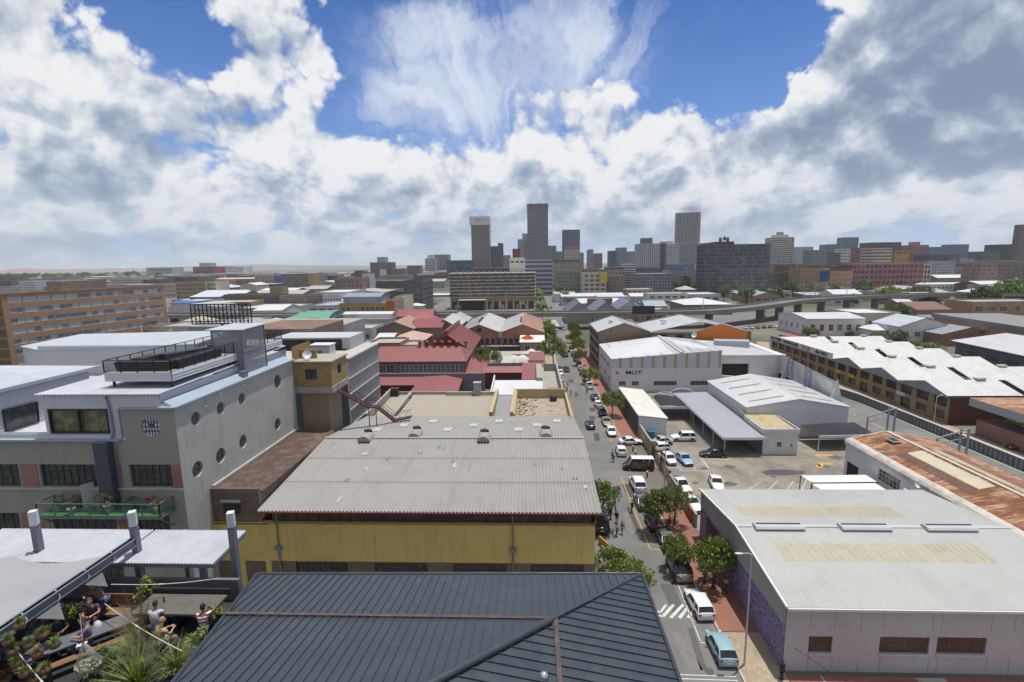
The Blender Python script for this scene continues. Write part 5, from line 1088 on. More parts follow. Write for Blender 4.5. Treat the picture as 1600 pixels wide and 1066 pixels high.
    for i in range(90):
        x=X0+.6+abs(random.gauss(0,1.6)); y=random.uniform(Y0+1,Y1-1); 
        if x<X1-1: rub.box((x,y,7.75),(random.uniform(.08,.4),random.uniform(.08,.4),.1),rz=random.random()*3)
    o=rub.build('rubble',mat('rubble_brown',(.14,.10,.07),.95)); setp(o,'brown litter scattered over the yellowed flat rooftop','litter',kind='stuff')
    w=MB(); w.lathe((4.0,93.3,7.7),[(.7,0),(.75,1.),(.7,1.1),(.0,1.15)],14); thing1(w,'water_drum',mat('drum_dark',(.05,.045,.04),.7),'dark round drum in the corner of the littered rooftop','drum')
    # street side brick/concrete yard building
    t=empty('street_building',(4,108,0),'narrow concrete walled yard building along the street','building'); b=MB()
    for p_ in([(2.4,96),(2.9,96),(2.9,132),(2.4,132)],[(6.3,96),(6.7,96),(6.7,132),(6.3,132)],[(2.9,131.5),(6.3,131.5),(6.3,132),(2.9,132)]): b.prism(p_,0,7.2)
    b.prism([(2.9,96),(6.3,96),(6.3,131.5),(2.9,131.5)],0,5.2); b.build('wall',CONC,t)
    b=MB(); b.box((4.6,108,6.),(2.2,4.,.2)); b.build('roof_hatch',RS,t)
    b=MB(); b.prism([(1.,112),(2.4,112),(2.4,128),(1,128)],0,7.9); b.build('annex_wall',CONC,t)
backroofs()
def bigroof():
    X0,X1,Y0,Ym,Y1=-24.7,5.9,42.1,57.2,72.5; ze,zr,zb=12.,13.3,11.2
    t=empty('warehouse',(-9,57,0),'large warehouse with grey corrugated roof and yellow painted wall','warehouse')
    GR=mat('asbestos_sheet',(.31,.30,.28),.85,dirt=.4,ds=.22,dc=(.24,.22,.19),streak=.35,sx=(1.6,.12,1)); r=MB()
    r.corr((X0-.5,Y0-.5,ze),(X1+.2,Y0-.5,ze),(X1+.2,Ym,zr),(X0-.5,Ym,zr),.345,.07,nv=3); r.corr((X0-.5,Ym,zr),(X1+.2,Ym,zr),(X1+.2,Y1,zb),(X0-.5,Y1,zb),.345,.07,nv=2)
    r.build('roof',GR,t); r=MB(); r.bar((X0-.5,Ym,zr+.06),(X1+.2,Ym,zr+.06),.55,.07); 
    for f_ in(.33,.66): y=Y0-.5+(Ym-Y0+.5)*f_; r.box(((X0+X1)/2,y,ze+(zr-ze)*f_+.055),(X1-X0+.6,.05,.03),1)
    r.build('ridge_cap',[GR,mat('lap_dark',(.2,.19,.17),.9)],t)
    # patches
    for i in range(16):
        x=random.uniform(X0+1,X1-1); v=random.uniform(.05,.9); y=Y0+(Ym-Y0)*v; s=MB(); z=ze+(zr-ze)*(y-Y0+.5)/(Ym-Y0+.5)+.05; w=.34*random.choice((1,1,2)); l=random.uniform(.4,1.1); s.face([(x,y,z),(x+w,y,z),(x+w,y+l,z+.07*l),(x,y+l,z+.07*l)])
        s.build('roof_patch',mat('patch_%d'%(i%3),((.2,.2,.2),(.5,.47,.40),(.30,.13,.07))[i%3] if i%5==0 else ((.19,.19,.185),(.47,.44,.38),(.28,.27,.25))[i%3],.9),t)
    for i in range(9):
        x=X0+4+i*3.+random.uniform(-.5,.5); y=Ym+4+(i%3)*3.; s=MB(); z=lambda y_:zr+(zb-zr)*(y_-Ym)/(Y1-Ym)+.06; s.face([(x,y,z(y)),(x+1.05,y,z(y)),(x+1.05,y+2.2,z(y+2.2)),(x,y+2.2,z(y+2.2))]); s.build('roof_light',mat('roof_light_dull',(.52,.50,.42),.6,dirt=.4),t)
    for x,far in((-20.,0),(-14.4,1),(-5.8,0),(1.6,1)):
        v=MB(); yc=Ym+(1.1 if far else -.5); zc=zr+(-.15 if far else .0); n=8
        rows=[[(x-.85+.0*k,yc-1.,zc) for k in range(1)]]
        pr=[(x-.75*math.cos(PI*k/n),zc+.12+.62*math.sin(PI*k/n)) for k in range(n+1)]
        v.grid([[(p[0],yc-1.,p[1]-.05) for p in pr],[(p[0],yc+1.,p[1]+.02) for p in pr]],0,True,flip=False)
        v.face([(p[0],yc-1.,p[1]-.05) for p in pr][::1],0); v.face([(p[0],yc+1.,p[1]+.02) for p in pr][::-1],0); v.face([(p[0],yc+1.,p[1]+.02) for p in pr],0)
        v.box((x,yc+.9,zc+.75),(.7,.8,.3),1,rz=.7); v.build('roof_ventilator',[mat('vent_stone',(.33,.30,.25),.9,dirt=.5,ds=2),DARKIN],t)
    # walls: clerestory band, yellow band, window storey
    YW=mat('yellow_paint',(.70,.53,.17),.85,dirt=.4,ds=.25,dc=(.40,.30,.12),streak=.35,bump=.1); Yf=Y0+.25
    Xw=-33.5; b=MB(); wall(b,(X0,Yf),(X1-.3,Yf),6.6,10.3); b.face([(X0,Yf,10.3),(X1-.3,Yf,10.3),(X1-.3,Yf+.5,10.4),(X0,Yf+.5,10.4)]); wall(b,(Xw,Yf+.1),(X0,Yf+.1),6.6,10.3); b.prism([(Xw,Yf+.1),(X0,Yf+.1),(X0,Yf+.6),(Xw,Yf+.6)],10.2,10.35)
    b.build('yellow_wall',YW,t)
    b=MB(); L=X1-.3-X0; hs=[(4.0,9.6,1.,6.4),(12.4,18.,1.,6.4),(20.6,26.2,1.,6.4)]
    bays=[(2.3,7.3),(9.8,14.8),(17.2,22.2),(24.4,29.3)]; hs=[(a,c_,4.2,6.5) for a,c_ in bays]+[(a,c_,1,3.6) for a,c_ in bays]
    wall(b,(X0,Yf),(X1-.3,Yf),0,6.6,hs,.3); wall(b,(X1-.3,Yf),(X1-.3,Y1-.5),0,ze-.3); b.build('brick_wall',[brick('brick_umber',(.13,.075,.045))],t)
    for h in hs: window(t,(X0,Yf),(X1-.3,Yf),0,h,9,3,FRR,glass('glass'),.22,.06,sub=True)
    b=MB(); hs2=[(2.2,5.,4.2,6.5),(6.2,8.2,4.2,6.5)]; wall(b,(Xw,Yf+.1),(X0,Yf+.1),0,6.6,hs2,.25); b.build('wing_wall',YW,t)
    for h in hs2: window(t,(Xw,Yf+.1),(X0,Yf+.1),0,h,4,4,FRD,glass('glass'),.2,.06,sub=True)
    c=MB(); c.box(((X0+X1)/2,Yf+.45,11.05),(X1-X0-1.2,.06,1.5)); c.build('clerestory_glass',glass('glass_dusty',(.045,.03,.025),.4),t)
    c=MB(); n=28
    for i in range(n+1): c.box((X0+.4+(X1-X0-1.1)*i/n,Yf+.38,11.05),(.08 if i%4 else .18,.1,1.5))
    c.box(((X0+X1)/2,Yf+.39,11.2),(X1-X0-1.1,.08,.05)); c.build('clerestory_frame',FRR,t)
    c=MB(); c.box(((X0+X1)/2,Y0-.62,ze-.09),(X1-X0+.9,.14,.14)); c.build('gutter',mat('gutter_maroon',(.14,.04,.035),.6,dirt=.3),t)
    for x in(X0+.9,-1.9):
        d=MB(); d.tube([(x,Y0-.55,ze-.15),(x,Yf-.12,ze-.6),(x,Yf-.12,8.2)],.07,8); d.box((x,Yf-.2,8.05),(.6,.35,.35)); d.tube([(x,Yf-.12,8.),(x,Yf-.12,.3)],.075,8); d.build('downpipe',mat('pipe_grey',(.22,.24,.24),.6,dirt=.3),t)
bigroof()
# ================= grey plastered building with round windows =================
def rail(par,pts,h,n=8,name='railing',m=None,mesh=True):
    r=MB()
    for p,q in zip(pts,pts[1:]):
        p,q=V(p),V(q); r.bar(p+V((0,0,h)),q+V((0,0,h)),.07); r.bar(p+V((0,0,.12)),q+V((0,0,.12)),.04); k=max(1,int((q-p).length/1.4))
        for i in range(k+1): c=p.lerp(q,i/k); r.bar(c,c+V((0,0,h)),.07)
        if mesh:
            k=max(1,int((q-p).length/.16))
            for i in range(k): c=p.lerp(q,i/k); r.bar(c+V((0,0,.12)),c+V((0,0,h)),.012)
            for z in(.3,.5,.7): r.bar(p+V((0,0,z)),q+V((0,0,z)),.014)
    return r.build(name,m or BLACKM,par)
GP=mat('grey_plaster',(.45,.445,.40),.9,dirt=.35,ds=.3,streak=.5,bump=.15); GPF=mat('grey_plaster_front',(.33,.315,.275),.9,dirt=.3,ds=.3,streak=.25)  # same plaster twice: side toward the sun coloured lighter, shaded front darker
CLAD=mat('white_cladding',(.56,.57,.60),.55,.0,dirt=.18,ds=.4,streak=.15); BLUET=mat('flashing_blue',(.36,.43,.50),.5,.1,dirt=.25)
ZINC=mat('zinc_roof',(.50,.53,.56),.45,.15,dirt=.2,ds=.2,streak=.2,sx=(3,.2,1))
def cladwall(b,p0,p1,z0,z1,step=.32,k=.07,m=0):
    """horizontal ribbed cladding as real steps"""
    p0,p1=V((p0[0],p0[1],0)),V((p1[0],p1[1],0)); d=(p1-p0).normalized(); n=V((d.y,-d.x,0)); z=z0; q0=None
    while z<z1-.01:
        e=min(z+step,z1)
        b.face([p0+n*k+V((0,0,z)),p1+n*k+V((0,0,z)),p1+n*.004+V((0,0,e)),p0+n*.004+V((0,0,e))],m); b.face([p0+n*.004+V((0,0,z)),p1+n*.004+V((0,0,z)),p1+n*k+V((0,0,z)),p0+n*k+V((0,0,z))],m); z=e
def greyb():
    XE,YF,YB=-30.,39.3,60.3; t=empty('loft_building',(XE,YF,0),'grey plastered loft building with round porthole windows and white clad top storey','building')
    # east wall with circular openings
    yz=lambda x,y:(DX(x,y,XE).y,DX(x,y,XE).z)
    circ=[(306,654,.62),(345,638,.6),(378,623,.6),(309,733,.72),(345,712,.74),(380,690,.7),(434,596,.8),(434,663,.72)]
    cs=[(*yz(x,y),r) for x,y,r in circ]; b=MB(); ys=[YF]; 
    # build wall as vertical strips: cells with circle cut
    cells=[]; 
    def circ_cell(y0,y1,z0,z1,cy_,cz,r):
        n=24; ring=[(cy_+r*math.cos(2*PI*i/n),cz+r*math.sin(2*PI*i/n)) for i in range(n)]
        def edge(a):
            c,s=math.cos(a),math.sin(a); k=min(((y1-cy_)/c if c>1e-6 else ((y0-cy_)/c if c<-1e-6 else 1e9)),((z1-cz)/s if s>1e-6 else ((z0-cz)/s if s<-1e-6 else 1e9))); return (cy_+c*k,cz+s*k)
        crn=[(y1,z1),(y0,z1),(y0,z0),(y1,z0)]
        for i in range(n):
            a0,a1=2*PI*i/n,2*PI*(i+1)/n; e0,e1=edge(a0),edge(a1); p=[ring[i],e0]
            if abs(e0[0]-e1[0])>1e-4 and abs(e0[1]-e1[1])>1e-4:
                p.append(min(crn,key=lambda q:(q[0]-(e0[0]+e1[0])/2)**2+(q[1]-(e0[1]+e1[1])/2)**2))
            p+= [e1,ring[(i+1)%n]]; b.face([(XE,q[0],q[1]) for q in p])
            q0,q1=ring[i],ring[(i+1)%n]; b.face([(XE,q1[0],q1[1]),(XE,q0[0],q0[1]),(XE-.28,q0[0],q0[1]),(XE-.28,q1[0],q1[1])][::-1])
    hs=[(c[0]-c[2]-.15-YF,c[0]+c[2]+.15-YF,c[1]-c[2]-.15,c[1]+c[2]+.15) for c in cs]
    tmp=MB(); wall(tmp,(XE,YF),(XE,YB),0,22.35,hs,.0)
    nf=len(tmp.f)-4*len(hs)
    for f in tmp.f[:nf]: b.face([tmp.v[i] for i in f])
    for c in cs: circ_cell(c[0]-c[2]-.15,c[0]+c[2]+.15,c[1]-c[2]-.15,c[1]+c[2]+.15,*c)
    b.prism([(XE-.3,YF+.3),(XE-.05,YF+.3),(XE-.05,YB),(XE-.3,YB)],22.0,22.35); b.build('east_wall',GP,t)
    for c in cs:
        w=MB(); r=c[2]; n=24; w.face([(XE-.22,c[0]+r*math.cos(2*PI*i/n),c[1]+r*math.sin(2*PI*i/n)) for i in range(n)],1)
        w.grid([[(XE-.2+dx,c[0]+rr*math.cos(2*PI*i/n),c[1]+rr*math.sin(2*PI*i/n)) for i in range(n)] for rr,dx in((r,0),(r,.05),(r-.07,.05),(r-.07,0))],0,False,True)
        for u in(-.35,.0,.35): h=math.sqrt(max(0,r*r-(u*r*1.4)**2)); w.box((XE-.18,c[0]+u*r*1.4,c[1]),(.03,.035,2*h)); w.box((XE-.18,c[0],c[1]+u*r*1.4),(.03,2*h,.035))
        w.build('porthole_window',[mat('ring_grey',(.3,.3,.28),.7),GLASS],t)
    for x,y in((180/4+273,340/4+550),(1360/4,265/4+550),(1510/4,205/4+550)):
        p=DX(x,y,XE); s=MB(); s.tube([p,p+V((.45,-.1,.0))],.05,6); s.build('spout',CONCL,t)
    # front wall
    b=MB(); XL=-72.; U=lambda X:X-XL
    hs=[(U(-60),U(-53.5),15.35,17.4),(U(-52),U(-44.5),15.35,17.4),(U(-42.6),U(-37.6),15.35,17.4),(U(-35.3),U(-30.9),15.35,17.4)]
    hs+= [(U(-60),U(-53.5),10.6,12.9),(U(-52),U(-45.2),10.6,12.9),(U(-42.2),U(-36.4),10.6,12.9),(U(-35.3),U(-31.6),10.6,12.9),(U(-52),U(-45.2),6,8.4),(U(-42.2),U(-36.4),6,8.4)]
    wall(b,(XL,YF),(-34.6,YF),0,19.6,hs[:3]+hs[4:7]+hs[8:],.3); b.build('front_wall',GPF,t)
    b=MB(); U2=lambda X:X+34.6; fh=[(U2(-34.6)+.0,0,0,0)]
    tmp=MB(); cw=(-32.2,20.75,.82); h2=[(hs[3][0]-U(-34.6) if False else .0001,3.7,15.35,17.4),(.0001,3.,10.6,12.9),(cw[0]-1.-(-34.6),cw[0]+1.-(-34.6),cw[1]-1.,cw[1]+1.)]
    wall(b,(-34.6,YF),(XE,YF),0,22.35,h2[:2]+[h2[2]],.3)
    n=28
    for i in range(n):
        a0,a1=2*PI*i/n,2*PI*(i+1)/n
        def ed(a):
            c,s=math.cos(a),math.sin(a); k=min(1/abs(c) if abs(c)>1e-6 else 9,1/abs(s) if abs(s)>1e-6 else 9); return (cw[0]+c*k,YF,cw[1]+s*k)
        r=cw[2]; q0=(cw[0]+r*math.cos(a0),YF,cw[1]+r*math.sin(a0)); q1=(cw[0]+r*math.cos(a1),YF,cw[1]+r*math.sin(a1)); e0,e1=ed(a0),ed(a1); p=[q0,e0]
        if abs(e0[0]-e1[0])>1e-4 and abs(e0[2]-e1[2])>1e-4: p.append((cw[0]+math.copysign(1,e0[0]-cw[0]+e1[0]-cw[0]),YF,cw[1]+math.copysign(1,e0[2]-cw[1]+e1[2]-cw[1])))
        p+=[e1,q1]; b.face(p)
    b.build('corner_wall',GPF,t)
    w=MB(); r=cw[2]; w.face([(cw[0]+r*math.cos(2*PI*i/n),YF+.12,cw[1]+r*math.sin(2*PI*i/n)) for i in range(n)],1)
    for u in(-.62,-.3,0,.3,.62): h=math.sqrt(r*r-(u*r)**2); w.box((cw[0]+u*r,YF+.09,cw[1]),(.06,.05,2*h)); 
    for u in(-.5,0,.5): h=math.sqrt(r*r-(u*r)**2); w.box((cw[0],YF+.088,cw[1]+u*r),(2*h,.05,.06))
    w.box((cw[0],YF+.08,cw[1]+.08),(.34,.04,.3)); w.build('round_window',[FRD,glass('glass_sky',(.42,.46,.52),.2)],t)
    for i,h in enumerate(hs):
        if i in(3,7): continue
        window(t,(XL,YF),(-34.6,YF),0,h,8,3,FRD,GLASS,.22,.06,sub=True)
    window(t,(-34.6,YF),(XE,YF),0,(.05,3.7,15.35,17.4),6,3,FRD,GLASS,.22,.06,sub=True); window(t,(-34.6,YF),(XE,YF),0,(.05,3.,10.6,12.9),5,3,FRD,GLASS,.22,.06,sub=True)
    for x0,x1 in((-53.3,-52.2),(-44.3,-42.8),(-37.4,-37.),(-35.6,-35.3),(-30.85,-30.02),(-45,-42.4),(-36.2,-35.5)):
        z0,z1=((15.35,17.4) if x0 not in(-45,-36.2) else (10.6,12.9)); s=MB(); s.box(((x0+x1)/2,YF-.02,(z0+z1)/2),(x1-x0,.05,z1-z0)); s.build('brick_pier',[REDB],t)
    s=MB(); s.box(((XL+XE)/2,YF-.05,15.2),(XE-XL-.1,.16,.16)); s.build('sill',CONCL,t)
    s=MB(); s.box((-36.3,YF-.35,16.9),(1.2,.7,5.4)); s.build('duct_shaft',mat('duct_blue',(.06,.07,.10),.6,dirt=.2),t)
    s=MB(); s.face([(-35.65,YF-.03,14.9),(-35.4,YF-.03,15.),(-35.4,YF-.03,19.2),(-35.55,YF-.03,18.),(-35.5,YF-.03,17)]); s.build('broken_edge',REDB,t)
    # flashing strips
    s=MB(); s.box(((XL-34.9)/2,YF-.08,19.65),(-34.9-XL,.5,.14)); s.box((-32.3,YF+.0,22.42),(4.8,.5,.14)); s.box((XE-.05,(YF+YB)/2,22.43),(.6,YB-YF+.3,.14)); s.bar((-34.85,YF+.0,19.6),(-34.85,YF+.0,22.4),.12); s.build('coping',BLUET,t)
    s=MB(); s.slab([V((XE-.3,YF+.2,22.5)),V((XE-.3,YB,22.5)),V((XE-1.,YB,22.9)),V((XE-1.,YF+.2,22.9))],.06); s.build('side_flashing',BLUET,t)
    # white clad storey
    b=MB(); cladwall(b,(-41.5,YF+.15),(-34.4,YF+.15),19.7,20.15); cladwall(b,(-41.5,YF+.15),(-41.1,YF+.15),20.15,22.3); cladwall(b,(-35.9,YF+.15),(-31.3,YF+.15),20.15,23.5); cladwall(b,(-41.5,YF+.15),(-35.9,YF+.15),22.3,23.5); cladwall(b,(-31.3,YF+.15),(-31.3,YB+1),22.6,23.6); b.face([(-41.5,60,19.7),(-41.5,YF+.15,19.7),(-41.5,YF+.15,23.5),(-41.5,60,23.5)]); cladwall(b,(-72,YF+.15),(-41.5,YF+.15),19.7,20.25); b.build('clad_wall',CLAD,t); f=MB(); f.slab([V((-45.9,YF+.3,19.9)),V((-41.5,YF+.3,19.9)),V((-41.5,50,19.9)),V((-45.9,50,19.9))],.2); f.build('gutter_floor',CLAD,t)
    w=MB(); 
    w.face([(-41.1,YF+.3,20.15),(-35.9,YF+.3,20.15),(-35.9,YF+.3,22.3),(-41.1,YF+.3,22.3)],1)
    for x in(-41.05,-38.5,-35.95): w.box((x,YF+.13,21.22),(.14,.16,2.15))
    for z in(20.2,22.25): w.box((-38.5,YF+.135,z),(5.2,.16,.14))
    w.build('sliding_window',[BLACKM,glass('glass_olive',(.10,.10,.055),.15,cur=.0)],t)
    s=MB(); s.tube([(-35.8,YF+.02,23.45),(-35.6,YF-.02,22.6),(-35.5,YF-.02,20.4),(-35.7,YF-.05,19.75)],.09,8); s.build('downpipe',mat('pipe_bluegrey',(.22,.26,.31),.5),t)
    r=MB(); r.corr((-41.9,YF-.15,23.62),(-31.1,YF-.15,23.62),(-31.1,YB+1,24.05),(-41.9,YB+1,24.05),.3,.04); r.build('roof',ZINC,t)
    # left wing
    b=MB(); cladwall(b,(-45.9,YF+.2),(-45.9,48.8),19.6,23.75); cladwall(b,(-72,YF+.2),(-45.9,YF+.2),19.6,23.75); b.build('wing_wall',CLAD,t)
    w=MB(); w.face([(-45.79,40.0,20.1),(-45.79,42.9,20.1),(-45.79,43.0,21.9),(-45.79,40.0,22.0)],0); w.build('wing_window',glass('glass'),t)
    w=MB(); pts=[V((-45.77,40,20.1)),V((-45.77,42.9,20.1)),V((-45.77,43.,21.9)),V((-45.77,40,22.)),V((-45.77,40,20.1))]
    for p,q in zip(pts,pts[1:]): w.bar(p,q,.1)
    w.build('wing_window_frame',BLACKM,t)
    r=MB(); r.corr((-72,YF,24.1),(-45.6,YF,23.85),(-45.6,50,23.85),(-72,50,24.1),.3,.04); r.bar((-45.55,YF,23.8),(-45.55,50,23.8),.25,.3); r.build('wing_roof',ZINC,t)
    b=MB(); cladwall(b,(-71,66),(-65.7,63),19.7,23.4); cladwall(b,(-65.7,63),(-44,63),19.7,24.0); b.build('rear_wall',CLAD,t); r=MB(); r.slab([V((-71.2,65.8,23.5)),V((-65.7,62.8,23.5)),V((-44,62.8,24.1)),V((-44,72,24.7)),V((-68,72,24.3))],.12); r.build('rear_roof',ZINC,t)
    f=MB(); f.slab([V((-45.9,50,20)),V((-41.5,50,20)),V((-41.5,63,20)),V((-45.9,63,20))],.2); f.slab([V((-72,50,20)),V((-45.9,50,20)),V((-45.9,63,20)),V((-72,63,20))],.2); f.build('courtyard_deck',CONCL,t)
    # balcony
    bt=t; f=MB(); f.box((-36.3,YF-.85,13.5),(10.6,1.7,.16)); f.build('balcony_floor',mat('artificial_turf',(.04,.20,.045),.95,dirt=.3,ds=3),t)
    f=MB(); f.box((-36.3,YF-1.7,13.42),(10.7,.12,.22)); f.box((-41.6,YF-.85,13.42),(.12,1.7,.22)); f.box((-31.,YF-.85,13.42),(.12,1.7,.22)); 
    for x in(-41.4,-36.3,-31.2): f.bar((x,YF-1.6,13.3),(x,YF-.05,11.9),.1)
    f.build('balcony_frame',STEEL,t)
    rail(t,[(-41.6,YF-.1,13.58),(-41.6,YF-1.7,13.58),(-31.,YF-1.7,13.58),(-31.,YF-.1,13.58)],1.05,name='balcony_railing',m=STEEL)
    d=MB(); d.box((-38.3,YF-.28,14.7),(.9,.08,2.2),rz=.9); d.box((-37.9,YF+.2,14.7),(1.4,.08,2.2),1); d.build('open_door',[mat('door_white',(.5,.5,.5),.5),DARKIN],t)
greyb()
LV=[]
def tuft(b,c,r,h,n,m=0,w=.03,droop=.5):
    """strap leaves"""
    for i in range(n):
        a=random.uniform(0,2*PI); l=random.uniform(.6,1.)*h; o=random.uniform(.15,1.)*r; d=V((math.cos(a),math.sin(a),0)); s=V((-d.y,d.x,0))*w; p=V(c); prev=None
        for k in range(5):
            f=k/4; q=p+d*(o*f*f**.5)+V((0,0,l*(f-droop*f*f*(o/r)))); ww=s*(1-f)**.6 if k<4 else s*.02
            if prev is not None: b.face([prev[0]-prev[1],prev[0]+prev[1],q+ww,q-ww],m)
            prev=(q,ww)
def leaves(b,c,rad,n,size,m=0,sq=1.):
    for i in range(n):
        d=V((random.gauss(0,1),random.gauss(0,1),random.gauss(0,1))).normalized()*random.uniform(.25,1)**.6; p=V(c)+V((d.x*rad,d.y*rad,d.z*rad*sq)); u=V((random.gauss(0,1),random.gauss(0,1),random.gauss(0,.6))).normalized(); v=u.orthogonal().normalized(); v=(v+u.cross(v)*random.uniform(-1,1)).normalized(); s=size*random.uniform(.6,1.3)
        b.face([p-u*s,p+v*s*.45,p+u*s,p-v*s*.45],m)
def potplant(x,y,z,r,kind,label,pot=(.42,.40,.36)):
    t=empty('potted_plant',(x,y,z),label,'potted plant'); p=MB(); p.lathe((x,y,z),[(r*.7,0),(r,r*1.4),(r*1.08,r*1.4),(r*1.08,r*1.5),(r*.9,r*1.5)],12); p.build('pot',mat('pot_%d'%int(pot[0]*100),pot,.8,dirt=.3),t)
    f=MB(); 
    if kind=='tuft': tuft(f,(x,y,z+r*1.4),r*2.2,r*3.6,45,w=.03); f.build('foliage',MT['leaf'],t)
    elif kind=='red': leaves(f,(x,y,z+r*2.6),r*1.5,140,.09); f.build('foliage',mat('leaf_red',(.32,.06,.03),.7),t)
    elif kind=='olive': leaves(f,(x,y,z+r*2.8),r*1.5,160,.09); f.build('foliage',MT['leaf_olive'],t)
    else: leaves(f,(x,y,z+r*2.6),r*1.6,170,.09); f.build('foliage',MT['leaf'],t)
for a in[(-40.5,38.5,.36,'leafy','bright green bushy plant in a pot at the left end of the green balcony'),(-39.4,38.9,.3,'olive','low olive plant in a pot against the wall left of the balcony door'),(-36.9,38.6,.4,'olive','olive bush in the left of two round pots mid balcony'),(-36.,38.4,.42,'olive','olive bush in the right of two round pots mid balcony'),
  (-39.,38.,.32,'tuft','small tufted plant in a round pot by the balcony railing'),(-34.6,38.9,.28,'leafy','small green pot plant against the wall mid balcony'),(-32.7,38.8,.3,'red','red leaved plant on the balcony table'),(-31.7,38.3,.32,'leafy','green plant in the pot at the right corner of the balcony')]: potplant(a[0],a[1],13.6,a[2],a[3],a[4])
def baltable():
    t=empty('balcony_table',(-33.6,38.9,13.6),'dark steel table on the balcony below the right window','table'); b=MB(); b.box((-33.6,38.85,14.35),(2.2,.7,.06)); b.build('table_top',STEEL,t)
    for dx in(-1,1):
        for dy in(-.3,.3): l=MB(); l.box((-33.6+dx,38.85+dy,13.96),(.06,.06,.72)); l.build('leg',STEEL,t)
baltable()
def rooftop():
    t=empty('roof_deck',(-34,41,24),'raised roof deck with white fascia and black mesh railing','roof deck')
    X0,X1,Y0,Y1=-37.3,-31.3,41.2,60.6; b=MB(); b.box(((X0+X1)/2,(Y0+Y1)/2,24.95),(X1-X0-.1,Y1-Y0-.1,.1)); b.build('deck',CONCL,t)
    b=MB(); cladwall(b,(X0,Y0),(X1,Y0),24.25,25.05,.27); cladwall(b,(X1,Y0),(X1,Y1),24.25,25.05,.27); cladwall(b,(X0,Y1),(X0,Y0),24.25,25.05,.27); b.face([(X0,Y0,24.25),(X0,Y1,24.25),(X1,Y1,24.25),(X1,Y0,24.25)]); b.build('fascia',CLAD,t)
    rail(t,[(X0,Y0,25.),(X1,Y0,25.),(X1,50.5,25.)],1.1); rail(t,[(X1,55.6,25.),(X1,Y1,25.)],1.1); rail(t,[(X0,Y0,25.),(X0,Y1,25.),(X1,Y1,25)],1.1)
    for x,y in((X0+.5,Y0+.3),(X1-.3,Y0+.3),(X1-.3,50),(X1-.3,59.5),(X0+.5,52)): p=MB(); p.box((x,y,24.),(.16,.16,.7)); p.build('leg',BLACKM,t)
    for i,(x,y,l,w,rz,lb) in enumerate(((-34.5,42.4,4.6,.9,0,'long dark planter trough along the front deck railing'),(-32.2,46.,.9,6.,0,'long dark planter trough along the right deck railing'),(-34.6,48,1.,4.4,-.35,'dark planter trough set diagonally mid deck'),(-33.8,53.5,1.6,4.2,0,'wooden lidded dark planter beside the stair cage'),(-36.2,44.8,1.,2.2,0,'short dark planter by the left deck railing'))):
        b=MB(); b.box((x,y,25.4),(l,w,.78),rz=rz,taper=1.08); b.box((x,y,25.8),(l*1.02,w*1.02,.05),1,rz=rz,taper=.98); thing1(b,'planter',[mat('planter_dark',(.03,.03,.035),.7,dirt=.3),mat('planter_wood',(.35,.28,.19),.9) if i==3 else BLACKM],lb,'planter')
    # stair cage of mesh sheets
    t=empty('stair_cage',(-31.,53,22.6),'perforated grey sheet stair enclosure with flat zinc lid on the loft roof','stair cage'); x0,x1,y0,y1=-33.8,-30.6,50.9,55.4; z0,z1=22.6,27.4
    PS,nt,bb=nodes('perforated_sheet'); o=wallvec(nt); v=N(nt,'ShaderNodeTexVoronoi',voronoi_dimensions='2D'); v.inputs['Scale'].default_value=11; nt.links.new(o,v.inputs['Vector']); n1=noise(nt,coords(nt,(1,1,.3)),3,3,.7)
    tr=N(nt,'ShaderNodeBsdfTransparent'); mx=nt.nodes.new('ShaderNodeMixShader'); md=N(nt,'ShaderNodeMath',operation='MULTIPLY'); nt.links.new(ramp(nt,v.outputs['Distance'],.28,.33,1,0),md.inputs[0]); nt.links.new(ramp(nt,n1,.3,.7,.35,.75),md.inputs[1]); nt.links.new(md.outputs[0],mx.inputs[0]); nt.links.new(bb.outputs[0],mx.inputs[1]); nt.links.new(tr.outputs[0],mx.inputs[2]); nt.links.new(mx.outputs[0],nt.nodes['Material Output'].inputs[0]); bb.inputs[0].default_value=(.27,.29,.32,1); bb.inputs['Roughness'].default_value=.5; bb.inputs['Metallic'].default_value=.3
    m=MB(); m.face([(x1,y0,z0),(x1,y1,z0+.2),(x1,y1,z1),(x1,y0,z1)]); m.face([(x0,y0,25.),(x1,y0,z0),(x1,y0,z1),(x0,y0,z1)]); m.build('mesh_panel',PS,t)
    f=MB()
    for x,y in((x0,y0),(x1,y0),(x1,y1),(x0,y1)): f.bar((x,y,z0),(x,y,z1),.12)
    for z in(25,z1-.1): f.bar((x0,y0,z),(x1,y0,z),.1); f.bar((x1,y0,z),(x1,y1,z),.1); f.bar((x0,y0,z),(x0,y1,z),.1); f.bar((x0,y1,z),(x1,y1,z),.1)
    f.bar((x0,y0,25),(x0,y1,z1),.07); f.bar((x0,y1,25),(x0,y0,z1),.07); f.build('frame',STEEL,t)
    l=MB(); l.slab([V((x0-.5,y0-.3,z1+.1)),V((x1+.3,y0-.3,z1+.1)),V((x1+.3,y1+.3,z1+.2)),V((x0-.5,y1+.3,z1+.2))],.1); l.build('lid',ZINC,t)
    s=MB()
    for k in range(12): s.box((-31.6,51.2+k*.33,22.9+k*.19),(1.1,.3,.04))
    s.build('stair',STEEL,t)
    # front portal at the end of the cladding
    c=MB(); c.box((-30.4,50.3,22.55),(.6,.7,1.2)); thing1(c,'cable_box',STEEL,'small dark steel box at the foot of the stair cage','box')
    # brick lift tower
    t=empty('lift_tower',(-27.7,62,0),'mustard brick tower room on a concrete shaft at the end of the grey wall','tower'); MU=brick('brick_mustard',(.31,.18,.06),(.45,.36,.22),var=.35)
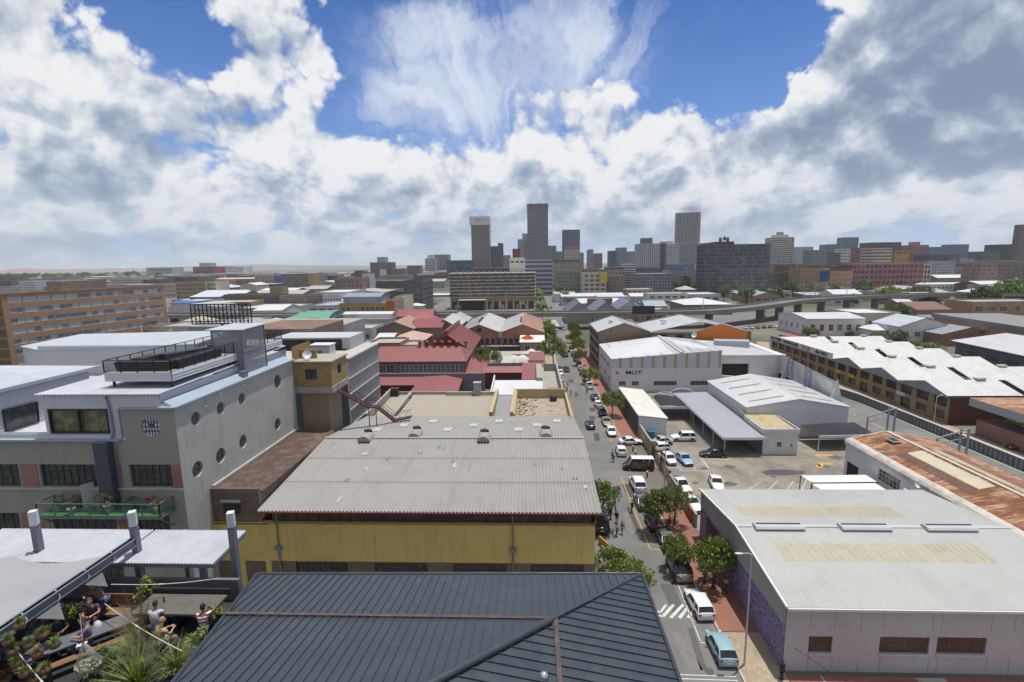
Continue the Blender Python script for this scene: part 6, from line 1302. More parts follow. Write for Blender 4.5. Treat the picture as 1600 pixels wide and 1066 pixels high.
    X0,X1,Y0,Y1=-30.05,-25.2,60.35,65.6; b=MB(); wall(b,(X0,Y0),(X1,Y0),18.9,22.,[(1.5,3.,.95,2.25)],.25); wall(b,(X1,Y0),(X1,Y1),18.9,22.,[(2.0,3.3,1.1,2.4)],.25); wall(b,(X1,Y1),(X0,Y1),18.9,22.); wall(b,(X0,Y1),(X0,Y0),18.9,24.); b.prism([(X0,Y0+2),(X0+2.2,Y0+2),(X0+2.2,Y0+2.3),(X0,Y0+2.3)],22,23.3); b.build('brick_room',MU,t)
    b=MB(); b.prism([(X0-.1,Y0-.12),(X1+.12,Y0-.12),(X1+.12,Y1),(X0-.1,Y1)],18.1,18.9,bot=True); b.build('floor_slab',CONC,t)
    b=MB(); b.prism([(X0-.1,Y0-.15),(X1+.15,Y0-.15),(X1+.15,Y1+.1),(X0-.1,Y1+.1)],22.,22.18,bot=True); b.build('roof_slab',mat('slab_cream',(.36,.34,.28),.9,dirt=.3),t)
    b=MB(); b.prism([(-29.5,Y0+.6),(-26.0,Y0+.6),(-26.0,Y1-.6),(-29.5,Y1-.6)],0,18.1); b.build('shaft',mat('shaft_tan',(.27,.21,.14),.9,dirt=.4,streak=.3),t)
    window(t,(X0,Y0),(X1,Y0),18.9,(1.5,3.,.95,2.25),2,1,FRD,GLASS,.12,.09); window(t,(X1,Y0),(X1,Y1),18.9,(2.,3.3,1.1,2.4),2,1,FRD,GLASS,.12,.09)
    d=MB(); dish(d,V((-28.4,61.,22.9)),.55,V((.3,-.75,.35))); d.bar((-28.4,61.1,22.2),(-28.4,61.2,22.9),.07); thing1(d,'satellite_dish',mat('dish_white',(.72,.72,.7),.5),'large white satellite dish on the mustard brick tower room','satellite dish')
    # outside stair
    t=empty('fire_escape',(-22,70,0),'rusty steel fire escape zigzagging beside the mustard tower','stair'); s=MB(); pts=[V((-25.,62,18.)),V((-22.,64.5,15.)),V((-21.2,65,15.)),V((-19.6,67.5,12.2)),V((-17.5,69,12.2))]
    for p,q in zip(pts,pts[1:]):
        for w in(-.45,.45): s.bar(p+V((0,w,0)),q+V((0,w,0)),.06,.2); s.bar(p+V((0,w,1)),q+V((0,w,1)),.05)
        n=int((q-p).length/.3)
        for i in range(n): c=p.lerp(q,i/n); s.box((c.x,c.y,c.z),(.28,.9,.04)); 
        for i in range(0,n,3): c=p.lerp(q,i/n); s.bar(c+V((0,-.45,0)),c+V((0,-.45,1)),.04)
    for p in(pts[1],pts[2],pts[3]): s.bar((p.x,p.y-.4,0),(p.x,p.y-.4,p.z),.1); 
    s.build('stair',FRR,t)
    # low brown-roofed link
    t=empty('link_building',(-27.5,50,0),'low brown brick link with stained maroon roof below the grey wall','building'); X0,X1=-29.95,-25.4
    b=MB(); b.prism([(X0,42.6),(X1,42.6),(X1,60.3),(X0,60.3)],0,13.2); b.prism([(X0,42.5),(X1,42.5),(X1,42.8),(X0,42.8)],13.2,13.7); b.build('wall',[brick('brick_umber',(.13,.075,.045))],t)
    r=MB(); r.slab([V((X0,42.9,13.55)),V((X1+.2,42.9,13.3)),V((X1+.2,60.2,13.1)),V((X0,60.2,13.3))],.15); r.build('roof',mat('roof_stained_maroon',(.085,.05,.036),.85,dirt=.3,ds=.9,dc=(.30,.26,.23)),t)
    l=MB(); l.box((-28.1,42.45,12.5),(1.9,.14,.25)); l.build('lintel',CONCL,t); l=MB(); l.box((-28.1,42.46,11.8),(1.4,.1,1.1)); l.build('small_window',BLACKM,t)
    l=MB(); l.bar((X0+.05,42.9,13.7),(X0+.05,60.2,13.5),.2,.25); l.build('flashing',CONCL,t)
    b=MB(); b.prism([(-33.6,42.3),(-30.,42.3),(-30.,43.),(-33.6,43.)],0,9.); 
rooftop()
def mullioned():
    X0,X1,Y0,Y1=-50.,-31.9,83.,100.; z1=18.2; t=empty('office_block',(X1,Y0,0),'flat office block with white mullions over plum and blue panels','office block')
    PL=mat('panel_plum',(.10,.03,.055),.6,var=.0); BP=mat('panel_slate',(.09,.105,.14),.5); b=MB(); b.prism([(X0,Y0),(X1,Y0),(X1,Y1),(X0,Y1)],0,z1-.3); b.build('body',BP,t)
    fl=4.5; n=20
    for k in range(4):
        z=z1-.9-k*2.75
        b=MB()
        for i in range(n):
            y=Y0+(Y1-Y0)*(i+.5)/n; b.box((X1+.03,y,z-(.5 if k==0 else 1.0)),(.05,(Y1-Y0)/n*.8,1.3 if k==0 else 1.5),0)
        b.build('panel_row',PL,t)
        b=MB()
        for i in range(n): y=Y0+(Y1-Y0)*(i+.5)/n; b.box((X1+.03,y,z-2.1),(.04,(Y1-Y0)/n*.7,.9),0)
        b.build('window_row',GLASS,t); b=MB(); b.box((X1+.12,(Y0+Y1)/2,z-2.75),(.3,Y1-Y0,.14)); b.build('floor_ledge',FRW,t)
    b=MB()
    for i in range(n+1): b.box((X1+.14,Y0+(Y1-Y0)*i/n,z1/2-.2),(.26,.1,z1-.6))
    b.build('mullions',FRW,t)
    b=MB(); b.box((X1-1.2,(Y0+Y1)/2,z1-.12),(3.4,Y1-Y0+.3,.3)); b.box(((X0+X1)/2-1,Y0+4,z1-.15),(X1-X0-2,8,.25)); b.build('roof_slab',CONCL,t)
    b=MB(); b.box(((X0+X1)/2-1,Y0+13,z1+1.2),(15,8,2.2)); b.build('roof_house',WM['lg'],t); b=MB(); b.box(((X0+X1)/2-1,Y0+8.9,z1+1.1),(12,.1,1.8)); b.build('dark_opening',DARKIN,t); 
    a=MB(); a.box((-36.6,84.8,z1+1.2),(3.4,2.6,1.9)); a.box((-36.6,84.8,z1+2.2),(3.7,2.9,.2)); a.box((-36.6,83.46,z1+.9),(.6,.1,.8),1); a.build('x',[WHITE,STEEL],None); o=bpy.context.scene.objects['x']; o.name='cooling_unit'; o.data.name='cooling_unit'; setp(o,'big white rooftop cooling unit on the mullioned office block','cooling unit')
mullioned()
# ================= terrace with canopy =================
def terrace():
    t=empty('terrace_building',(-20,15,0),'roof terrace building with dark deck below the canopies','building')
    b=MB(); b.prism([(-29,8),(-12.9,8),(-12.9,19.6),(-29,19.6)],0,19.4); b.build('wall',WM['gy'],t); b=MB(); b.box((-20.9,13.8,19.45),(16,11.6,.08)); b.build('deck',mat('deck_dark',(.035,.035,.038),.8,dirt=.4,ds=1.5),t)
    b=MB(); b.box((-20.9,19.5,20.0),(16,.15,1.0)); b.build('low_parapet',mat('parapet_grey',(.15,.155,.16),.8,dirt=.3),t)
    t=empty('canopy',(-18,20,20),'corrugated canopy with white capped steel posts and sail beam','canopy'); zc=21.3
    for i,(a,c) in enumerate(((-26.2,-23.15),(-23.1,-18.45),(-18.4,-13.9))):
        r=MB(); r.corr((a,19.35,zc),(c,19.35,zc),(c,21.95,zc+.08),(a,21.95,zc+.08),.14,.03,seg=6); r.build('roof_sheet',GALV,t); r=MB(); r.bar((a,19.4,zc-.12),(c,19.4,zc-.12),.08,.16); r.bar((c,19.4,zc-.12),(c,21.9,zc-.04),.08,.16); r.build('edge_beam',STEEL,t)
    for x in(-22.5,-17.9,-13.4):
        p=MB(); p.box((x,20.15,21.2 if x<-14 else 21.0),(.26,.26,2.6 if x<-14 else 3.2)); p.build('post',STEEL,t); p=MB(); p.box((x,20.15,22.95),(.28,.3,.66),rz=.5 if x<-14 else .3); p.build('post_cap',WHITE,t)
    p=MB(); p.bar((-17.9,20.,21.9),(-18.1,8.,21.9),.14,.34); p.bar((-17.9,20.,22.05),(-18.1,8.,22.05),.3,.04); p.bar((-17.9,20.,21.74),(-18.1,8.,21.74),.3,.04); p.build('sail_beam',STEEL,t)
    for x,y in((-14.6,18.9),(-17.2,21.4)): p=MB(); p.box((x,y+.8,18),(.22,.22,6.4)); p.build('rear_post',STEEL,t)
    s=MB(); rows=[]
    for j in range(13):
        v=j/12; r_=[]
        for i in range(15):
            u=i/14; x=-18.25-(9)*(1-u) ; y=19.3-11.3*v-.55*math.sin(PI*((1-u)*2%1))*(1-v); z=21.75+.35*math.sin(PI*v)*(1-u)-.25*math.sin(PI*u)*.6; r_.append((x,y,z))
        rows.append(r_)
    s.grid(rows,flip=True); thing1(s,'shade_sail',mat('sail_cloth',(.31,.31,.315),.85,dirt=.2,ds=.4,fine=.05),'large off white shade sail stretched over the terrace','shade sail')
    for k,(y,l) in enumerate(((17.8,.9),(15.9,.8))):
        s=MB(); s.face([(-17.9,y+.5,21.7),(-17.9,y-.5,21.7),(-17.35,y+.1,21.2)]); s.face([(-17.35,y+.1,21.2),(-17.9,y-.5,21.7),(-17.9,y+.5,21.7)]); thing1(s,'sail_flap',mat('sail_cloth',(.31,.31,.315)),'%s grey fabric flap hanging under the sail beam'%('larger upper' if k==0 else 'smaller lower'),'fabric')
    for k in range(7):
        c=MB(); y=18.9-k*1.25; c.tube([(-18.2,y,21.95),(-17.95,y,22.1),(-17.8,y,21.85),(-17.85,y-.1,21.6)],.018,5); c.build('lashing',WHITE,t)
    # ropes
    for a,c,lb in(((-16.9,17.2,20.95),(-11.9,14.6,21.2),'upper white guy rope crossing the plants'),((-18.2,14.8,21.3),(-12.6,11.8,20.9),'lower white guy rope crossing above the hammock'),((-17.2,17.9,21.3),(-13.3,18.8,21.0),'white rope running level to the striped canopy post')):
        r=MB(); a,c=V(a),V(c); r.tube([a.lerp(c,k/8)-V((0,0,.12*math.sin(PI*k/8))) for k in range(9)],.016,5); m_=a.lerp(c,.45); r.tube([m_-(c-a)*.02-V((0,0,.12)),m_+(c-a)*.02-V((0,0,.12))],.03,5); thing1(r,'rope',mat('rope_white',(.6,.58,.52),.9),lb,'rope')
terrace()
WOOD=mat('wood_brown',(.21,.12,.06),.7,dirt=.4,ds=2,streak=.3,sx=(1,6,6)); WOODG=mat('wood_grey',(.12,.11,.09),.8,dirt=.5,ds=2.5,streak=.3); ZF=19.5
def furniture():
    t=empty('bar_table',(-14.4,18,ZF),'long weathered plank bar table beside the striped shirt man','table'); b=MB(); b.box((-14.4,17.9,20.42),(3.2,1.2,.09)); b.box((-14.4,18.6,20.55),(3.3,.1,.25),1); b.build('table_top',[WOODG,BLACKM],t)
    for x in(-15.7,-14.4,-13.1): l=MB(); l.box((x,18.,19.93),(.1,.9,.9)); l.build('leg',BLACKM,t)
    t=empty('bench',(-17.6,18,ZF),'wooden bench with orange brown slatted back near the parapet','bench'); b=MB(); b.box((-17.7,18.1,19.93),(1.9,.5,.06)); b.build('seat',WOOD,t); b=MB()
    for z in(20.1,20.28,20.46): b.box((-17.7,18.38,z),(1.9,.05,.15))
    b.build('backrest',WOOD,t)
    for x in(-18.5,-16.9): l=MB(); l.box((x,18.1,19.7),(.08,.45,.42)); l.build('leg',WOOD,t)
    for i,(x,y,rz,lb) in enumerate(((-17.0,16.5,.75,'long grey plank dining table under the sail edge'),(-19.9,14.9,.75,'grey plank dining table deep under the sail'))):
        t=empty('dining_table',(x,y,ZF),lb,'table',rz=rz); b=MB(); b.box((0,0,.74),(3.6,.8,.06)); b.build('table_top',mat('table_slate',(.13,.14,.16),.5,dirt=.3),t,loc=True)
        for dx in(-1.5,1.5): l=MB(); l.box((dx,0,.36),(.08,.7,.72)); l.build('leg',BLACKM,t,loc=True)
        for s_ in(-1,1):
            t2=empty('bench',(x-s_*math.sin(rz)*.75,y+s_*math.cos(rz)*.75,ZF),'plain wooden bench on the %s side of the %s'%('far' if s_>0 else 'near',lb.replace('grey plank ','')),'bench',rz=rz); b=MB(); b.box((0,0,.45),(3.,.32,.05)); b.build('seat',WOOD,t2,loc=True)
            for dx in(-1.2,1.2): l=MB(); l.box((dx,0,.21),(.06,.28,.42)); l.build('leg',BLACKM,t2,loc=True)
    b=MB(); b.lathe((-15.15,18.0,20.47),[(.035,0),(.035,.16),(.012,.22),(.012,.28)],8); thing1(b,'bottle',glass('bottle_green',(.02,.05,.02)),'dark green bottle with yellow label on the bar table','bottle')
    b=MB(); b.box((-16.75,15.9,20.27),(.3,.22,.01),rz=.5); thing1(b,'paper',WHITE,'white sheet of paper lying on the long dining table','paper')
    # hammock chair
    t=empty('hammock',(-15.75,15.1,20.),'white net hammock chair hanging from a wooden spreader bar','hammock'); c=V((-15.75,15.1,0)); b=MB(); b.bar((-16.1,15.2,20.9),(-15.6,15.,21.25),.05); b.build('spreader_bar',WOOD,t)
    b=MB(); b.tube([(-15.85,15.1,21.1),(-16.,15.3,22.)],.012,5)
    for k in range(22):
        a=2*PI*k/22; p=c+V((.42*math.cos(a),.35*math.sin(a),20.2)); b.tube([V((-15.85,15.1,21.1)),p,c+V((.3*math.cos(a),.25*math.sin(a),19.98))],.008,4)
    b.build('cords',mat('rope_white',(.6,.58,.52)),t); b=MB(); rows=[]
    for j in range(7):
        f=j/6; rr=.45*math.sin(PI*.5*(1-f)+.02); rows.append([c+V((rr*math.cos(2*PI*k/16),rr*.85*math.sin(2*PI*k/16),20.2-.32*f**.8+.04*math.sin(3*k))) for k in range(16)])
    b.grid(rows,closed=True); b.build('net_seat',mat('net_cloth',(.58,.56,.5),.9,dirt=.7,ds=6,dc=(.30,.12,.08)),t)
furniture()
def plants():
    def shrub(x,y,z,r,h,n,s,m,label,kind='leaf',name='shrub'):
        t=empty(name,(x,y,z),label,'plant'); st=MB()
        for i in range(7): a=random.uniform(0,6.28); st.tube([(x,y,z),(x+.3*r*math.cos(a),y+.3*r*math.sin(a),z+h*.5),(x+.7*r*math.cos(a),y+.7*r*math.sin(a),z+h*.85)],[.02,.014,.006],5)
        st.build('stem',BARK,t); f=MB()
        if kind=='leaf':
            for i in range(6): a=random.uniform(0,6.28); q=random.uniform(.2,.8)*r; leaves(f,(x+q*math.cos(a),y+q*math.sin(a),z+h*random.uniform(.4,.9)),r*.45,n//6,s)
        elif kind=='strap': tuft(f,(x,y,z),r,h,n,w=s,droop=.45)
        f.build('foliage',MT[m],t)
    # palm-like cluster: tall feathery one plus big strap leaf
    def palm(x,y,z,h,n,l,m,label):
        t=empty('palm_plant',(x,y,z),label,'plant'); f=MB(); 
        for i in range(n):
            a=random.uniform(0,6.28); up=random.uniform(.55,1.); pts=[]
            for k in range(7): q=k/6; pts.append(V((x+l*q*math.cos(a)*(1.1-up)*1.6,y+l*q*math.sin(a)*(1.1-up)*1.6,z+h*.3+h*(q*up-.35*q*q*(1.2-up)*1.6))))
            f.tube(pts,[.012]*6+[.004],4)
            for k in range(2,22):
                q=k/22*5.99; i0=int(q); p=pts[i0].lerp(pts[i0+1],q-i0); d=(pts[i0+1]-pts[i0]).normalized(); sd=d.cross(V((0,0,1)))
                if sd.length<.1: sd=V((math.sin(a),-math.cos(a),0))
                sd.normalize(); ll=l*.30*math.sin(PI*min(1,k/22+.12))
                for s_ in(-1,1): e=p+(sd*s_*.75+d*.6-V((0,0,.25))).normalized()*ll; f.face([p-d*.014,p+d*.014,e])
        f.build('fronds',MT[m],t); s=MB(); s.tube([(x,y,z),(x,y,z+h*.35)],[.07,.05],8); s.build('trunk',BARK,t)
    palm(-14.75,16.2,ZF,2.6,9,1.5,'straw','tall feathery palm with dry straw coloured fronds'); palm(-14.3,15.6,ZF,2.0,12,1.5,'leaf_olive','yellow green palm fronds in front of the dry palm')
    shrub(-13.7,14.7,ZF,1.7,1.75,120,.035,'leaf','big spiky plant with long bright green strap leaves','strap','strap_plant'); shrub(-12.9,15.5,ZF,1.1,1.5,70,.03,'leaf_pale','pale green strap leaf plant beside the roof edge','strap','strap_plant')
    shrub(-12.5,16.3,ZF,.4,1.2,300,.06,'leaf_pale','light green bush next to the striped shirt man'); shrub(-12.8,17.6,ZF,.4,1.3,260,.06,'leaf','small green bush in the terrace corner post planter')
    shrub(-15.6,15.6,ZF,1.0,.8,1000,.05,'leaf_dark','low dark green feathery bush right of the hammock'); shrub(-16.3,18.6,ZF,.5,1.7,420,.09,'leaf','bright green climbing bush at the parapet'); shrub(-18.6,17.3,ZF,.6,1.6,420,.08,'leaf','bright green bush under the sail beam')
    shrub(-15.2,14.1,ZF,1.0,.7,90,.02,'straw','tan dried grass clump at the terrace front','strap','grass_clump'); shrub(-13.4,16.2,ZF,.6,1.0,70,.02,'straw','rusty brown grass clump between the bushes','strap','grass_clump')
    for i,(qx,qy) in enumerate(((12,1000),(25,1035),(8,1060),(38,1050),(45,1005),(66,990),(58,1020),(70,1045),(30,975),(20,1015),(52,1060),(85,1005))):
        q=D(qx,qy,13.9+(i%3)*.3); x,y,z=q.x,q.y,q.z
        t=empty('hanging_basket',(x,y,z),'round coir basket with green tuft in the terrace corner wall of baskets','basket','coir baskets in the terrace corner'); b=MB(); b.lathe((x,y,z-.16),[(.03,-.06),(.13,0),(.17,.12),(.13,.19)],10); b.build('basket',mat('coir',(.16,.10,.045),.95,dirt=.5,ds=8),t); f=MB(); tuft(f,(x,y,z),.28,.34,80,w=.014); f.build('foliage',(MT['leaf_olive'],MT['leaf'],MT['straw'],MT['leaf_pale'])[i%4],t)
    q=D(40,1030,14.6); s=empty('basket_rack',(q.x,q.y,ZF),'dark steel rack carrying the coir baskets','rack'); b=MB()
    for x in(q.x-.8,q.x+.8): b.bar((x,14.6,ZF),(x,14.6,ZF+1.5),.05)
    for z in(.35,.75,1.15,1.45): b.bar((q.x-.8,14.6,ZF+z),(q.x+.8,14.6,ZF+z),.04)
    b.build('frame',BLACKM,s)
plants()
# ================= dark standing seam roof =================
def darkroof():
    t=empty('hipped_roof_building',(-4,16,0),'dark blue grey standing seam hipped roof in the foreground','building'); k=.2
    NAVY=mat('navy_sheet',(.050,.063,.075),.45,.2,dirt=.45,ds=.5,dc=(.075,.085,.09),streak=.35,sx=(2.2,.12,1),fine=.15,spec=.4)
    XL,XR,YE,ze=-12.7,4.85,20.9,20.; n=13
    zn=ze+n*k; a=V((XL,YE-.3,ze)); b_=V((XR,YE,ze)); c=V((XR-n,YE-n,zn)); d=V((XL,YE-n,zn))
    e=V((XR,YE-n-4,ze))
    ry=ray(272,1066); tt=(ze+k*YE-HH)/(ry.z+k*ry.y); g_=V((ry.x*tt,ry.y*tt,HH+ry.z*tt)); d=a+(g_-a)*((YE-n-a.y)/(g_.y-a.y)); d.z=zn
    f1=[a,d,c,b_]; f2=[b_,c,V((XR-n,YE-n-4,zn)),e]
    r=MB(); r.face(f1[::-1]); r.face(f2[::-1])
    lo=[a,b_,e]
    r.face([a-V((0,0,.35)),b_-V((0,0,.35)),b_,a]); r.face([b_-V((0,0,.35)),e-V((0,0,.35)),e,b_]); r.face([d-V((0,0,.35)),a-V((0,0,.35)),a,d])
    r.rib(f1,(0,1,0),.345,.024,.045); r.rib(f2,(1,0,0),.40,.028,.05); r.build('roof',NAVY,t)
    RT_=mat('seam_rust',(.06,.05,.048),.7,.0,dirt=.6,ds=2.2,dc=(.22,.11,.04)); r=MB()
    yl=YE-4.; zl=ze+4*k+.06; r.box(((XL+XR-3.4)/2,yl,zl),(XR-4.7-XL,.13,.03)); r.box((XR-4.05,(yl+YE-n-3)/2,zl+.01),(.16,yl-(YE-n-3),.04)); r.build('lap_flashing',RT_,t)
    r=MB(); p0=V((XR-4.25,YE-4.25,ze+4.25*k+.1)); p1=V((XR-n,YE-n,zn+.1)); r.tube([p0,p1],.13,14); r.tube([b_+V((-.1,-.1,.03)),p0],.05,8); r.build('hip_cap',NAVY,t)
    r=MB(); r.tube([a+V((-.02,.02,0)),b_+V((.05,.05,0))],.07,8); r.tube([b_+V((.05,.05,0)),e+V((.05,0,0))],.08,8); r.tube([a+V((-.05,0,0)),d+V((-.05,0,0))],.08,8); r.build('eave_trim',mat('trim_dark',(.035,.04,.05),.5),t)
    w=MB(); w.prism([(d.x+.6,YE-n),(XR-.5,YE-n),(XR-.5,YE-.6),(XL+.6,YE-.6)],0,ze-.3); w.build('wall',WM['gy'],t)
    ry=ray(850,1075); tt=(ze+k*XR-HH)/(ry.z+k*ry.x); q=V((ry.x*tt,ry.y*tt,HH+ry.z*tt+.45)); v=MB(); v.lathe((q.x,q.y,q.z-.5),[(.07,0),(.07,.35),(.14,.36),(.14,.5),(.1,.58),(.02,.6)],16); v.build('vent_cowl',mat('cowl_metal',(.6,.6,.6),.25,.8),t)
darkroof()
# ================= left distance: the long orange office block =================
def orangeblock():
    p0=V((-178,161,0)); p1=V((-169.6,225.3,0)); d=(p1-p0).normalized(); rz=math.atan2(d.y,d.x); L=(p1-p0).length; H=26.0
    t=empty('office_block',(p0.x,p0.y,0),'long orange brick office block of seven floors with pale ribbon windows','office block',rz=rz)
    W_=16; b=MB(); fl=7; fh=H/fl-.12; hs=[]; bays=13; bw=(L-3)/bays
    for f in range(fl):
        for k in range(bays): hs.append((1.6+k*bw+.25,1.6+(k+1)*bw-.25,f*fh+1.35,f*fh+3.15))
    # outward is to the right of travel: +x side in world
    wall(b,(0,0),(L,0),0,H,hs,.2); wall(b,(0,W_),(0,0),0,H); b.face([(L,0,0),(L,W_,0),(L,W_,H),(L,0,H)]); b.face([(L,W_,0),(0,W_,0),(0,W_,H),(L,W_,H)]); b.build('wall',[brick('brick_office',(.40,.20,.08),var=.15,dirt=.25)],t,loc=True)
    b=MB()
    for f in range(fl): b.box((-.05,W_/2,f*fh+2.),(.14,W_,fh-.7))
    b.build('stone_end_panels',mat('stone_mottled',(.22,.14,.075),.95,dirt=.8,ds=1.2,dc=(.06,.04,.03)),t,loc=True)
    GB=glass('glass_blinds',(.10,.12,.16),.3,cur=.55,cc=(.48,.50,.46))
    for h in hs:
        o=window(t,(0,0),(L,0),0,h,6,1,FRW,GB,.12,.09); o.location=V((h[0],.12,h[2])); o.rotation_euler=(0,0,0)
    b=MB(); b.prism([(0.3,.3),(L-.3,.3),(L-.3,W_-.3),(.3,W_-.3)],H-.6,H-.5); b.build('roof',RM['c'],t,loc=True)
    b=MB(); b.prism([(24,5),(42,5),(42,12),(24,12)],H-.5,H+3.4); b.build('plant_room',BRB,t,loc=True)
    b=MB(); b.bar((0,0,H+.05),(L,0,H+.05),.5,.12); b.bar((0,0,H+.05),(0,W_,H+.05),.5,.12); b.build('coping',CONC,t,loc=True)
orangeblock()
def roofscape():
    # stone building with billboard frame and its roof behind the loft building
    t=empty('old_factory',(-70,95,0),'weathered stone walled factory roof carrying a steel billboard frame','building')
    def at(x,y,Y): return D(x,y,Y)
    a=at(345,515,118); b=MB(); b.prism([(-84,118),(-46,118),(-46,135),(-84,135)],0,19.6); b.build('wall',mat('wall_whitewash',(.36,.35,.33),.95,dirt=.8,ds=1.5,dc=(.16,.14,.12)),t)
    b=MB(); b.box((-73.5,117.6,17.8),(2.0,.3,3.6)); b.build('door',mat('door_rust',(.33,.09,.03),.7),t)
    b=MB(); b.prism([(-60,100),(-45,100),(-45,117),(-60,117)],0,21.2); b.build('brick_room',[BRB],t)
    t=empty('steel_lattice',(-76,120,20),'empty black steel billboard lattice frame on the stone factory roof','billboard frame'); f=MB()
    X0,X1,z0,z1=-83.2,-69.1,20.2,25.
    for i in range(8):
        x=X0+(X1-X0)*i/7
        for y in(118.5,120.): f.bar((x,y,z0),(x,y,z1),.2)
        f.bar((x,118.5,z0),(x,120,z0),.12); f.bar((x,118.5,z1),(x,120,z1),.12)
        if i<7:
            for k in range(3):
                za,zb=z0+.7+k*1.4,z0+.7+(k+1)*1.4; xa=x+(X1-X0)/7; f.bar((x,118.5,za),(xa,118.5,zb),.07); f.bar((xa,118.5,za),(x,118.5,zb),.07)
    for z in(z0,z0+.6,z0+2,z0+3.4,z1):
        for y in(118.5,120.): f.bar((X0,y,z),(X1,y,z),.16 if z in(z0,z1) else .09)
    f.bar((-76,119,15),(-76,119,z0),.4); f.build('frame',BLACKM,t)
    # scaffold stairs
    t=empty('external_stair',(-99,125,0),'white steel external stair beside the orange office block','stair'); s=MB()
    for k in range(4):
        z=6+k*3; a_=V((-101 if k%2 else -94,125,z)); c=V((-94 if k%2 else -101,125,z+3)); s.bar(a_,c,.9,.15); s.bar(a_+V((0,0,1)),c+V((0,0,1)),.08)
    for x in(-101.5,-93.5): s.bar((x,125,0),(x,125,19),.16)
    s.build('stair',FRW,t)
    # blue mullion building + green roof bar
    t=empty('office_block',(-80,180,0),'office block with bright blue window mullions and slanting roof line','office block'); a=V((-85,172,0)); c=V((-91,225,0)); a=D(473,525,172); c=D(531,498,232)
    p0=V((a.x,a.y,0)); p1=V((c.x,c.y,0)); b=MB(); z=13.2; d=(p1-p0).normalized(); n=V((d.y,-d.x,0)); b.prism([p0,p1,p1-n*14,p0-n*14],0,z); b.build('body',mat('panel_slateblue',(.12,.19,.25),.4),t); b=MB(); L=(p1-p0).length
    for i in range(27): q=p0.lerp(p1,i/26); b.bar(V((q.x,q.y,2))+n*.15,V((q.x,q.y,z))+n*.15,.3)
    for zz in(4.4,7.7,11.,z): b.bar(p0+n*.15+V((0,0,zz)),p1+n*.15+V((0,0,zz)),.3,.35)
    b.build('mullions',mat('mullion_blue',(.22,.30,.36),.5),t); 
    t=empty('rooftop_bar',(-77,182,13),'rooftop shelter with green sheet roof and blue logo banner','shelter'); z=15.4
    q=[D(452,501,175),D(510,501,175),D(521,488,200),D(468,488,200)]; r=MB(); r.slab([q[0],q[1],q[2],q[3]],.2); r.build('roof',RM['gr'],t)
    for p in q: l=MB(); l.bar((p.x,p.y,p.z-.1),(p.x,p.y,12),.2); l.build('post',FRW,t)
    b=MB(); m0,m1=D(484,507,174),D(501,497,174); b.box(((m0.x+m1.x)/2,174,(m0.z+m1.z)/2),(m1.x-m0.x,.2,m1.z-m0.z)); b.build('banner',mat('banner_blue',(.02,.10,.38),.6),t)
    b=MB(); cx,cz=(m0.x+m1.x)/2,(m0.z+m1.z)/2
    for a_ in(-.6,0,.6): s_=math.sin(a_); c_=math.cos(a_); b.face([(cx,173.86,cz-.35),(cx+.18*c_+.45*s_,173.86,cz+.15),(cx+s_*.95,173.86,cz-.35+1.15*c_),(cx-.18*c_+.45*s_,173.86,cz+.15)])
    b.box((cx,173.85,cz-.5),(.8,.03,.09)); b.build('banner_logo',FRW,t)
    b=MB(); b.box((-86,176,12.9),(24,12,.3)); b.build('floor',CONC,t)
roofscape()
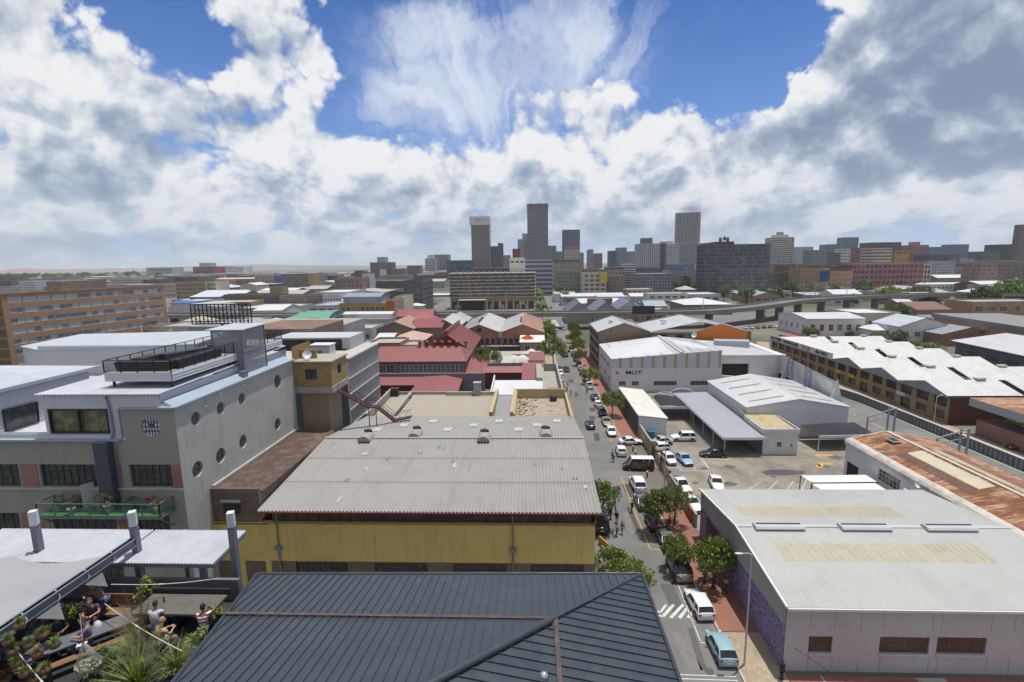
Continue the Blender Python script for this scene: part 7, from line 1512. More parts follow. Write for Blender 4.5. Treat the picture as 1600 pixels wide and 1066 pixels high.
for a in [
 # left middle distance: xl,xr,ytop,Y,depth,rise,axis,wall,roof,label,win,side
 (266,300,474,330,20,1,'x','lg','bl','low shed with strong blue roof at the end of the orange office block',None,None),
 (296,344,464,400,24,2,'x','sb','lg','wide strong blue walled shed with pale roof',None,None),
 (262,340,480,285,22,2,'y','w','w','white roofed hall beside the orange office block',None,None),
 (352,383,459,420,20,2,'x','br','w','white roofed low hall above the brown office row',None,None),
 (273,320,441,520,24,0,'f','tn','c','tan grid fronted block of four floors in the left distance',(9,4,.8,.55),None),
 (320,337,440,525,24,0,'f','cr','c','cream banded corner of the tan grid fronted block',(3,4,.85,.5),None),
 (255,273,443,560,20,0,'f','cr','c','small ochre and cream block behind the orange office block',(4,3,.6,.5),None),
 (349,436,460,390,16,0,'f','bw','c','left half of the long brown office row with green stair bands',(14,2,.75,.4),None),
 (436,504,462,380,16,0,'f','br','c','right half of the long brown office row',(11,2,.75,.4),None),
 (421,440,449,430,12,0,'f','tn','c','small tan tower room above the brown office row',(2,1,.5,.3),None),
 (504,534,460,360,18,0,'f','w','c','white topped tan block with six dark windows',(6,2,.55,.35),None),
 (440,479,428,640,22,0,'f','bw','c','umber slab block with brown ribbon floors',(9,5,.85,.45),None),
 (479,489,428,642,22,0,'f','or','c','plain ochre end of the umber slab block',None,None),
 (522,567,435,540,26,0,'f','rd','c','red brick block framed with cream lines',(7,4,.8,.7),(5,4,.7,.6)),
 (554,566,423,600,20,0,'f','bw','c','dark tower behind the red brick cream framed block',(2,4,.5,.5),None),
 (566,577,428,560,20,0,'f','lg','c','narrow pale grey tower beside the red brick cream framed block',(2,5,.5,.5),None),
 (398,427,431,760,24,0,'f','tn','c','tan block in the left distance beside a blue wall',(6,4,.5,.5),None),
 (427,440,431,762,24,0,'f','sb','c','blue gable wall in the left distance',None,None),
 (336,400,436,820,30,2,'x','or','t','long sand coloured hall with tan roof in the left distance',(12,1,.6,.4),None),
 (375,400,446,600,30,3,'y','cr','lg','cream gabled church like hall with grey roof',None,None),
 (578,612,410,900,26,0,'f','bw','c','brown grey hospital like block with two stepped tops',(8,8,.8,.5),(5,8,.8,.5)),
 (589,602,402,905,18,0,'f','gy','c','small raised top of the brown grey stepped block',(3,1,.5,.5),None),
 (612,631,420,880,26,0,'f','br','c','ochre brown block right of the stepped block',(5,6,.6,.5),None),
 (593,601,421,860,10,0,'f','cr','c','cream stair tower in front of the stepped block',None,None),
 (636,656,415,1000,26,0,'f','bw','c','small umber block left of the pyramid roofed block',(5,6,.6,.5),None),
 (301,349,417,1550,60,0,'f','dr','c','dark red factory block on the left horizon',(10,2,.6,.3),None),
 (333,349,419,1530,40,0,'f',mat('wall_scarlet',(.42,.05,.05),.8),'c','bright scarlet block in front of the dark red factory',None,None),
 (311,328,411,1580,30,0,'f','gy','c','small grey tower on top of the dark red factory',None,None),
 (228,268,418,1700,60,0,'f','gy','c','long grey concrete block on the left horizon',(12,2,.7,.4),None),
 (352,380,417,1500,50,0,'f','lg','c','pale apartment block right of the dark red factory',(8,4,.6,.4),None),
 (530,602,474,300,24,0,'f','oc','bg','long ochre factory block with blue grey roof before the highway',(9,2,.8,.5),None),
 (602,616,470,300,24,0,'f','ob','c','narrow orange framed block with white windows',(2,3,.6,.5),None),
 (616,631,464,300,24,0,'f','cr','c','cream narrow block with tall dark windows',(3,4,.5,.6),None),
 (536,594,464,312,20,2,'x','gy','bg','blue grey sheet roof above the long ochre factory block',None,None),
 (608,636,455,350,30,0,'f','dg','b','lower dark office wing with green tinted windows',(8,3,.8,.5),None),
 (536,612,491,250,8,1,'x','w','w','low white roof under the highway edge',None,None),
 (636,660,478,330,10,1.5,'h','cr','w','small white marquee tent beside the rising street',None,None),
 (676,702,461,520,12,1.2,'x','bw','w','white and blue tanker shelter by the rising street',None,None),
 ]: dpx(*a[:10],win=a[10],side=a[11],par=.8 if a[6]=='f' else 0,name='town_building' if a[6]=='f' else 'industrial_hall')
# dark corner office with real facade
dpx(630,660,438,345,36,0,'f','dg','b','dark grey corner office with ribbon windows and taller stair tower',win=(6,6,.8,.5),side=(7,6,.65,.5),par=1.2,fr=mat('frame_greytan',(.33,.33,.30),.7),name='office_block')
# the big pale slab
def bigslab():
    Y=372.; a,c=D(701,428,Y),D(837,428,Y); H=a.z; X0,X1=a.x,c.x; t=empty('office_slab',((X0+X1)/2,Y,0),'wide seven storey slab with cream balcony bands and brown piers','office slab')
    b=MB(); b.prism([(X0+.5,Y+1),(X1-.5,Y+1),(X1-.5,Y+17),(X0+.5,Y+17)],0,H-.5); b.build('glazing',glass('glass_slab',(.035,.04,.05),.2,cur=.3),t)
    CB=mat('band_cream',(.58,.51,.39),.85,dirt=.3); n=7; z0=9.; fh=(H-z0)/n
    for k in range(n+1):
        b=MB(); z=z0+k*fh; b.box(((X0+X1)/2,Y+9,z),(X1-X0,18.6,.55)); b.build('floor_band',CB,t)
        if k<n: b=MB(); b.box(((X0+X1)/2,Y+.75,z+.9),(X1-X0-1,.3,1.1)); b.build('spandrel',mat('spandrel_slate',(.16,.16,.17),.7),t)
    b=MB(); m=44
    for i in range(m+1): b.box((X0+.6+(X1-X0-1.2)*i/m,Y+.75,(z0+H)/2),(.14,.2,H-z0))
    b.build('mullions',mat('mullion_grey',(.3,.3,.28),.7),t)
    for u in(.23,.77): b=MB(); b.box((X0+(X1-X0)*u,Y+.5,(z0+H)/2),(3.2,.8,H-z0)); b.build('brick_pier',[BRB],t)
    b=MB(); b.prism([(X0+1,Y+2),(X1-1,Y+2),(X1-1,Y+16),(X0+1,Y+16)],0,z0); b.build('podium',mat('podium_dark',(.05,.055,.07),.6),t)
    for x in range(13):
        b=MB(); b.box((X0+1+(X1-X0-2)*x/12,Y+1.5,z0/2),(1.1,1.1,z0)); b.build('column',CB,t)
    b=MB(); b.box((X0+(X1-X0)*.5,Y+1.2,7.2),((X1-X0)*.98,1.,2.6)); b.build('ochre_band',WM['oc'],t)
    b=MB(); b.box((X0+18,Y-6,7.5),(20,9,.5)); b.build('entrance_canopy',CONCL,t); b=MB(); b.box((X0+18,Y-5,3.6),(16,6,7.2)); b.build('entrance_block',BLACKM,t)
    for dx in range(0,50,4):
        b=MB(); b.box((X0+6+dx,Y+6+random.uniform(-3,3),H+.7),(1.5,1.5,1.4)); b.build('roof_unit',CONC,t)
    # stair tower behind
bigslab()
T=[
 (797,819,403,395,14,6,3,'w','glass_slab','white topped ochre stair tower on the wide cream banded slab',dict(sf=.97,pf=.3,name='stair_tower',cat='tower')),
 (736,764,352,1300,44,30,1,'bw','glass_far','tall brown banded tower with wide white billboard crown',dict(sf=.62,pier=False)),
 (824,856,325,1600,60,46,14,'dg','glass_far','tallest charcoal tower with thin dull red crown band',dict(sf=.42,pf=.30)),
 (880,906,359,1700,50,30,9,'bk','glass_far','black glass tower behind the ivory striped block',dict(sf=.3,pf=.18)),
 (884,905,390,1100,24,12,10,'cr','glass_far','ivory vertical striped block with red roof sign line',dict(sf=.25,pf=.5)),
 (764,780,385,1350,40,22,6,'bk','glass_far','lower half of the stepped black tower beside the banded tower',dict(sf=.3,pf=.15)),
 (778,785,380,1352,40,22,3,'bk','glass_far','raised right fin of the stepped black tower',dict(sf=.3,pf=.15)),
 (785,797,399,1500,40,12,6,'gy','glass_far','small grey tower right of the stepped black tower',dict()),
 (809,818,374,1700,50,24,5,'lg','glass_far','pale grey tower edge left of the tallest tower',dict()),
 (816,825,365,1750,50,26,5,'lg','glass_far','slightly taller blue grey tower edge touching the tallest tower',dict(sf=.3)),
 (801,812,389,900,20,10,4,'dr','glass_far','small dark red tower above the white topped stair tower',dict(sf=.8)),
 (857,869,384,1800,40,20,5,'gy','glass_far','domed dark grey tower right of the tallest tower',dict()),
 (870,880,393,1700,40,16,5,'bb','glass_far','low blue grey tower between domed and black glass towers',dict()),
 (907,912,395,1800,40,14,3,'gy','glass_far','thin grey block right of the black glass tower',dict()),
 (919,927,390,2100,50,20,4,'bb','glass_far','dark blue slim tower on the horizon',dict()),
 (929,941,396,1900,50,14,5,'dr','glass_far','plum domed block beside the slim dark blue tower',dict()),
 (953,966,392,1700,50,16,5,'bk','glass_far','dark block at the left of the stepped dark group',dict()),
 (966,979,387,1650,50,18,6,'bb','glass_far','tallest of the stepped dark group of blocks',dict()),
 (978,994,393,1680,50,16,6,'gy','glass_far','grey block at the right of the stepped dark group',dict()),
 (997,1031,381,820,24,19,11,'lg','glass_far','pale blue grey apartment tower with white window grid',dict(sf=.42,pf=.38,cap=[(-.1,0,.5,.5,9,'dg')])),
 (1031,1041,381,830,30,19,3,'bk','glass_far','dark glazed middle strip between two grey apartment towers',dict(sf=.2)),
 (1041,1061,382,830,30,19,6,'lg','glass_far','second grey apartment tower with closer window grid',dict(sf=.45,pf=.35,cap=[(-.6,0,.9,.5,5,'lg')])),
 (1064,1096,332,1400,50,2,15,mat('wall_ribbed',(.36,.34,.335),.85),'glass_far','tall ribbed pale tower turned at an angle with roof lattice',dict(sf=.05,pf=.5,rz=-.35)),
 (1048,1087,413,640,30,8,9,'bb','glass_far','low dark blue glazed office between towers and flyover',dict()),
 (1087,1101,413,640,24,8,1,'cr','glass_far','blank cream concrete block beside the dark slab',dict(sf=1.)),
 (1102,1204,382,470,22,13,34,'dg','glass_flats','wide black apartment slab with thirteen floors of curtains',dict(sf=.34,pf=.10,cap=[(-.8,0,.16,.8,1.6,'dg'),(-.35,0,.28,.7,2.6,'dr')],name='apartment_slab',cat='apartment block')),
 (1197,1222,381,900,26,18,7,'lg','glass_far','pale tower with cream end panels right of the black slab',dict()),
 (1208,1241,371,950,30,20,8,'cr','glass_far','cream stepped tower with pagoda like top',dict(cap=[(0,0,.6,.6,5,'lg'),(0,0,.25,.3,10,'gy')])),
 (1241,1270,386,1100,30,12,9,'lg','glass_far','pinkish white ribbed block behind the cream stepped tower',dict(pf=.5)),
 (1270,1293,391,800,26,12,6,'gy','glass_far','grey stepped block with white fins',dict(pf=.4)),
 (1293,1312,382,1300,34,16,6,'bb','glass_far','blue grey hotel tower on the right horizon',dict()),
 (1291,1313,395,900,26,12,6,'bw','glass_far','umber concrete block in front of the blue grey hotel tower',dict(sf=.6)),
 (1318,1342,371,1500,30,22,9,'bb','glass_far','dark blue glass slab tower standing alone',dict(sf=.2,pf=.12)),
 (1318,1346,389,1200,34,8,8,'w','glass_far','white low block below the dark blue glass slab',dict()),
 (1349,1364,387,640,24,13,4,'pk','glass_far','pink banded end of the concrete apartment block',dict(sf=.55,pf=.1)),
 (1363,1408,379,660,24,14,10,'bw','glass_far','umber concrete apartment block with roof line of rooms',dict(sf=.5)),
 (1363,1394,388,600,20,12,8,'cr','glass_far','cream balconied block in front of the umber apartment block',dict(sf=.55,pf=.1)),
 (1396,1424,392,610,22,11,1,'oc','glass_far','blank ochre walled block beside the cream balconied block',dict(sf=1.)),
 (1424,1451,383,1000,30,15,8,'pk','glass_far','magenta pink stepped tower on the right horizon',dict(cap=[(0,0,.35,.5,6,'pk')])),
 (1454,1490,386,1200,30,12,12,'bb','glass_far','wide blue grey block on the right horizon',dict()),
 (1488,1514,382,1210,30,13,9,'bb','glass_far','raised right end of the wide blue grey block',dict()),
 (1450,1500,398,760,30,9,14,'dg','glass_far','dark glass stepped office below the blue grey block',dict(sf=.3)),
 (1500,1522,405,740,30,9,6,'cn','glass_far','plain concrete tower beside the dark glass stepped office',dict(sf=.8)),
 (1332,1442,412,530,18,5,16,'pk','glass_flats','long pink banded apartment block with brown piers',dict(sf=.42,pf=.28,name='apartment_slab',cat='apartment block')),
 (1440,1455,413,540,20,5,3,'cr','glass_far','small white framed block at the end of the pink banded block',dict(sf=.3,pf=.3)),
 (1537,1564,393,1000,34,10,8,'dg','glass_far','low dark office left of the black topped tower',dict()),
 (1563,1592,382,1050,34,13,8,'bk','glass_far','black topped office near the right edge',dict()),
 (1593,1625,351,1000,8,24,6,'bw','glass_far','brown striped tower cut by the right edge of the picture',dict(sf=.45,pf=.4)),
 (818,863,406,520,24,8,16,'lg','glass_far','pale grey office with fine horizontal floors behind the slab',dict(sf=.5,pf=.1)),
 (854,905,408,700,24,6,20,'cr','glass_far','ivory office striped with vertical fins and red cornice',dict(sf=.15,pf=.5)),
 (843,856,412,560,20,9,4,'w','glass_far','white stepped apartment beside the ivory striped office',dict(sf=.6)),
 (676,700,398,1400,40,16,7,'gy','glass_far','grey stepped tower left of the brown banded tower',dict()),
 (664,679,404,1300,36,12,6,'lg','glass_far','pale pyramid stepped block left of the grey stepped tower',dict(cap=[(0,0,.6,.6,9,'lg')])),
 (698,737,407,1000,30,4,20,'dg','glass_far','long low black banded building behind the slab',dict(sf=.35,pf=.08)),
 (737,800,419,620,24,5,16,'bw','glass_far','umber low block behind the wide cream banded slab',dict()),
 (974,993,413,620,20,10,1,'w','glass_far','white and black striped block beside the brown blocks',dict(sf=.45,pier=False)),
 (948,974,418,600,20,8,6,'bw','glass_far','umber block with cream edges above the banner block',dict()),
]
for r_ in T:
    kw=dict(r_[10]); tower(*r_[:10],**kw)
def extras():
    # crown billboard, red band, lattice top, roof tanks
    Y=1299; a,c=D(733.5,352,Y),D(764.5,338,Y); t=empty('crown_sign',((a.x+c.x)/2,Y,a.z),'wide white picture sign crowning the brown banded tower','sign'); b=MB(); b.box(((a.x+c.x)/2,Y+22,(a.z+c.z)/2),(c.x-a.x,46,c.z-a.z)); b.build('panel',mat('crown_white',(.58,.55,.5),.6,dirt=.2,ds=.05),t)
    b=MB(); p=D(742,347,Y-1.5); b.tube([p,D(746,342,Y-1.5),D(750,344,Y-1.5)],1.,6); b.build('swoosh',mat('crown_red',(.5,.10,.12),.5),t)
    b=MB(); p,q=D(750,346,Y-1.5),D(760,342,Y-1.5); b.box(((p.x+q.x)/2,Y-1.5,(p.z+q.z)/2),(q.x-p.x,.6,(q.z-p.z)*.5)); b.build('letter_block',mat('crown_pink',(.55,.32,.36),.5),t)
    Y=1599; a,c=D(824,325,Y),D(856.3,318,Y); b=MB(); b.box(((a.x+c.x)/2,Y+30,(a.z+c.z)/2),(c.x-a.x+2,64,c.z-a.z)); thing1(b,'crown_band',mat('crown_maroon',(.15,.06,.06),.6),'dull red crown band on top of the tallest tower','crown')
    for x in(829,843,852): p=D(x,317,1610); b=MB(); b.bar((p.x,1620,p.z),(p.x,1620,p.z+9),.8); thing1(b,'antenna',STEEL,'thin aerial on the tallest tower, %s'%{829:'leftmost of three',843:'middle of three',852:'rightmost of three'}[x],'antenna')
    a,c=D(1066,331,1420),D(1093,324,1420); b=MB(); 
    for i in range(10):
        x=a.x+(c.x-a.x)*i/9
        for y in(1415,1445): b.bar((x,y,a.z),(x,y,c.z+(i%3)*1.5),.4)
    for z in(a.z+4,a.z+8,c.z):
        for y in(1415,1445): b.bar((a.x,y,z),(c.x,y,z),.35)
    thing1(b,'roof_lattice',STEEL,'open steel lattice on the ribbed pale tower','lattice')
    for i,(x,y0,y1) in enumerate(((1125.5,378,372),(1132,376,370.5),(1137,378,371.5))):
        p,q=D(x,y0,476),D(x,y1,476); b=MB(); b.lathe((p.x,476,p.z),[(1.3,0),(1.3,q.z-p.z),(.4,q.z-p.z+.6)],12); thing1(b,'water_tank',mat('tank_green',(.03,.10,.07),.5),'green roof tank on the black apartment slab, %s'%('left','middle and tallest','right')[i],'water tank')
    a,c=D(884,389,1098),D(905.5,387,1098); b=MB(); b.box(((a.x+c.x)/2,1098,c.z+.8),(c.x-a.x,3,3.2)); thing1(b,'roof_sign',mat('crown_red',(.5,.10,.12)),'red letter line on the ivory vertical striped block','sign')
    a,c=D(854,408,698),D(905,406.5,698); b=MB(); b.box(((a.x+c.x)/2,699,c.z),(c.x-a.x+1,3,1.4)); thing1(b,'cornice',mat('crown_maroon',(.15,.06,.06)),'red cornice on the ivory striped office','cornice')
extras()
def farwall(k):
    """distant wall: floors of dark windows between wall colour"""
    nm='distant_wall_'+k
    if nm in MT: return MT[nm]
    src={'br':(.20,.12,.08),'or':(.36,.19,.08),'rd':(.24,.10,.07),'tn':(.33,.24,.14),'w':(.58,.57,.54),'lg':(.42,.43,.43),'cr':(.48,.41,.31),'oc':(.38,.25,.1),'gy':(.27,.28,.29),'dg':(.12,.125,.13),'bb':(.15,.18,.24),'pk':(.35,.16,.16),'bw':(.19,.145,.11),'cn':(.34,.32,.28),'ol':(.24,.23,.18)}[k]
    m,nt,b=nodes(nm); bt=N(nt,'ShaderNodeTexBrick'); nt.links.new(wallvec(nt),bt.inputs['Vector']); bt.offset=0; bt.inputs['Scale'].default_value=1; bt.inputs['Brick Width'].default_value=3.1; bt.inputs['Row Height'].default_value=3.4; bt.inputs['Mortar Size'].default_value=.75; bt.inputs['Mortar Smooth'].default_value=.05; bt.inputs['Bias'].default_value=-.3
    bt.inputs['Color1'].default_value=(.035,.04,.05,1); bt.inputs['Color2'].default_value=(.2,.2,.19,1); bt.inputs['Mortar'].default_value=src+(1,); o=coords(nt)
    c=rnd(nt,mixc(nt,ramp(nt,noise(nt,o,.08,4),.4,.7,0,.4),bt.outputs[0],mul(src,.5)),.2); nt.links.new(c,b.inputs[0]); b.inputs['Roughness'].default_value=.75; MT[nm]=m; return m
# ---------- smaller roofs filling the town ----------
ENV=[(0,436),(60,433),(230,425),(300,425),(560,425),(640,420),(700,423),(800,425),(900,421),(1000,418),(1100,418),(1200,412),(1300,412),(1400,408),(1600,406)]
def env(x):
    for (a,b_),(c,d_) in zip(ENV,ENV[1:]):
        if x<=c: return b_+(d_-b_)*(max(x,a)-a)/(c-a)
    return 406
random.seed(11); CNT={}
FW_={'w':'white','lg':'pale grey','cr':'cream','oc':'ochre','gy':'grey','br':'brown brick','rd':'red brick','or':'orange brick','bw':'umber','tn':'tan brick','dg':'dark','bb':'blue grey','pk':'pink'}
FR_={'w':'white','lg':'pale','r':'red','g':'grey','t':'tan','mr':'maroon','bl':'blue','c':'flat grey','br':'brown'}
TAKEN=[]
def box_of(o): return
DT=MB()
def fill(n,x0,x1,Y0,Y1,hmin,hmax,walls,roofs,wh=(14,40),zone='',flat=.5):
    k=0; tries=0
    while k<n and tries<n*14:
        tries+=1; u=random.random(); Y=Y0*(Y1/Y0)**u; px=random.uniform(x0,x1); X=D(px,440,Y).x; w=random.uniform(*wh)*(1+Y/1400); d=random.uniform(*wh)*(1+Y/1400); h=random.uniform(hmin,hmax)*(1+Y/2500)
        zm=D(px,env(px)+random.uniform(0,7),Y).z; h=min(h,zm)
        if h<3: continue
        if any(abs(X-a)<(w+c)/2+2 and abs(Y-b)<(d+e)/2+2 for a,b,c,e in TAKEN): continue
        if 8<X<28 and Y>250: continue
        TAKEN.append((X,Y,w,d)); wk=random.choice(walls); rk=random.choice(roofs); k+=1; fl=random.random()<flat or h>10
        if Y>1000:
            DT.prism([(X-w/2,Y),(X+w/2,Y),(X+w/2,Y+d),(X-w/2,Y+d)],0,h,'cr gy br rd w lg or bw'.split().index(wk) if wk in 'cr gy br rd w lg or bw'.split() else 1,random.choice((8,9,9,10))); continue
        kw={}
        if Y<450 and h>5: nc=max(2,int(w/6)); nr=max(1,int(h/3.6)); kw=dict(win=(min(nc,7),min(nr,5),.65,.45))
        lab='%s %s, %s roof, %s'%(FW_[wk],'block' if h>9 else 'low building',FR_[rk] if not fl or rk!='c' else 'flat grey',zone)
        hall(X-w/2,X+w/2,Y,Y+d,h,0 if fl else min(3,h*.4),'f' if fl else random.choice('xxyh'),wk if Y<450 else farwall(wk),rk if not fl else random.choice(('c','g','lg','w')),lab,cat='building',name='town_building',group='small buildings filling the distant town',sheet=False,par=.5 if fl else 0,**kw)
def reserve():
    for o in list(COL.objects):
        if o.parent is None and o.type=='EMPTY' and o.get('category') and o.location.y>60:
            bb=[c.matrix_basis for c in ()]
            xs=[];ys=[]
            for ch in o.children:
                if ch.type=='MESH' and ch.name.split('.')[0] in('wall','glazing','body','podium'):
                    for v in ch.bound_box: xs.append(v[0]+o.location.x); ys.append(v[1]+o.location.y)
            if xs: TAKEN.append(((min(xs)+max(xs))/2,(min(ys)+max(ys))/2,max(xs)-min(xs),max(ys)-min(ys)))
    for y in range(270,900,12): TAKEN.append((-70,y,20,12))
    for k in range(-420,160,14): TAKEN.append((k,262+max(0,(-k-100)*.12),14,22))
    TAKEN.append((-24,330,120,80)); TAKEN.append((120,240,70,70)); TAKEN.append((105,300,40,120)); TAKEN.append((240,345,200,30)); TAKEN.append((17,500,16,500)); TAKEN.append((190,300,60,50)); TAKEN.append((-1800,1250,1400,650))
reserve()
fill(60,265,560,300,800,4,9,['w','lg','cr','oc','gy','br','tn'],['w','w','lg','t','g','r','c'],zone='left of the stepped brown block')
fill(330,10,680,700,3600,6,14,['w','lg','cr','gy','br','bw'],['w','lg','g','t','bl','c','r'],zone='on the far left plain',wh=(14,38),flat=.55)
fill(80,690,1100,430,2000,8,26,['cr','gy','br','rd','bw','lg','tn','or'],['c','lg','g'],zone='behind the cream banded slab',flat=.9)
fill(30,860,1100,280,470,4,8,['w','lg','cr','gy','rd'],['w','lg','g','c'],zone='between palm street and flyover',wh=(10,24))
fill(170,1095,1610,520,2200,9,36,['cr','gy','br','rd','bw','lg','tn','or','pk','bb'],['c','lg','g'],zone='in the right hand city quarter',flat=.97,wh=(10,22))
fill(24,1180,1620,370,520,4,8,['w','lg','cr','gy','rd','or'],['w','lg','g','c'],zone='behind the flyover trees')
fill(26,470,700,165,250,4,9,['w','br','rd','lg'],['w','lg','p','mr'] if False else ['w','lg','r','mr'],zone='just before the highway',wh=(8,18),flat=.4)
fill(28,262,470,150,300,5,9,['w','br','rd','lg','cr'],['w','lg','r','g','t'],zone='beside the orange office block',wh=(10,22),flat=.4)
setp(DT.build('distant_town',[farwall(k) for k in 'cr gy br rd w lg or bw'.split()]+[RM['w'],RM['c'],RM['lg']]),'far town spreading to the horizon',kind='stuff')
# ---------- hills and fields on the horizon ----------
def hill(x0,x1,Y,yt,depth,m,nm):
    b=MB(); rows=[[],[],[]]; n=60
    for i in range(n+1):
        x=x0+(x1-x0)*i/n; a=D(x,430,Y); z=max(0,D(x,yt,Y).z)*(.75+.25*math.sin(i*.5)+.1*math.sin(i*1.7))*min(1,4*i/n,4*(n-i)/n); rows[0].append((a.x,Y,0)); rows[1].append((a.x,Y+depth*.5,max(0.1,z))); rows[2].append((a.x,Y+depth,0))
    b.grid(rows,0,True); setp(b.build(nm,m),kind='structure')
hill(-300,620,4500,421,1200,mat('mine_dump',(.30,.19,.15),.95,dirt=.4,ds=.004,fine=0),'hill'); hill(-200,1900,9000,414,2500,mat('far_ridge',(.12,.13,.12),.95,dirt=.3,ds=.002,fine=0),'hill'); hill(1000,2100,3200,404,1400,mat('far_ridge',(.12,.13,.12)),'hill')
sheet('field',[D(-200,440,900)[:2],D(250,440,900)[:2],D(330,440,1500)[:2],D(-200,440,1500)[:2]],.02,mat('field_grass',(.22,.24,.085),.95,dirt=.6,ds=.01,dc=(.30,.26,.14)))
# ================= trees =================
random.seed(5)
def crown_mesh(name,rx,rz,ncl,nl,ls,m,seed,gap=.0,low=.35):
    rs=random.getstate(); random.seed(seed); b=MB()
    for i in range(ncl):
        th=random.uniform(0,2*PI); ph=math.acos(random.uniform(-low,1)); rr=random.uniform(.35,1.)**.5; c=V((rx*rr*math.sin(ph)*math.cos(th)*random.uniform(.75,1.1),rx*rr*math.sin(ph)*math.sin(th)*random.uniform(.75,1.1),rz*rr*math.cos(ph)*random.uniform(.8,1.15))); cr=rx*random.uniform(.16,.34)
        for k in range(nl):
            d=V((random.gauss(0,1),random.gauss(0,1),random.gauss(0,.8))).normalized()*cr*random.uniform(.3,1)**.5; p=c+d; u=(d.normalized()+V((random.gauss(0,.6),random.gauss(0,.6),random.gauss(0,.6)))).normalized(); v=u.orthogonal().normalized(); v=(v+u.cross(v)*random.uniform(-1.2,1.2)).normalized(); s=ls*random.uniform(.6,1.35)
            b.face([p-u*s*.5,p+v*s*.32,p+u*s*.6,p-v*s*.32])
    me=bpy.data.meshes.new(name); me.from_pydata(b.v,[],b.f); me.materials.append(m); me.update(); random.setstate(rs); return me
def trunk_mesh(name,h,rx,seed,r0):
    rs=random.getstate(); random.seed(seed); b=MB(); b.tube([(0,0,0),(.05*rx,.02,h*.3),(-.03*rx,.04,h*.55),(0,0,h*.8)],[r0,r0*.8,r0*.62,r0*.35],8)
    for i in range(7):
        a=2*PI*i/7+random.random(); z=h*random.uniform(.35,.6); l=rx*random.uniform(.5,.9); b.tube([(0,0,z),(l*.5*math.cos(a),l*.5*math.sin(a),z+h*.15),(l*math.cos(a),l*math.sin(a),z+h*random.uniform(.22,.42))],[r0*.4,r0*.26,r0*.08],6)
    me=bpy.data.meshes.new(name); me.from_pydata(b.v,[],b.f); me.materials.append(BARK); me.polygons.foreach_set('use_smooth',[True]*len(me.polygons)); me.update(); random.setstate(rs); return me
TP={}
for nm,a in dict(street_a=(1.9,1.5,54,92,.19,'leaf',1,0,.5),street_b=(1.9,1.6,46,92,.19,'leaf',2,0,.5),street_c=(1.9,1.4,38,100,.18,'leaf_olive',3,0,.4),
    far_a=(3.4,2.8,50,34,.55,'leaf_dark',4,0,.6),far_b=(3.4,2.6,50,34,.55,'leaf',5,0,.6),far_c=(3.6,2.2,46,32,.55,'leaf_olive',6,0,.5),bush=(1.6,1.0,22,60,.2,'leaf_olive',7,0,.2)).items():
    cm=crown_mesh('crown',a[0],a[1],a[2],a[3],a[4],MT[a[5]],a[6],a[7],a[8]); hb=a[0]*(1.35 if 'far' not in nm else .9); TP[nm]=(cm,trunk_mesh('trunk',hb+a[1]*.9,a[0],a[6],.11 if 'far' not in nm else .25),hb,a[0],a[1])
def tree(kind,x,y,crown_w,height,label,group=None,name='street_tree',cat='tree',z=0.,rz=None,bare=None):
    cm,tm,hb,rx,rzz=TP[kind]; t=empty(name,(x,y,z),label,cat,group,rz=random.uniform(0,6.28) if rz is None else rz); s=crown_w/2/rx; top=hb+rzz*1.15; sz=height/top
    for me,nm,zz in((tm,'trunk',0),(cm,'crown',hb)):
        o=bpy.data.objects.new(nm,me); COL.objects.link(o); o.parent=t; o.location=(0,0,zz*sz); o.scale=(s,s,sz if nm=='trunk' else (s*.5+sz*.5))
    return t
def tpx(kind,bx,by,cw_px,top,label,**k):
    p=P(bx,by,0); d=(p-V((0,0,HH))).dot(FW); w=cw_px*d/CF; h=max(1.5,D(bx,top,p.y).z); return tree(kind,p.x,p.y,w,h,label,**k)
for a in [('street_b',941,828,52,741,'leafy street tree against the yellow warehouse corner above the parked van'),
 ('street_a',1026,832,52,762,'sparse street tree left of the pair over the parked cars'),('street_c',1053,822,50,752,'taller sparse street tree beside the yard fence'),
 ('street_a',1056,893,50,836,'round street tree over the pale off road car'),('street_a',1113,918,66,838,'broad street tree in front of the violet mural'),
 ('street_b',956,651,36,608,'round street tree beside the cream roofed shed'),('street_a',922,601,28,575,'small street tree beside the striped warehouse'),
 ('street_b',907,572,22,543,'street tree before the brown mill building, nearer one'),('street_b',903,556,22,525,'street tree before the brown mill building, second one'),('street_b',899,543,20,512,'street tree before the brown mill building, third one'),('street_b',896,530,20,500,'street tree before the brown mill building, farthest one'),
 ('street_a',864,574,38,524,'large bright street tree beside the ochre corner building'),('street_a',858,546,28,508,'street tree behind the ochre corner building'),('street_b',854,530,26,497,'far street tree in the row left of the road by the highway'),
 ('street_c',760,590,52,541,'spreading olive tree below the balcony hall'),('street_c',875,622,16,598,'thin pale tree at the left pavement edge'),('street_b',873,610,14,592,'small dark tree between cars on the left pavement')]:
    tpx(*a)
tree('street_b',9.9,47.5,4.6,3.3,'dense tree rising beside the dark hipped roof corner'); tree('street_a',8.3,49.3,4.2,3.4,'dense tree between yellow wall and dark hipped roof')
for i,(x,y,w,h,lb) in enumerate(((29.5,33.4,1.5,2.9,'thin young tree on the paving before the grilled windows'),(23.9,32.6,1.6,1.9,'small sapling at the lower edge near the mural corner'),(36.7,33.2,1.2,1.8,'small sapling cut by the right edge of the picture'))): tree('bush',x,y,w,h,lb,name='young_tree')
G1='trees lining the flyover on the right'
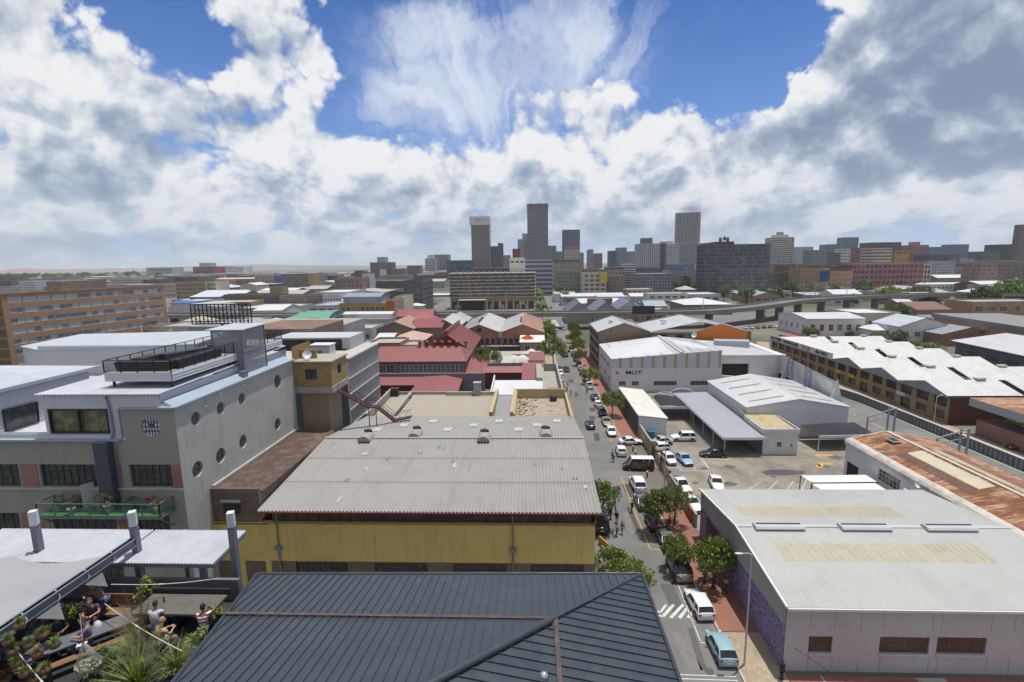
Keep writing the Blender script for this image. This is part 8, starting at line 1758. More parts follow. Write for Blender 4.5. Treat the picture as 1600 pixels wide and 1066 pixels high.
for i,(k,x,y,w,t,lb) in enumerate([('far_c',1131,470,18,441,'yellowish tree in front of the black apartment slab'),('far_b',1166,474,28,444,'bright bushy tree right of the yellowish tree'),('far_b',1192,472,26,450,'pale green tree before the flyover lamp'),('far_a',1213,472,24,449,'dark tree between two pale trees by the flyover'),('far_a',1238,463,24,437,'tall dark tree below the umber yellow lit block'),
 ('far_c',1274,468,24,443,'yellow green tree beside the red brick shed'),('far_a',1301,470,24,445,'olive tree behind the long low grey roof'),('far_a',1346,468,34,439,'largest dark tree before the pink banded block'),('far_b',1385,474,38,449,'wide bright tree below the pink banded block'),('far_a',1405,473,22,451,'dark rounded tree touching the wide bright tree'),('far_c',1437,470,34,444,'yellow green tree left of the long white building'),
 ('far_b',1446,481,38,469,'low rounded bush overlapping the flyover edge'),('far_a',1504,482,16,470,'dark narrow tree by the ramp end'),('far_a',1538,484,50,452,'broad dark tree near the right edge'),('far_b',1585,478,62,441,'biggest dark tree at the right edge'),('far_a',1620,476,50,440,'tree cut by the right edge of the picture'),('far_b',1404,500,34,477,'bright round tree beside the cream flat roofed house'),('far_a',1332,479,16,458,'small dark tree behind the flyover rail'),('far_a',1072,452,20,431,'dark tree left of the white gabled shed'),('far_b',1058,453,16,438,'small tree beside the low dark blue office')]): tpx(k,x,y,w,t,lb,name='large_tree',group=G1)
for i,(k,x,y,w,t,lb) in enumerate([('far_b',1262,528,18,511,'left of the two joined trees on the brick plaza'),('far_b',1272,528,16,512,'right of the two joined trees on the brick plaza'),('far_a',1403,540,26,515,'round bush in the scrub behind the rust brown wall'),('far_c',1372,532,26,519,'scrubby bush left of the round bush'),('far_c',1452,547,30,538,'low yellowish scrub behind the workshops'),('far_c',1425,544,24,535,'low scrub left of the yellowish scrub'),('far_a',1330,527,16,519,'small dark shrub by the stone wall'),('far_b',1590,668,30,650,'hedge plant under the forecourt canopy'),('far_a',1568,664,18,651,'small hedge plant left under the forecourt canopy')]): tpx(k,x,y,w,t,lb,name='large_bush' if i>1 else 'plaza_tree')
# palm street: palms
def palm_tree(x,y,h,r,label,group=None):
    t=empty('palm_tree',(x,y,0),label,'palm tree',group); b=MB(); b.tube([(x,y,0),(x+.1,y,h*.5),(x,y,h)],[.35,.25,.22],8); b.build('trunk',BARK,t); f=MB()
    for i in range(16):
        a=2*PI*i/16+random.random()*.3; e=random.uniform(.1,1.); prev=None
        for k in range(6):
            q=k/5; p=V((x+r*q*math.cos(a),y+r*q*math.sin(a),h+r*(e*q-1.1*q*q))); w=V((-math.sin(a),math.cos(a),0))*(.28*r*math.sin(PI*min(.95,q+.1)))
            if prev: f.face([prev[0],p,p+w-V((0,0,.12*r)),prev[0]+prev[1]-V((0,0,.12*r))]); f.face([prev[0],prev[0]-prev[1]-V((0,0,.12*r)),p-w-V((0,0,.12*r)),p])
            prev=(p,w)
    f.build('fronds',MT['leaf_dark'],t)
for i in range(9):
    y=290+i*34; palm_tree(6.2+random.uniform(-1,1),y,9+random.uniform(-1,1.5),4.4,'palm in the row left of the far street behind the highway','palms left of the far street'); palm_tree(27.+random.uniform(-1,1),y+12,9+random.uniform(-1,1.5),4.4,'palm in the row right of the far street behind the highway','palms right of the far street')
G2='trees on the far left plain'
for i in range(110):
    Y=random.uniform(1300,2700); px=random.uniform(-10,330); p=D(px,430,Y); w=random.uniform(18,34); tree(random.choice(('far_a','far_a','far_b')),p.x,Y,w,random.uniform(11,19),'tree in the loose belt of trees on the far left plain',group=G2,name='large_tree')
G3='trees scattered among the distant buildings'
for i in range(110):
    u=random.random(); Y=520*(2200/520)**u; px=random.choice((random.uniform(200,700),random.uniform(1000,1600),random.uniform(200,560))); p=D(px,430,Y); 
    if any(abs(p.x-a)<c/2+4 and abs(Y-b)<e/2+4 for a,b,c,e in TAKEN): continue
    tree(random.choice(('far_a','far_b')),p.x,Y,random.uniform(8,14),random.uniform(7,12),'tree standing between the distant town buildings',group=G3,name='large_tree')
# ground scrub by the old wall
g=MB()
for i in range(500):
    p=P(random.uniform(1360,1480),random.uniform(531,547),0); tuft(g,(p.x,p.y,0),1.2,1.1,3,w=.12)
setp(g.build('scrub_grass',MT['leaf_pale']),'rough grass and weeds on the waste ground behind the workshops','grass',kind='stuff')
# ================= vehicles =================
CARS={}
KIND={ # L,W,H, profile: hood front z, cowl x,z, roof front x, roof rear x, tail base x, deck z, belt
 'sedan':(4.5,1.76,1.45,.62,.86,.72,.18,-.92,-1.62,.98,.92),'hatch':(3.8,1.66,1.5,.66,.92,.85,.35,-1.35,-1.82,.98,.95),'suv':(4.7,1.86,1.8,.80,1.05,.85,.35,-1.85,-2.25,1.1,1.08),
 'van':(5.0,1.9,2.15,.85,1.15,1.75,1.15,-2.35,-2.47,1.2,1.15),'pickup':(5.0,1.8,1.7,.78,1.0,.95,.45,-.55,-.85,1.0,1.0),'wagon':(4.3,1.7,1.5,.64,.9,.8,.3,-1.7,-2.05,.98,.94)}
def carparts(kind):
    if kind in CARS: return CARS[kind]
    L,W,H,zf,zc,xc,xrf,xrr,xt,zd,zb=KIND[kind]; hw=W/2; parts={}
    def me(b,nm,n=1):
        m=bpy.data.meshes.new(nm); m.from_pydata(b.v,[],b.f); m.polygons.foreach_set('use_smooth',b.sm); m.polygons.foreach_set('material_index',b.m)
        for i in range(n): m.materials.append(None)
        m.update(); return m
    b=MB(); x0,x1=-L/2,L/2
    st=[(x0,.34,zd*.72,.80),(x0+.06,.26,zd*.9,.9),(x0+.22,.22,zd,.96),(xt,.22,zd,1.),(-.6,.22,zb,1.),(xc-.1,.22,zc,1.),(xc+.3,.22,zc-.02,.99),(x1-.45,.22,zf+.07,.95),(x1-.16,.22,zf,.88),(x1-.03,.26,zf-.12,.8),(x1,.32,.5,.74)]
    st=sorted(st); rows=[]
    for x,zl,zt,w in st:
        h=hw*w; rows.append([(x,-h*.86,zl),(x,-h,zl+.12),(x,-h,zt*.62),(x,-h*.965,zt-.07),(x,-h*.86,zt),(x,-h*.4,zt+.025),(x,h*.4,zt+.025),(x,h*.86,zt),(x,h*.965,zt-.07),(x,h,zt*.62),(x,h,zl+.12),(x,h*.86,zl)])
    b.grid(rows,0,True,True,flip=True); b.face(rows[0],0); b.face(rows[-1][::-1],0)
    if kind=='pickup': pass
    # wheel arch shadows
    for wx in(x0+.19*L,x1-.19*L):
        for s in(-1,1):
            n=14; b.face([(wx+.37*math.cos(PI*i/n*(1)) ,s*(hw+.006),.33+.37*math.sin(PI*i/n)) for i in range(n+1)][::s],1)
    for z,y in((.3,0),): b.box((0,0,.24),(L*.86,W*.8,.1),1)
    parts['body']=me(b,'body',2)
    rw=hw*.80; bw=hw*.93; zr=H-.03
    def ring(x,z,w): return (x,w,z)
    roof=MB(); rr=[]
    for x,z in((xrf+.04,zr-.03),(xrf-.15,zr+.01),((xrf+xrr)/2,H),(xrr+.15,zr),(xrr-.04,zr-.05)):
        rr.append([(x,-rw-.02,z-.07),(x,-rw+.05,z-.01),(x,0,z+.02),(x,rw-.05,z-.01),(x,rw+.02,z-.07)])
    roof.grid(rr,0,True); 
    for s in(-1,1):                        # pillars
        for (xa,za),(xb,zb2) in(((xc,zc-.02),(xrf,zr-.04)),((xt,zd-.03),(xrr,zr-.05)),(((xrf+xrr)/2-.1,zb-.02),((xrf+xrr)/2-.1,zr-.03))): roof.bar((xa,s*(bw+.005),za),(xb,s*(rw+.012),zb2),.09,.05)
    if kind in('van','suv','wagon'): 
        for s in(-1,1): roof.bar((xrr+.7,s*(bw+.004),zb),(xrr+.7,s*(rw+.012),zr-.04),.12,.05)
    parts['roof']=me(roof,'roof')
    g=MB(); g.face([(xc,-bw,zc-.03),(xc,bw,zc-.03),(xrf,rw,zr-.05),(xrf,-rw,zr-.05)]); parts['windscreen']=me(g,'windscreen')
    g=MB(); g.face([(xt,bw,zd-.03),(xt,-bw,zd-.03),(xrr,-rw,zr-.07),(xrr,rw,zr-.07)]); parts['rear_window']=me(g,'rear_window')
    for s in(-1,1):
        g=MB(); q=[(xt,s*bw,zd-.04),(xc,s*bw,zc-.04),(xrf,s*rw,zr-.06),(xrr,s*rw,zr-.07)]; g.face(q if s<0 else q[::-1]); parts['side_window%d'%s]=me(g,'side_window')
    if kind=='pickup':
        g=MB(); g.box(((x0+xt)/2+.05,0,zd+.05),(xt-x0-.15,W*.88,.12)); parts['load_cover']=me(g,'load_cover')
    for s in(-1,1):
        g=MB(); g.box((x1-.1,s*hw*.68,zf-.06),(.16,hw*.3,.15),rz=-s*.3); parts['headlight%d'%s]=me(g,'headlight'); g=MB(); g.box((x0+.06,s*hw*.74,zd*.78),(.1,hw*.28,.22)); parts['tail_light%d'%s]=me(g,'tail_light'); g=MB(); g.box((xc-.15,s*(hw+.1),zc+.07),(.12,.2,.14)); parts['mirror%d'%s]=me(g,'mirror')
    g=MB(); g.box((x0-.005,0,zd*.58),(.02,.5,.12)); parts['number_plate']=me(g,'number_plate'); g=MB(); g.box((x1+.0,0,.48),(.03,W*.5,.18)); parts['grille']=me(g,'grille')
    w=MB(); n=16; w.grid([[(.31*k*math.cos(2*PI*i/n),y,.31*k*math.sin(2*PI*i/n)) for i in range(n)] for k,y in((.66,-.1),(1,-.09),(1,.09),(.66,.1))],0,True,True,flip=True); parts['tyre']=me(w,'tyre')
    w=MB(); 
    for y,f in((-.085,1),(.085,-1)): w.face([(.21*math.cos(2*PI*i/n),y,.21*math.sin(2*PI*i/n)) for i in range(n)][::f])
    parts['rim']=me(w,'rim'); CARS[kind]=parts; return parts
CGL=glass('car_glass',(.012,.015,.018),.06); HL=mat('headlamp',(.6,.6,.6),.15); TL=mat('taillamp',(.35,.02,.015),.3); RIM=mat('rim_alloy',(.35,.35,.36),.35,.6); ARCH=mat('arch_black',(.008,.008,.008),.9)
PC={'white':(.72,.72,.71),'silver':(.42,.43,.44),'black':(.012,.013,.016),'navy':(.018,.026,.05),'red':(.35,.03,.03),'maroon':(.09,.012,.018),'lblue':(.27,.41,.45),'sky':(.30,.42,.56),'gold':(.33,.28,.20),'grey':(.13,.14,.145),'dgreen':(.03,.06,.05),'purple':(.16,.02,.07),'yellow':(.5,.42,.05)}
def car(kind,col,x,y,rz,label,z=0.,lod=2,group=None,roofcol=None,sc=1.):
    ps=carparts(kind); t=empty({'van':'minibus','pickup':'pickup_truck'}.get(kind,'parked_car' if lod>0 else 'small_car'),(x,y,z),label,{'van':'minibus','pickup':'pickup'}.get(kind,'car'),group,rz=rz); t.scale=(sc,)*3
    pm=paint('paint_'+col,PC[col]); L,W,H=KIND[kind][:3]
    def put(nm,key,m,par=None,loc=(0,0,0),m2=None):
        o=bpy.data.objects.new(nm,ps[key]); COL.objects.link(o); o.parent=par or t; o.location=loc
        for i,mm in enumerate((m,m2)):
            if mm is not None and i<len(o.material_slots): o.material_slots[i].link='OBJECT'; o.material_slots[i].material=mm
        return o
    put('body','body',pm,m2=ARCH); put('roof','roof',paint('paint_'+roofcol,PC[roofcol]) if roofcol else pm); put('windscreen','windscreen',CGL); put('rear_window','rear_window',CGL)
    for s in(-1,1): put('side_window','side_window%d'%s,CGL)
    if kind=='pickup': put('load_cover','load_cover',paint('paint_grey',PC['grey']))
    if lod>0:
        for s in(-1,1): put('headlight','headlight%d'%s,HL); put('tail_light','tail_light%d'%s,TL); put('mirror','mirror%d'%s,pm)
        put('number_plate','number_plate',YEL if 0 else FRW); put('grille','grille',ARCH)
    for wx in(-L/2+.19*L,L/2-.19*L):
        for s in(-1,1):
            w=put('wheel','tyre',RUBBER,loc=(wx,s*(W/2-.08),.31))
            if lod>0: put('rim','rim',RIM,par=w)
    return t
N_=PI/2; S_=-PI/2
for a in [
 ('hatch','lblue',1126,1020,N_,'light blue hatchback parked nearest the camera'),('wagon','white',1091,950,N_+.05,'old white hatchback with spotted bonnet beside the striped crossing'),
 ('suv','gold',1060,893,N_,'pale gold off road car with black roof under the round tree','black'),('sedan','grey',1040,848,N_,'dark grey car half hidden under the round tree'),
 ('hatch','maroon',1021,822,N_+.03,'dark red hatchback under the sparse street tree'),('sedan','grey',1003,789,N_,'silver grey sedan parked behind the white crossover'),('suv','white',996,762,N_,'white crossover inside the yellow marked bay'),
 ('van','black',997,733,PI-.05,'black minibus with white roof parked across the pavement','white'),('hatch','white',970,709,N_-.05,'white hatchback beside the pedestrian in pink'),
 ('sedan','white',985,694,.12,'white sedan crossing the pavement into the yard gate'),('hatch','white',955,679,S_,'white small car parked near the brick pavement end'),('sedan','gold',947.5,663,S_,'beige gold sedan at the kerb by the white shed'),
 ('hatch','dgreen',941,648,S_,'dark green car in the shade of the round tree'),('hatch','white',934.5,635,N_,'white hatchback behind the round tree'),('sedan','navy',929,624,N_,'dark sedan at the yellow kerb line'),
 ('pickup','white',921,606,N_,'white pickup parked in the street row by the striped warehouse'),('sedan','navy',922,667,N_,'dark navy sedan driving in the middle of the street'),
 ('sedan','black',885,580,S_,'black car driving towards the camera'),('suv','black',883,557,N_,'black car driving away near the ochre building'),
 ('van','black',937,822,N_,'dark van in the tree shade at the yellow wall'),
 ('sedan','silver',1032,694,PI+.15,'silver white sedan first in the yard behind the wall'),('hatch','white',1030,704,PI+.1,'white hatchback second in the yard behind the wall'),
 ('suv','white',1067,688,PI,'white four wheel drive car alone in the yard'),('hatch','white',1045,722,S_+.12,'white hatchback parked nose out left of the blue sedan'),('sedan','sky',1069,722,S_+.12,'sky blue sedan parked nose out in the yard'),
 ('sedan','black',1114,713,PI-.03,'black sedan parked alone before the grey carport'),('sedan','white',1119,760,S_-.15,'white sedan parked near the pale double carport'),
 ('pickup','white',1063,764,S_+.18,'white pickup with grey load cover by the palisade fence'),('sedan','white',1080,792,S_+.2,'white sedan nearest the mural in the yard'),
 ('sedan','purple',1596,703,PI-.2,'shiny purple car cut by the right edge of the picture')]:
    p=P(a[2],a[3],0); car(a[0],a[1],p.x,p.y,a[4],a[5],z=.012 if p.x<28 or p.x>80 else .012,roofcol=a[6] if len(a)>6 else None)
for i,(k,c,x,y,h,lb) in enumerate([('sedan','grey',915,595,N_,'dark car under the small street tree'),('hatch','navy',910,586,N_,'dark blue car in the far kerb row'),('hatch','silver',907,578,N_,'silver car in the far kerb row'),('hatch','red',904,571,N_,'bright red car in the far kerb row'),('sedan','black',900,564,N_,'black car behind the bright red car'),('sedan','silver',896,554,N_,'silver car before the brown mill trees'),
 ('hatch','dgreen',893,545,N_,'dark green car in the far kerb row'),('sedan','yellow',889,536,N_,'yellow and pale taxi in the far kerb row'),('sedan','navy',887,528,N_,'dark blue car near the highway underpass'),('hatch','white',875,586,S_,'white car first in the left kerb row'),('hatch','silver',874.5,596,S_,'silver car second in the left kerb row'),('sedan','silver',874,606,S_,'silver grey car third in the left kerb row'),
 ('sedan','white',866,517,0,'white car crossing under the highway, left'),('sedan','white',886,516,0,'white car crossing under the highway, right'),('van','white',1189,499,2.4,'white minibus on the far side street'),('sedan','white',652,487,1.2,'white car lowest on the rising street'),('sedan','navy',664,483,1.2,'dark car midway on the rising street'),('sedan','red',680,476,1.2,'red car highest on the rising street'),
 ('sedan','silver',905,480,1.5,'silver car first on the palm street'),('sedan','black',861,482,1.5,'black car on the palm street')]):
    p=P(x,y,0); car(k,c,p.x,p.y,h,lb,z=.012,lod=0 if y<520 else 1)
p=D(1308,466,336); car('van','silver',247,340.5,.1,'silver minibus driving on the elevated highway',z=9.02,lod=0)
for i in range(16):
    x=-150+i*3.2; car(random.choice(('sedan','hatch')),random.choice(('white','silver','navy','grey','white','red')),x,292+(i%2)*7,N_,'car in the open lot behind the billboard frame',z=.01,lod=0,group='cars in the open lot behind the billboard frame')
for i in range(8):
    x=112+i*3.4; car('sedan',random.choice(('white','silver','navy','grey')),x-6,250+i*.9,1.2,'car parked under the flyover by the orange gable',z=.01,lod=0,group='cars parked under the flyover')
# ================= people =================
def skin(name,pts,edges,rad,sub=1,root=0):
    me=bpy.data.meshes.new(name); me.from_pydata([tuple(p) for p in pts],edges,[]); o=bpy.data.objects.new(name,me); COL.objects.link(o)
    md=o.modifiers.new('s','SKIN'); md.use_smooth_shade=True
    for i,v in enumerate(me.skin_vertices[0].data): v.radius=(rad[i][0],rad[i][1]) if isinstance(rad[i],tuple) else (rad[i],rad[i]); v.use_root=(i==root)
    m2=o.modifiers.new('b','SUBSURF'); m2.levels=sub; m2.render_levels=sub
    dg=bpy.context.evaluated_depsgraph_get(); dg.update(); r=bpy.data.meshes.new_from_object(o.evaluated_get(dg)); bpy.data.objects.remove(o); bpy.data.meshes.remove(me); r.name=name; return r
def pose(kind):
    """joints, x right, y forward, z up; feet at z=0 (or seat height for sitting)"""
    J={}
    if kind=='stand': J=dict(pel=(0,0,.95),ch=(0,0,1.22),nk=(0,0,1.46),hd=(0,.02,1.58),shl=(-.18,0,1.40),shr=(.18,0,1.40),ell=(-.24,-.02,1.12),elr=(.24,-.02,1.12),wrl=(-.25,.08,.88),wrr=(.25,.08,.88),hpl=(-.09,0,.92),hpr=(.09,0,.92),knl=(-.1,.03,.50),knr=(.1,.03,.50),anl=(-.1,-.02,.09),anr=(.1,-.02,.09))
    if kind=='walk': J=dict(pel=(0,0,.94),ch=(0,.03,1.21),nk=(0,.05,1.45),hd=(0,.08,1.57),shl=(-.18,.04,1.39),shr=(.18,.04,1.39),ell=(-.23,.16,1.14),elr=(.23,-.12,1.13),wrl=(-.2,.33,.98),wrr=(.22,-.16,.88),hpl=(-.09,0,.92),hpr=(.09,0,.92),knl=(-.1,-.08,.5),knr=(.1,.24,.53),anl=(-.1,-.36,.16),anr=(.1,.28,.09))
    if kind=='lean': J=dict(pel=(0,-.1,.93),ch=(0,.08,1.16),nk=(0,.22,1.36),hd=(0,.3,1.45),shl=(-.18,.18,1.31),shr=(.18,.18,1.31),ell=(-.25,.34,1.1),elr=(.25,.34,1.1),wrl=(-.12,.52,1.12),wrr=(.14,.5,1.12),hpl=(-.09,-.1,.9),hpr=(.09,-.1,.9),knl=(-.1,0,.48),knr=(.1,.03,.48),anl=(-.1,-.06,.09),anr=(.1,0,.09))
    if kind=='sit': J=dict(pel=(0,0,.52),ch=(0,.04,.82),nk=(0,.1,1.05),hd=(0,.15,1.17),shl=(-.18,.08,.99),shr=(.18,.08,.99),ell=(-.24,.2,.76),elr=(.24,.2,.76),wrl=(-.1,.4,.80),wrr=(.12,.4,.80),hpl=(-.09,.02,.5),hpr=(.09,.02,.5),knl=(-.13,.44,.5),knr=(.13,.44,.5),anl=(-.13,.42,.09),anr=(.13,.46,.09))
    if kind=='drink': J=dict(pel=(0,0,.52),ch=(0,.02,.82),nk=(0,.05,1.06),hd=(0,.08,1.18),shl=(-.18,.04,1.0),shr=(.18,.04,1.0),ell=(-.26,.16,.82),elr=(.3,.22,1.0),wrl=(-.1,.36,.82),wrr=(.12,.2,1.2),hpl=(-.09,.02,.5),hpr=(.09,.02,.5),knl=(-.13,.44,.5),knr=(.13,.44,.5),anl=(-.13,.42,.09),anr=(.13,.46,.09))
    return {k:V(v) for k,v in J.items()}
PM={}
def pmesh(kind):
    if kind in PM: return PM[kind]
    J=pose(kind); ks=['pel','ch','nk','hd','shl','ell','wrl','shr','elr','wrr','hpl','knl','anl','hpr','knr','anr']; pts=[J[k] for k in ks]; ix={k:i for i,k in enumerate(ks)}
    R={'pel':(.135,.10),'ch':(.14,.105),'nk':.052,'hd':.06,'shl':.062,'ell':.042,'wrl':.028,'shr':.062,'elr':.042,'wrr':.028,'hpl':.09,'knl':.06,'anl':.038,'hpr':.09,'knr':.06,'anr':.038}
    E=[('pel','ch'),('ch','nk'),('nk','hd'),('ch','shl'),('shl','ell'),('ell','wrl'),('ch','shr'),('shr','elr'),('elr','wrr'),('pel','hpl'),('hpl','knl'),('knl','anl'),('pel','hpr'),('hpr','knr'),('knr','anr')]; rad=[R[k] for k in ks]; ed=[(ix[a],ix[b]) for a,b in E]
    for s in('l','r'):
        w=J['wr'+s]; d=(w-J['el'+s]).normalized(); a=len(pts); pts.append(w+d*.06); rad.append((.036,.018)); ed.append((ix['wr'+s],a))
    for s in('l','r'): a=len(pts); f=V((0,.0,-.04)); pts.append(J['an'+s]+V((0,.0,-.045))); rad.append(.04); ed.append((ix['an'+s],a)); pts.append(J['an'+s]+V((0,.15,-.055))); rad.append((.042,.028)); ed.append((a,a+1))
    body=skin('body',pts,ed,rad)
    # head with nose and ears, five fingers a hand, joined into the same mesh
    bm=bmesh.new(); bm.from_mesh(body); h=J['hd']+V((0,.01,.06))
    def ell(c,r,sg=12):
        g=bmesh.ops.create_uvsphere(bm,u_segments=sg,v_segments=max(6,sg*2//3),radius=1); bmesh.ops.transform(bm,matrix=Matrix.Translation(c)@Matrix.Diagonal((*r,1)),verts=g['verts'])
    ell(h,(.077,.098,.118)); ell(h+V((0,.1,-.012)),(.014,.022,.02),6); ell(h+V((0,.093,-.055)),(.026,.01,.008),6)
    for s in(-1,1): ell(h+V((s*.078,0,-.01)),(.012,.022,.032),6); ell(h+V((s*.031,.088,.012)),(.013,.008,.008),6)
    body2=bm
    for s in('l','r'):
        w=J['wr'+s]; d=(w-J['el'+s]).normalized(); sd=d.cross(V((0,0,1))); sd=sd.normalized() if sd.length>.1 else V((0,1,0)); nn=d.cross(sd)
        mb=MB()
        for i,(o,l) in enumerate(((-.027,.062),(-.009,.074),(.009,.069),(.026,.052))): p=w+d*.08+sd*o; mb.tube([p-d*.02,p+d*l*.5+nn*.006,p+d*l*.85+nn*.026],[.009,.0085,.006],6)
        p=w+d*.045; q=1 if s=='l' else -1; mb.tube([p+sd*.02*q,p+sd*.05*q+d*.025,p+sd*.058*q+d*.052+nn*.012],[.012,.01,.008],6)
        vs_=[bm.verts.new(v) for v in mb.v]
        for f in mb.f: bm.faces.new([vs_[i] for i in f])
    bm.to_mesh(body); bm.free(); body.polygons.foreach_set('use_smooth',[True]*len(body.polygons))
    def sub(names,edges,k,nm,extra=None,rr=None):
        p=[J[n].copy() for n in names]; id={n:i for i,n in enumerate(names)}; r=[]
        for n in names: q=(rr or {}).get(n,R[n]); r.append(tuple(x*k for x in q) if isinstance(q,tuple) else q*k)
        if extra: extra(p,id)
        return skin(nm,p,[(id[a],id[b]) for a,b in edges],r)
    def cut(p,id):
        for s in('l','r'): p[id['el'+s]]=J['sh'+s].lerp(J['el'+s],.62)
        p[id['nk']]=J['ch'].lerp(J['nk'],.86)
    shirt=sub(['pel','ch','nk','shl','ell','shr','elr'],[('pel','ch'),('ch','nk'),('ch','shl'),('shl','ell'),('ch','shr'),('shr','elr')],1.2,'shirt',cut,{'nk':.065,'ell':.055,'elr':.055})
    def cut2(p,id):
        for s in('l','r'): p[id['an'+s]]=J['kn'+s].lerp(J['an'+s],.9)
    tr=sub(['pel','hpl','knl','anl','hpr','knr','anr'],[('pel','hpl'),('hpl','knl'),('knl','anl'),('pel','hpr'),('hpr','knr'),('knr','anr')],1.16,'trousers',cut2)
    def cut3(p,id):
        for s in('l','r'): p[id['kn'+s]]=J['hp'+s].lerp(J['kn'+s],.9)
    sh=sub(['pel','hpl','knl','hpr','knr'],[('pel','hpl'),('hpl','knl'),('pel','hpr'),('hpr','knr')],1.22,'shorts',cut3)
    bm=bmesh.new(); g=bmesh.ops.create_uvsphere(bm,u_segments=14,v_segments=9,radius=1); bmesh.ops.delete(bm,geom=[v for v in bm.verts if v.co.z<-.15 and v.co.y>-.35 or v.co.z<-.55 or (v.co.y>.62 and v.co.z<.45)],context='VERTS'); bmesh.ops.transform(bm,matrix=Matrix.Translation(h+V((0,-.008,.014)))@Matrix.Diagonal((.087,.106,.122,1)),verts=bm.verts); hair=bpy.data.meshes.new('hair'); bm.to_mesh(hair); bm.free(); hair.polygons.foreach_set('use_smooth',[True]*len(hair.polygons))
    sm=MB()
    for s in('l','r'): a=J['an'+s]; sm.grid([[a+V((x*.048,y,z)) for x,z in((-1,-.09),(-1.05,-.05),(-.6,-.015+.03*(y<.05)),(.6,-.015+.03*(y<.05)),(1.05,-.05),(1,-.09))] for y in(-.08,-.05,.05,.15,.2)],0,True); 
    shoes=bpy.data.meshes.new('shoes'); shoes.from_pydata(sm.v,[],sm.f); shoes.update()
    for m in(body,shirt,tr,sh,hair,shoes):
        m.materials.clear(); m.materials.append(None)
    PM[kind]=(body,shirt,tr,sh,hair,shoes); return PM[kind]
SKN={'d':(.10,.05,.03),'m':(.26,.14,.085),'l':(.48,.29,.20)}
def striped():
    if 'cloth_striped' in MT: return MT['cloth_striped']
    m,nt,b=nodes('cloth_striped'); w=N(nt,'ShaderNodeTexWave',bands_direction='Z'); w.inputs['Scale'].default_value=2.7; nt.links.new(coords(nt),w.inputs['Vector']); nt.links.new(mixc(nt,ramp(nt,w.outputs[0],.45,.55,0,1),(.62,.6,.6),(.26,.03,.06)),b.inputs[0]); b.inputs['Roughness'].default_value=.9; MT['cloth_striped']=m; return m
def cloth(c):
    if c=='stripe': return striped()
    return mat('cloth_%d_%d_%d'%tuple(int(x*100) for x in c),c,.95,dirt=.15,ds=6,fine=.1)
def person(kind,x,y,z,rz,sk,top,bot,label,short=False,hair=(.02,.015,.01),group=None,sc=1.):
    body,shirt,tr,sh,hr,shoes=pmesh(kind); t=empty('person',(x,y,z),label,'person',group,rz=rz); t.scale=(sc,)*3
    for me,nm,m in((body,'body',mat('skin_'+sk,SKN[sk],.6,dirt=.1,fine=.05)),(shirt,'shirt',cloth(top)),(sh if short else tr,'shorts' if short else 'trousers',cloth(bot)),(hr,'hair',mat('hair_%d'%int(hair[0]*1000),hair,.8)),(shoes,'shoes',mat('shoe_dark',(.03,.03,.03),.8))):
        o=bpy.data.objects.new(nm,me); COL.objects.link(o); o.parent=t; o.material_slots[0].link='OBJECT'; o.material_slots[0].material=m
    return t
K_=(.015,.015,.02); WH=(.6,.6,.6); JN=(.05,.09,.18)
SP=[('walk',964,838,.1,'m',WH,JN,'person in white top and jeans walking up the street, left of a pair'),('walk',972,835,.1,'d',(.35,.08,.08),(.25,.2,.15),'person in dark red top walking beside the white topped one'),
 ('stand',954,812,2.,'d',(.03,.03,.04),K_,'person in black standing in the group by the yellow wall'),('stand',950.5,806,1.,'m',(.5,.2,.16),(.1,.1,.12),'person in salmon top at the left of the group'),('stand',961.5,803,-2.,'l',(.55,.22,.1),(.3,.28,.25),'person in orange top in the group'),('walk',963.5,817,3.,'d',K_,K_,'person all in black leading the group'),('stand',955.5,797,.4,'l',(.5,.38,.36),JN,'person in pale pink top at the back of the group'),('stand',960,789,.5,'m',(.4,.44,.5),JN,'person in light blue top farthest in the group'),
 ('walk',987.5,801,.2,'d',(.02,.02,.03),K_,'person with dark clothes stepping over the yellow line by the silver sedan'),('stand',957,717,1.4,'m',(.5,.33,.38),K_,'person in pink beside the white hatchback'),('lean',958.5,722,1.2,'d',K_,K_,'person in black leaning by the white hatchback'),
 ('stand',1041,832,2.8,'l',(.35,.05,.05),K_,'person in red top between car and pavement tree'),('stand',1045,829,.3,'d',(.28,.04,.05),(.2,.05,.05),'person in dark red clothes on the pavement by the tree trunk'),
 ('walk',1134,928,.3,'m',(.55,.5,.46),JN,'person in white top walking beside the mural figure'),('stand',1052.5,911,2.,'d',(.05,.07,.12),JN,'person in navy at the rear left of the gold off road car'),('stand',1079,911,.6,'d',(.2,.04,.03),K_,'person in dark red at the rear right of the gold off road car'),
 ('stand',1101,912,2.2,'d',(.18,.19,.2),(.1,.1,.1),'person in grey in the shade below the broad street tree'),('sit',1118,919,2.2,'d',(.06,.1,.3),JN,'person in blue sitting in the shade near the mural'),
 ('walk',892,619,.1,'d',(.45,.2,.24),(.35,.3,.3),'person in pink clothes on the left pavement in the distance'),('stand',917,616,.1,'m',(.65,.22,.05),(.06,.08,.12),'person in orange vest in the road'),('walk',886,612,.1,'l',(.55,.55,.55),K_,'person in white on the far left pavement'),
 ('stand',1221,1064,.3,'d',K_,K_,'person in black at the lower picture edge by the mural corner')]
for k,x,y,rz,sk,top,bot,lb in SP:
    p=P(x,y,0); z=.13 if (17.1<p.x<20.7 or p.x<8.4) else .012
    if k=='sit': z=.1-.0
    person(k,p.x,p.y,z,rz,sk,top,bot,lb,short='pale' in lb)
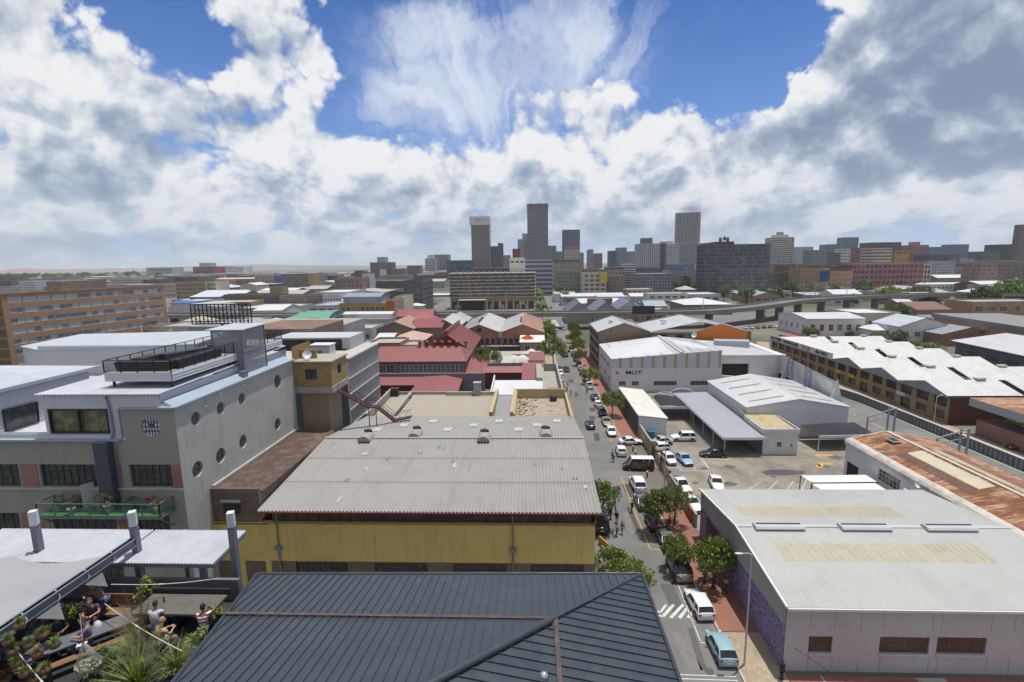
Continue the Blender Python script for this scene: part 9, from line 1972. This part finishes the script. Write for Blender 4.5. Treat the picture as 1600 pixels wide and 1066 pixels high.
# balcony crowd on the twin gabled hall
X0,Yb,Zb=BALC
for i,(u,c,lb) in enumerate(((2.6,JN,'in blue left of the first balcony door'),(3.7,(.1,.15,.35),'in bright blue at the first balcony door'),(5.0,K_,'in black beside the first balcony door'),(7.4,WH,'in white at the second balcony door'),(8.2,(.06,.1,.3),'in navy inside the second balcony door'),(9.,K_,'in black right of the second balcony door'),(12.0,(.6,.55,.5),'in cream leaning alone mid balcony'),(17.2,(.1,.1,.12),'in charcoal right of the round sign'),(20.9,(.4,.1,.1),'in red at the fourth balcony door'),(22.,(.12,.16,.4),'in blue at the fourth balcony door'),(23.,WH,'in white at the right balcony end'),(23.9,K_,'in black last at the right balcony end'))):
    person(('stand','walk','lean')[i%3],X0+u,Yb+.3*(i%2),Zb,3.+i,('d','m','l')[i%3],c,JN if i%2 else K_,'person on the hall balcony '+lb)
# terrace people
Z=19.5
def PP(x,y,h=.55):
    p=P(x,y,Z+h); return p.x,p.y,Z+(.0 if h==0 else .02)
for a in [('sit',*PP(243,978),.2,'m',(.50,.50,.52),JN,'man in white tee shirt seated with his back turned at the bar table',(.03,.02,.015)),('drink',*PP(319,982),.25,'m','stripe',(.1,.1,.12),'man in red and white striped shirt raising a drink at the bar table',(.01,.01,.01)),
 ('sit',*PP(92,992),-2.2,'m',(.02,.035,.03),K_,'man in dark tee shirt resting elbows on the long dining table',(.02,.015,.01)),('drink',*PP(140,1000),2.2,'l',(.13,.10,.17),(.13,.10,.17),'woman in violet grey dress with phone at the long dining table',(.05,.03,.02)),
 ('sit',*PP(146,965),-2.6,'l',(.09,.05,.07),(.1,.07,.08),'person in plum top seated on the slatted back bench',(.09,.05,.03)),('lean',*PP(163,972,0),1.6,'l',(.16,.10,.07),JN,'person in jeans leaning over beside the slatted back bench',(.06,.03,.02)),
 ('lean',*PP(72,985,0),-1.2,'m',(.5,.5,.48),(.4,.4,.4),'person in white bending behind the man in dark tee shirt',(.01,.01,.01)),('sit',*PP(48,1003),-1.,'m',(.06,.10,.17),JN,'person in blue shirt seated deep under the sail',(.04,.02,.01)),('sit',*PP(250,1006),-.4,'l',(.5,.3,.22),(.3,.25,.2),'fair haired person half hidden by the palm fronds',(.35,.22,.10))]:
    person(*a[:9],hair=a[9],sc=1.12)
b=MB(); q=PP(154,985); b.lathe((q[0],q[1],19.95),[(.02,0),(.16,.06),(.14,.3),(.10,.45),(.02,.5)],12); thing1(b,'cushion',WHITE,'white bundled cushion held at the side of the woman in violet grey','cushion')
for (x,y,_),lb in((PP(243,978),'round bar stool under the man in white tee shirt'),(PP(319,982),'round bar stool under the man in striped shirt'),(PP(250,1006),'round stool under the fair haired person')):
    t=empty('bar_stool',(x,y,Z),lb,'stool'); h=.42; b=MB(); b.lathe((x,y,Z+h-.05),[(.17,0),(.17,.05)],14); b.build('seat',WOOD,t)
    for k in range(4): a=PI/4+k*PI/2; l=MB(); l.tube([(x+.1*math.cos(a),y+.1*math.sin(a),Z+h-.05),(x+.17*math.cos(a),y+.17*math.sin(a),Z)],.012,5); l.build('leg',BLACKM,t)
# ================= street furniture =================
def lamp(x,y,h,label,arm=(-1.,0),rz=0,z=0.,w=.09,double=False):
    t=empty('street_lamp',(x,y,z),label,'street lamp'); b=MB(); b.tube([(x,y,z),(x,y,z+h*.5),(x,y,z+h)],[w,w*.8,w*.6],8); b.build('pole',GALV,t); a=V((arm[0],arm[1],0)); b=MB()
    pts=[V((x,y,z+h)),V((x,y,z+h))+a*.35+V((0,0,.12)),V((x,y,z+h))+a+V((0,0,.1))]; b.tube(pts,[w*.5,w*.45,w*.4],6); b.build('arm',GALV,t)
    e=pts[-1]; d=a.normalized(); b=MB(); b.grid([[e+d*u+V((-d.y,d.x,0))*(r*math.cos(2*PI*k/10))+V((0,0,r*.45*math.sin(2*PI*k/10))) for k in range(10)] for u,r in((-.1,.03),(0,.1),(.3,.15),(.55,.1),(.62,.02))],0,True,True); b.build('lamp_head',mat('lamp_head',(.6,.6,.6),.3),t)
b_=P(1163,1040); lamp(b_.x,b_.y,10.2,'tall grey street lamp beside the light blue hatchback',(-.75,0))
b_=P(1013,763); lamp(19.8,b_.y,8.2,'grey street lamp on the brick pavement by the black minibus',(-.7,0))
b_=P(1458,669); lamp(b_.x,b_.y,6.4,'curved street lamp on the side street pavement by the ochre workshops',(1.8,1.2),w=.12)
for x,Y,h,lb in((1255,318,10,'flyover lamp left of the red brick shed'),(1273,322,11,'flyover lamp with blue box beside the red brick shed'),(1322,338,10,'flyover lamp in front of the largest dark tree'),(1171,300,9,'flyover lamp before the bright bushy tree'),(1419,350,10,'flyover lamp before the wide bright tree'),(1099,262,8,'flyover lamp above the orange gable')): p=D(x,470,Y); lamp(p.x,Y,h,lb,(-2.2,0),z=8.2,w=.2)
for x,y,h,lb in((791,492,15,'tall white mast in the forecourt of the wide cream slab'),(762,490,9,'shorter white mast in the forecourt of the wide cream slab')):
    p=P(x,y-2,0); b=MB(); b.tube([(p.x,p.y,0),(p.x,p.y,h)],[.2,.12],8); thing1(b,'flag_mast',FRW,lb,'mast')
for i,(x,y,lb) in enumerate(((979,690,'white capped bollard nearest the white sedan crossing the pavement'),(989,705,'left one of two white capped bollards on the brick corner'),(993,714,'right one of two white capped bollards on the brick corner'),(1011,746,'white capped bollard behind the black minibus'))):
    p=P(x,y,.13); t=empty('bollard',(p.x,p.y,.13),lb,'bollard'); b=MB(); b.lathe((p.x,p.y,.13),[(.13,0),(.13,.85)],12); b.build('post',BLACKM,t); b=MB(); b.lathe((p.x,p.y,.98),[(.15,0),(.15,.16),(.1,.22)],12); b.build('cap',WHITE,t)
p=P(943,857,0); t=empty('barrier',(p.x,p.y,.13),'yellow plastic traffic barrier by the yellow wall corner','barrier',rz=-1.15); b=MB(); b.box((0,0,.55),(2.,.12,.7),taper=.98); b.box((0,0,.95),(1.9,.14,.12)); b.build('panel',mat('barrier_yellow',(.60,.36,.02),.5),t,loc=True)
for x in(-.8,.8): b=MB(); b.box((x,0,.1),(.18,.6,.2)); b.build('foot',mat('barrier_yellow',(.60,.36,.02)),t,loc=True)
for i,(x,y) in enumerate(((895.5,541),(894,533))): p=P(x-12,y,0)
p=P(1219,1010,0); b=MB(); b.tube([V((21.0,37.,2.9)),V((22.2,33.8,3.4)),V((24,30,4.2))],.02,5); thing1(b,'cable',BLACKM,'black cable running from the mural corner to the lower edge','cable')
# picture wrap on the minibus side and red blocks
t=empty('bin',(P(1017,684).x,P(1017,684).y,0),'blue recycling container between wall and parked cars','container'); q=t.location; b=MB(); b.box((q.x,q.y,.7),(1.1,1.,1.2),taper=1.08); b.build('tub',mat('bin_blue',(.04,.16,.36),.5),t); b=MB(); b.box((q.x,q.y,1.35),(1.25,1.12,.08)); b.build('lid',mat('bin_blue',(.04,.16,.36)),t)
w=MB(); q=P(997,733,0); w.box((q.x+.35,q.y-.985,1.02),(3.0,.02,1.05)); o=w.build('picture_wrap',mat('wrap_print',(.05,.03,.025),.5,dirt=1.,ds=2.2,dc=(.36,.20,.14)))
for c in COL.objects:
    if c.get('label')=='black minibus with white roof parked across the pavement': o.data.transform((Matrix.Translation(c.location)@Matrix.Rotation(c.rotation_euler.z,4,'Z')).inverted()); o.parent=c; break
for i,(x,y,lb) in enumerate(((1152,600,'left roof cowl row'),)): pass
# ---------- the air ----------
hz=MB()
hz.box((0,7800,124.5),(32200,16500,251)); o=hz.build('haze',[]); setp(o,'pale summer haze over the town','haze',kind='stuff')
m=bpy.data.materials.new('haze_air'); m.use_nodes=True; nt=m.node_tree; nt.nodes.clear(); out=N(nt,'ShaderNodeOutputMaterial'); v=N(nt,'ShaderNodeVolumePrincipled'); v.inputs['Color'].default_value=(.86,.92,1,1); v.inputs['Density'].default_value=HAZE; v.inputs['Anisotropy'].default_value=.2; nt.links.new(v.outputs[0],out.inputs['Volume']); o.data.materials.append(m)
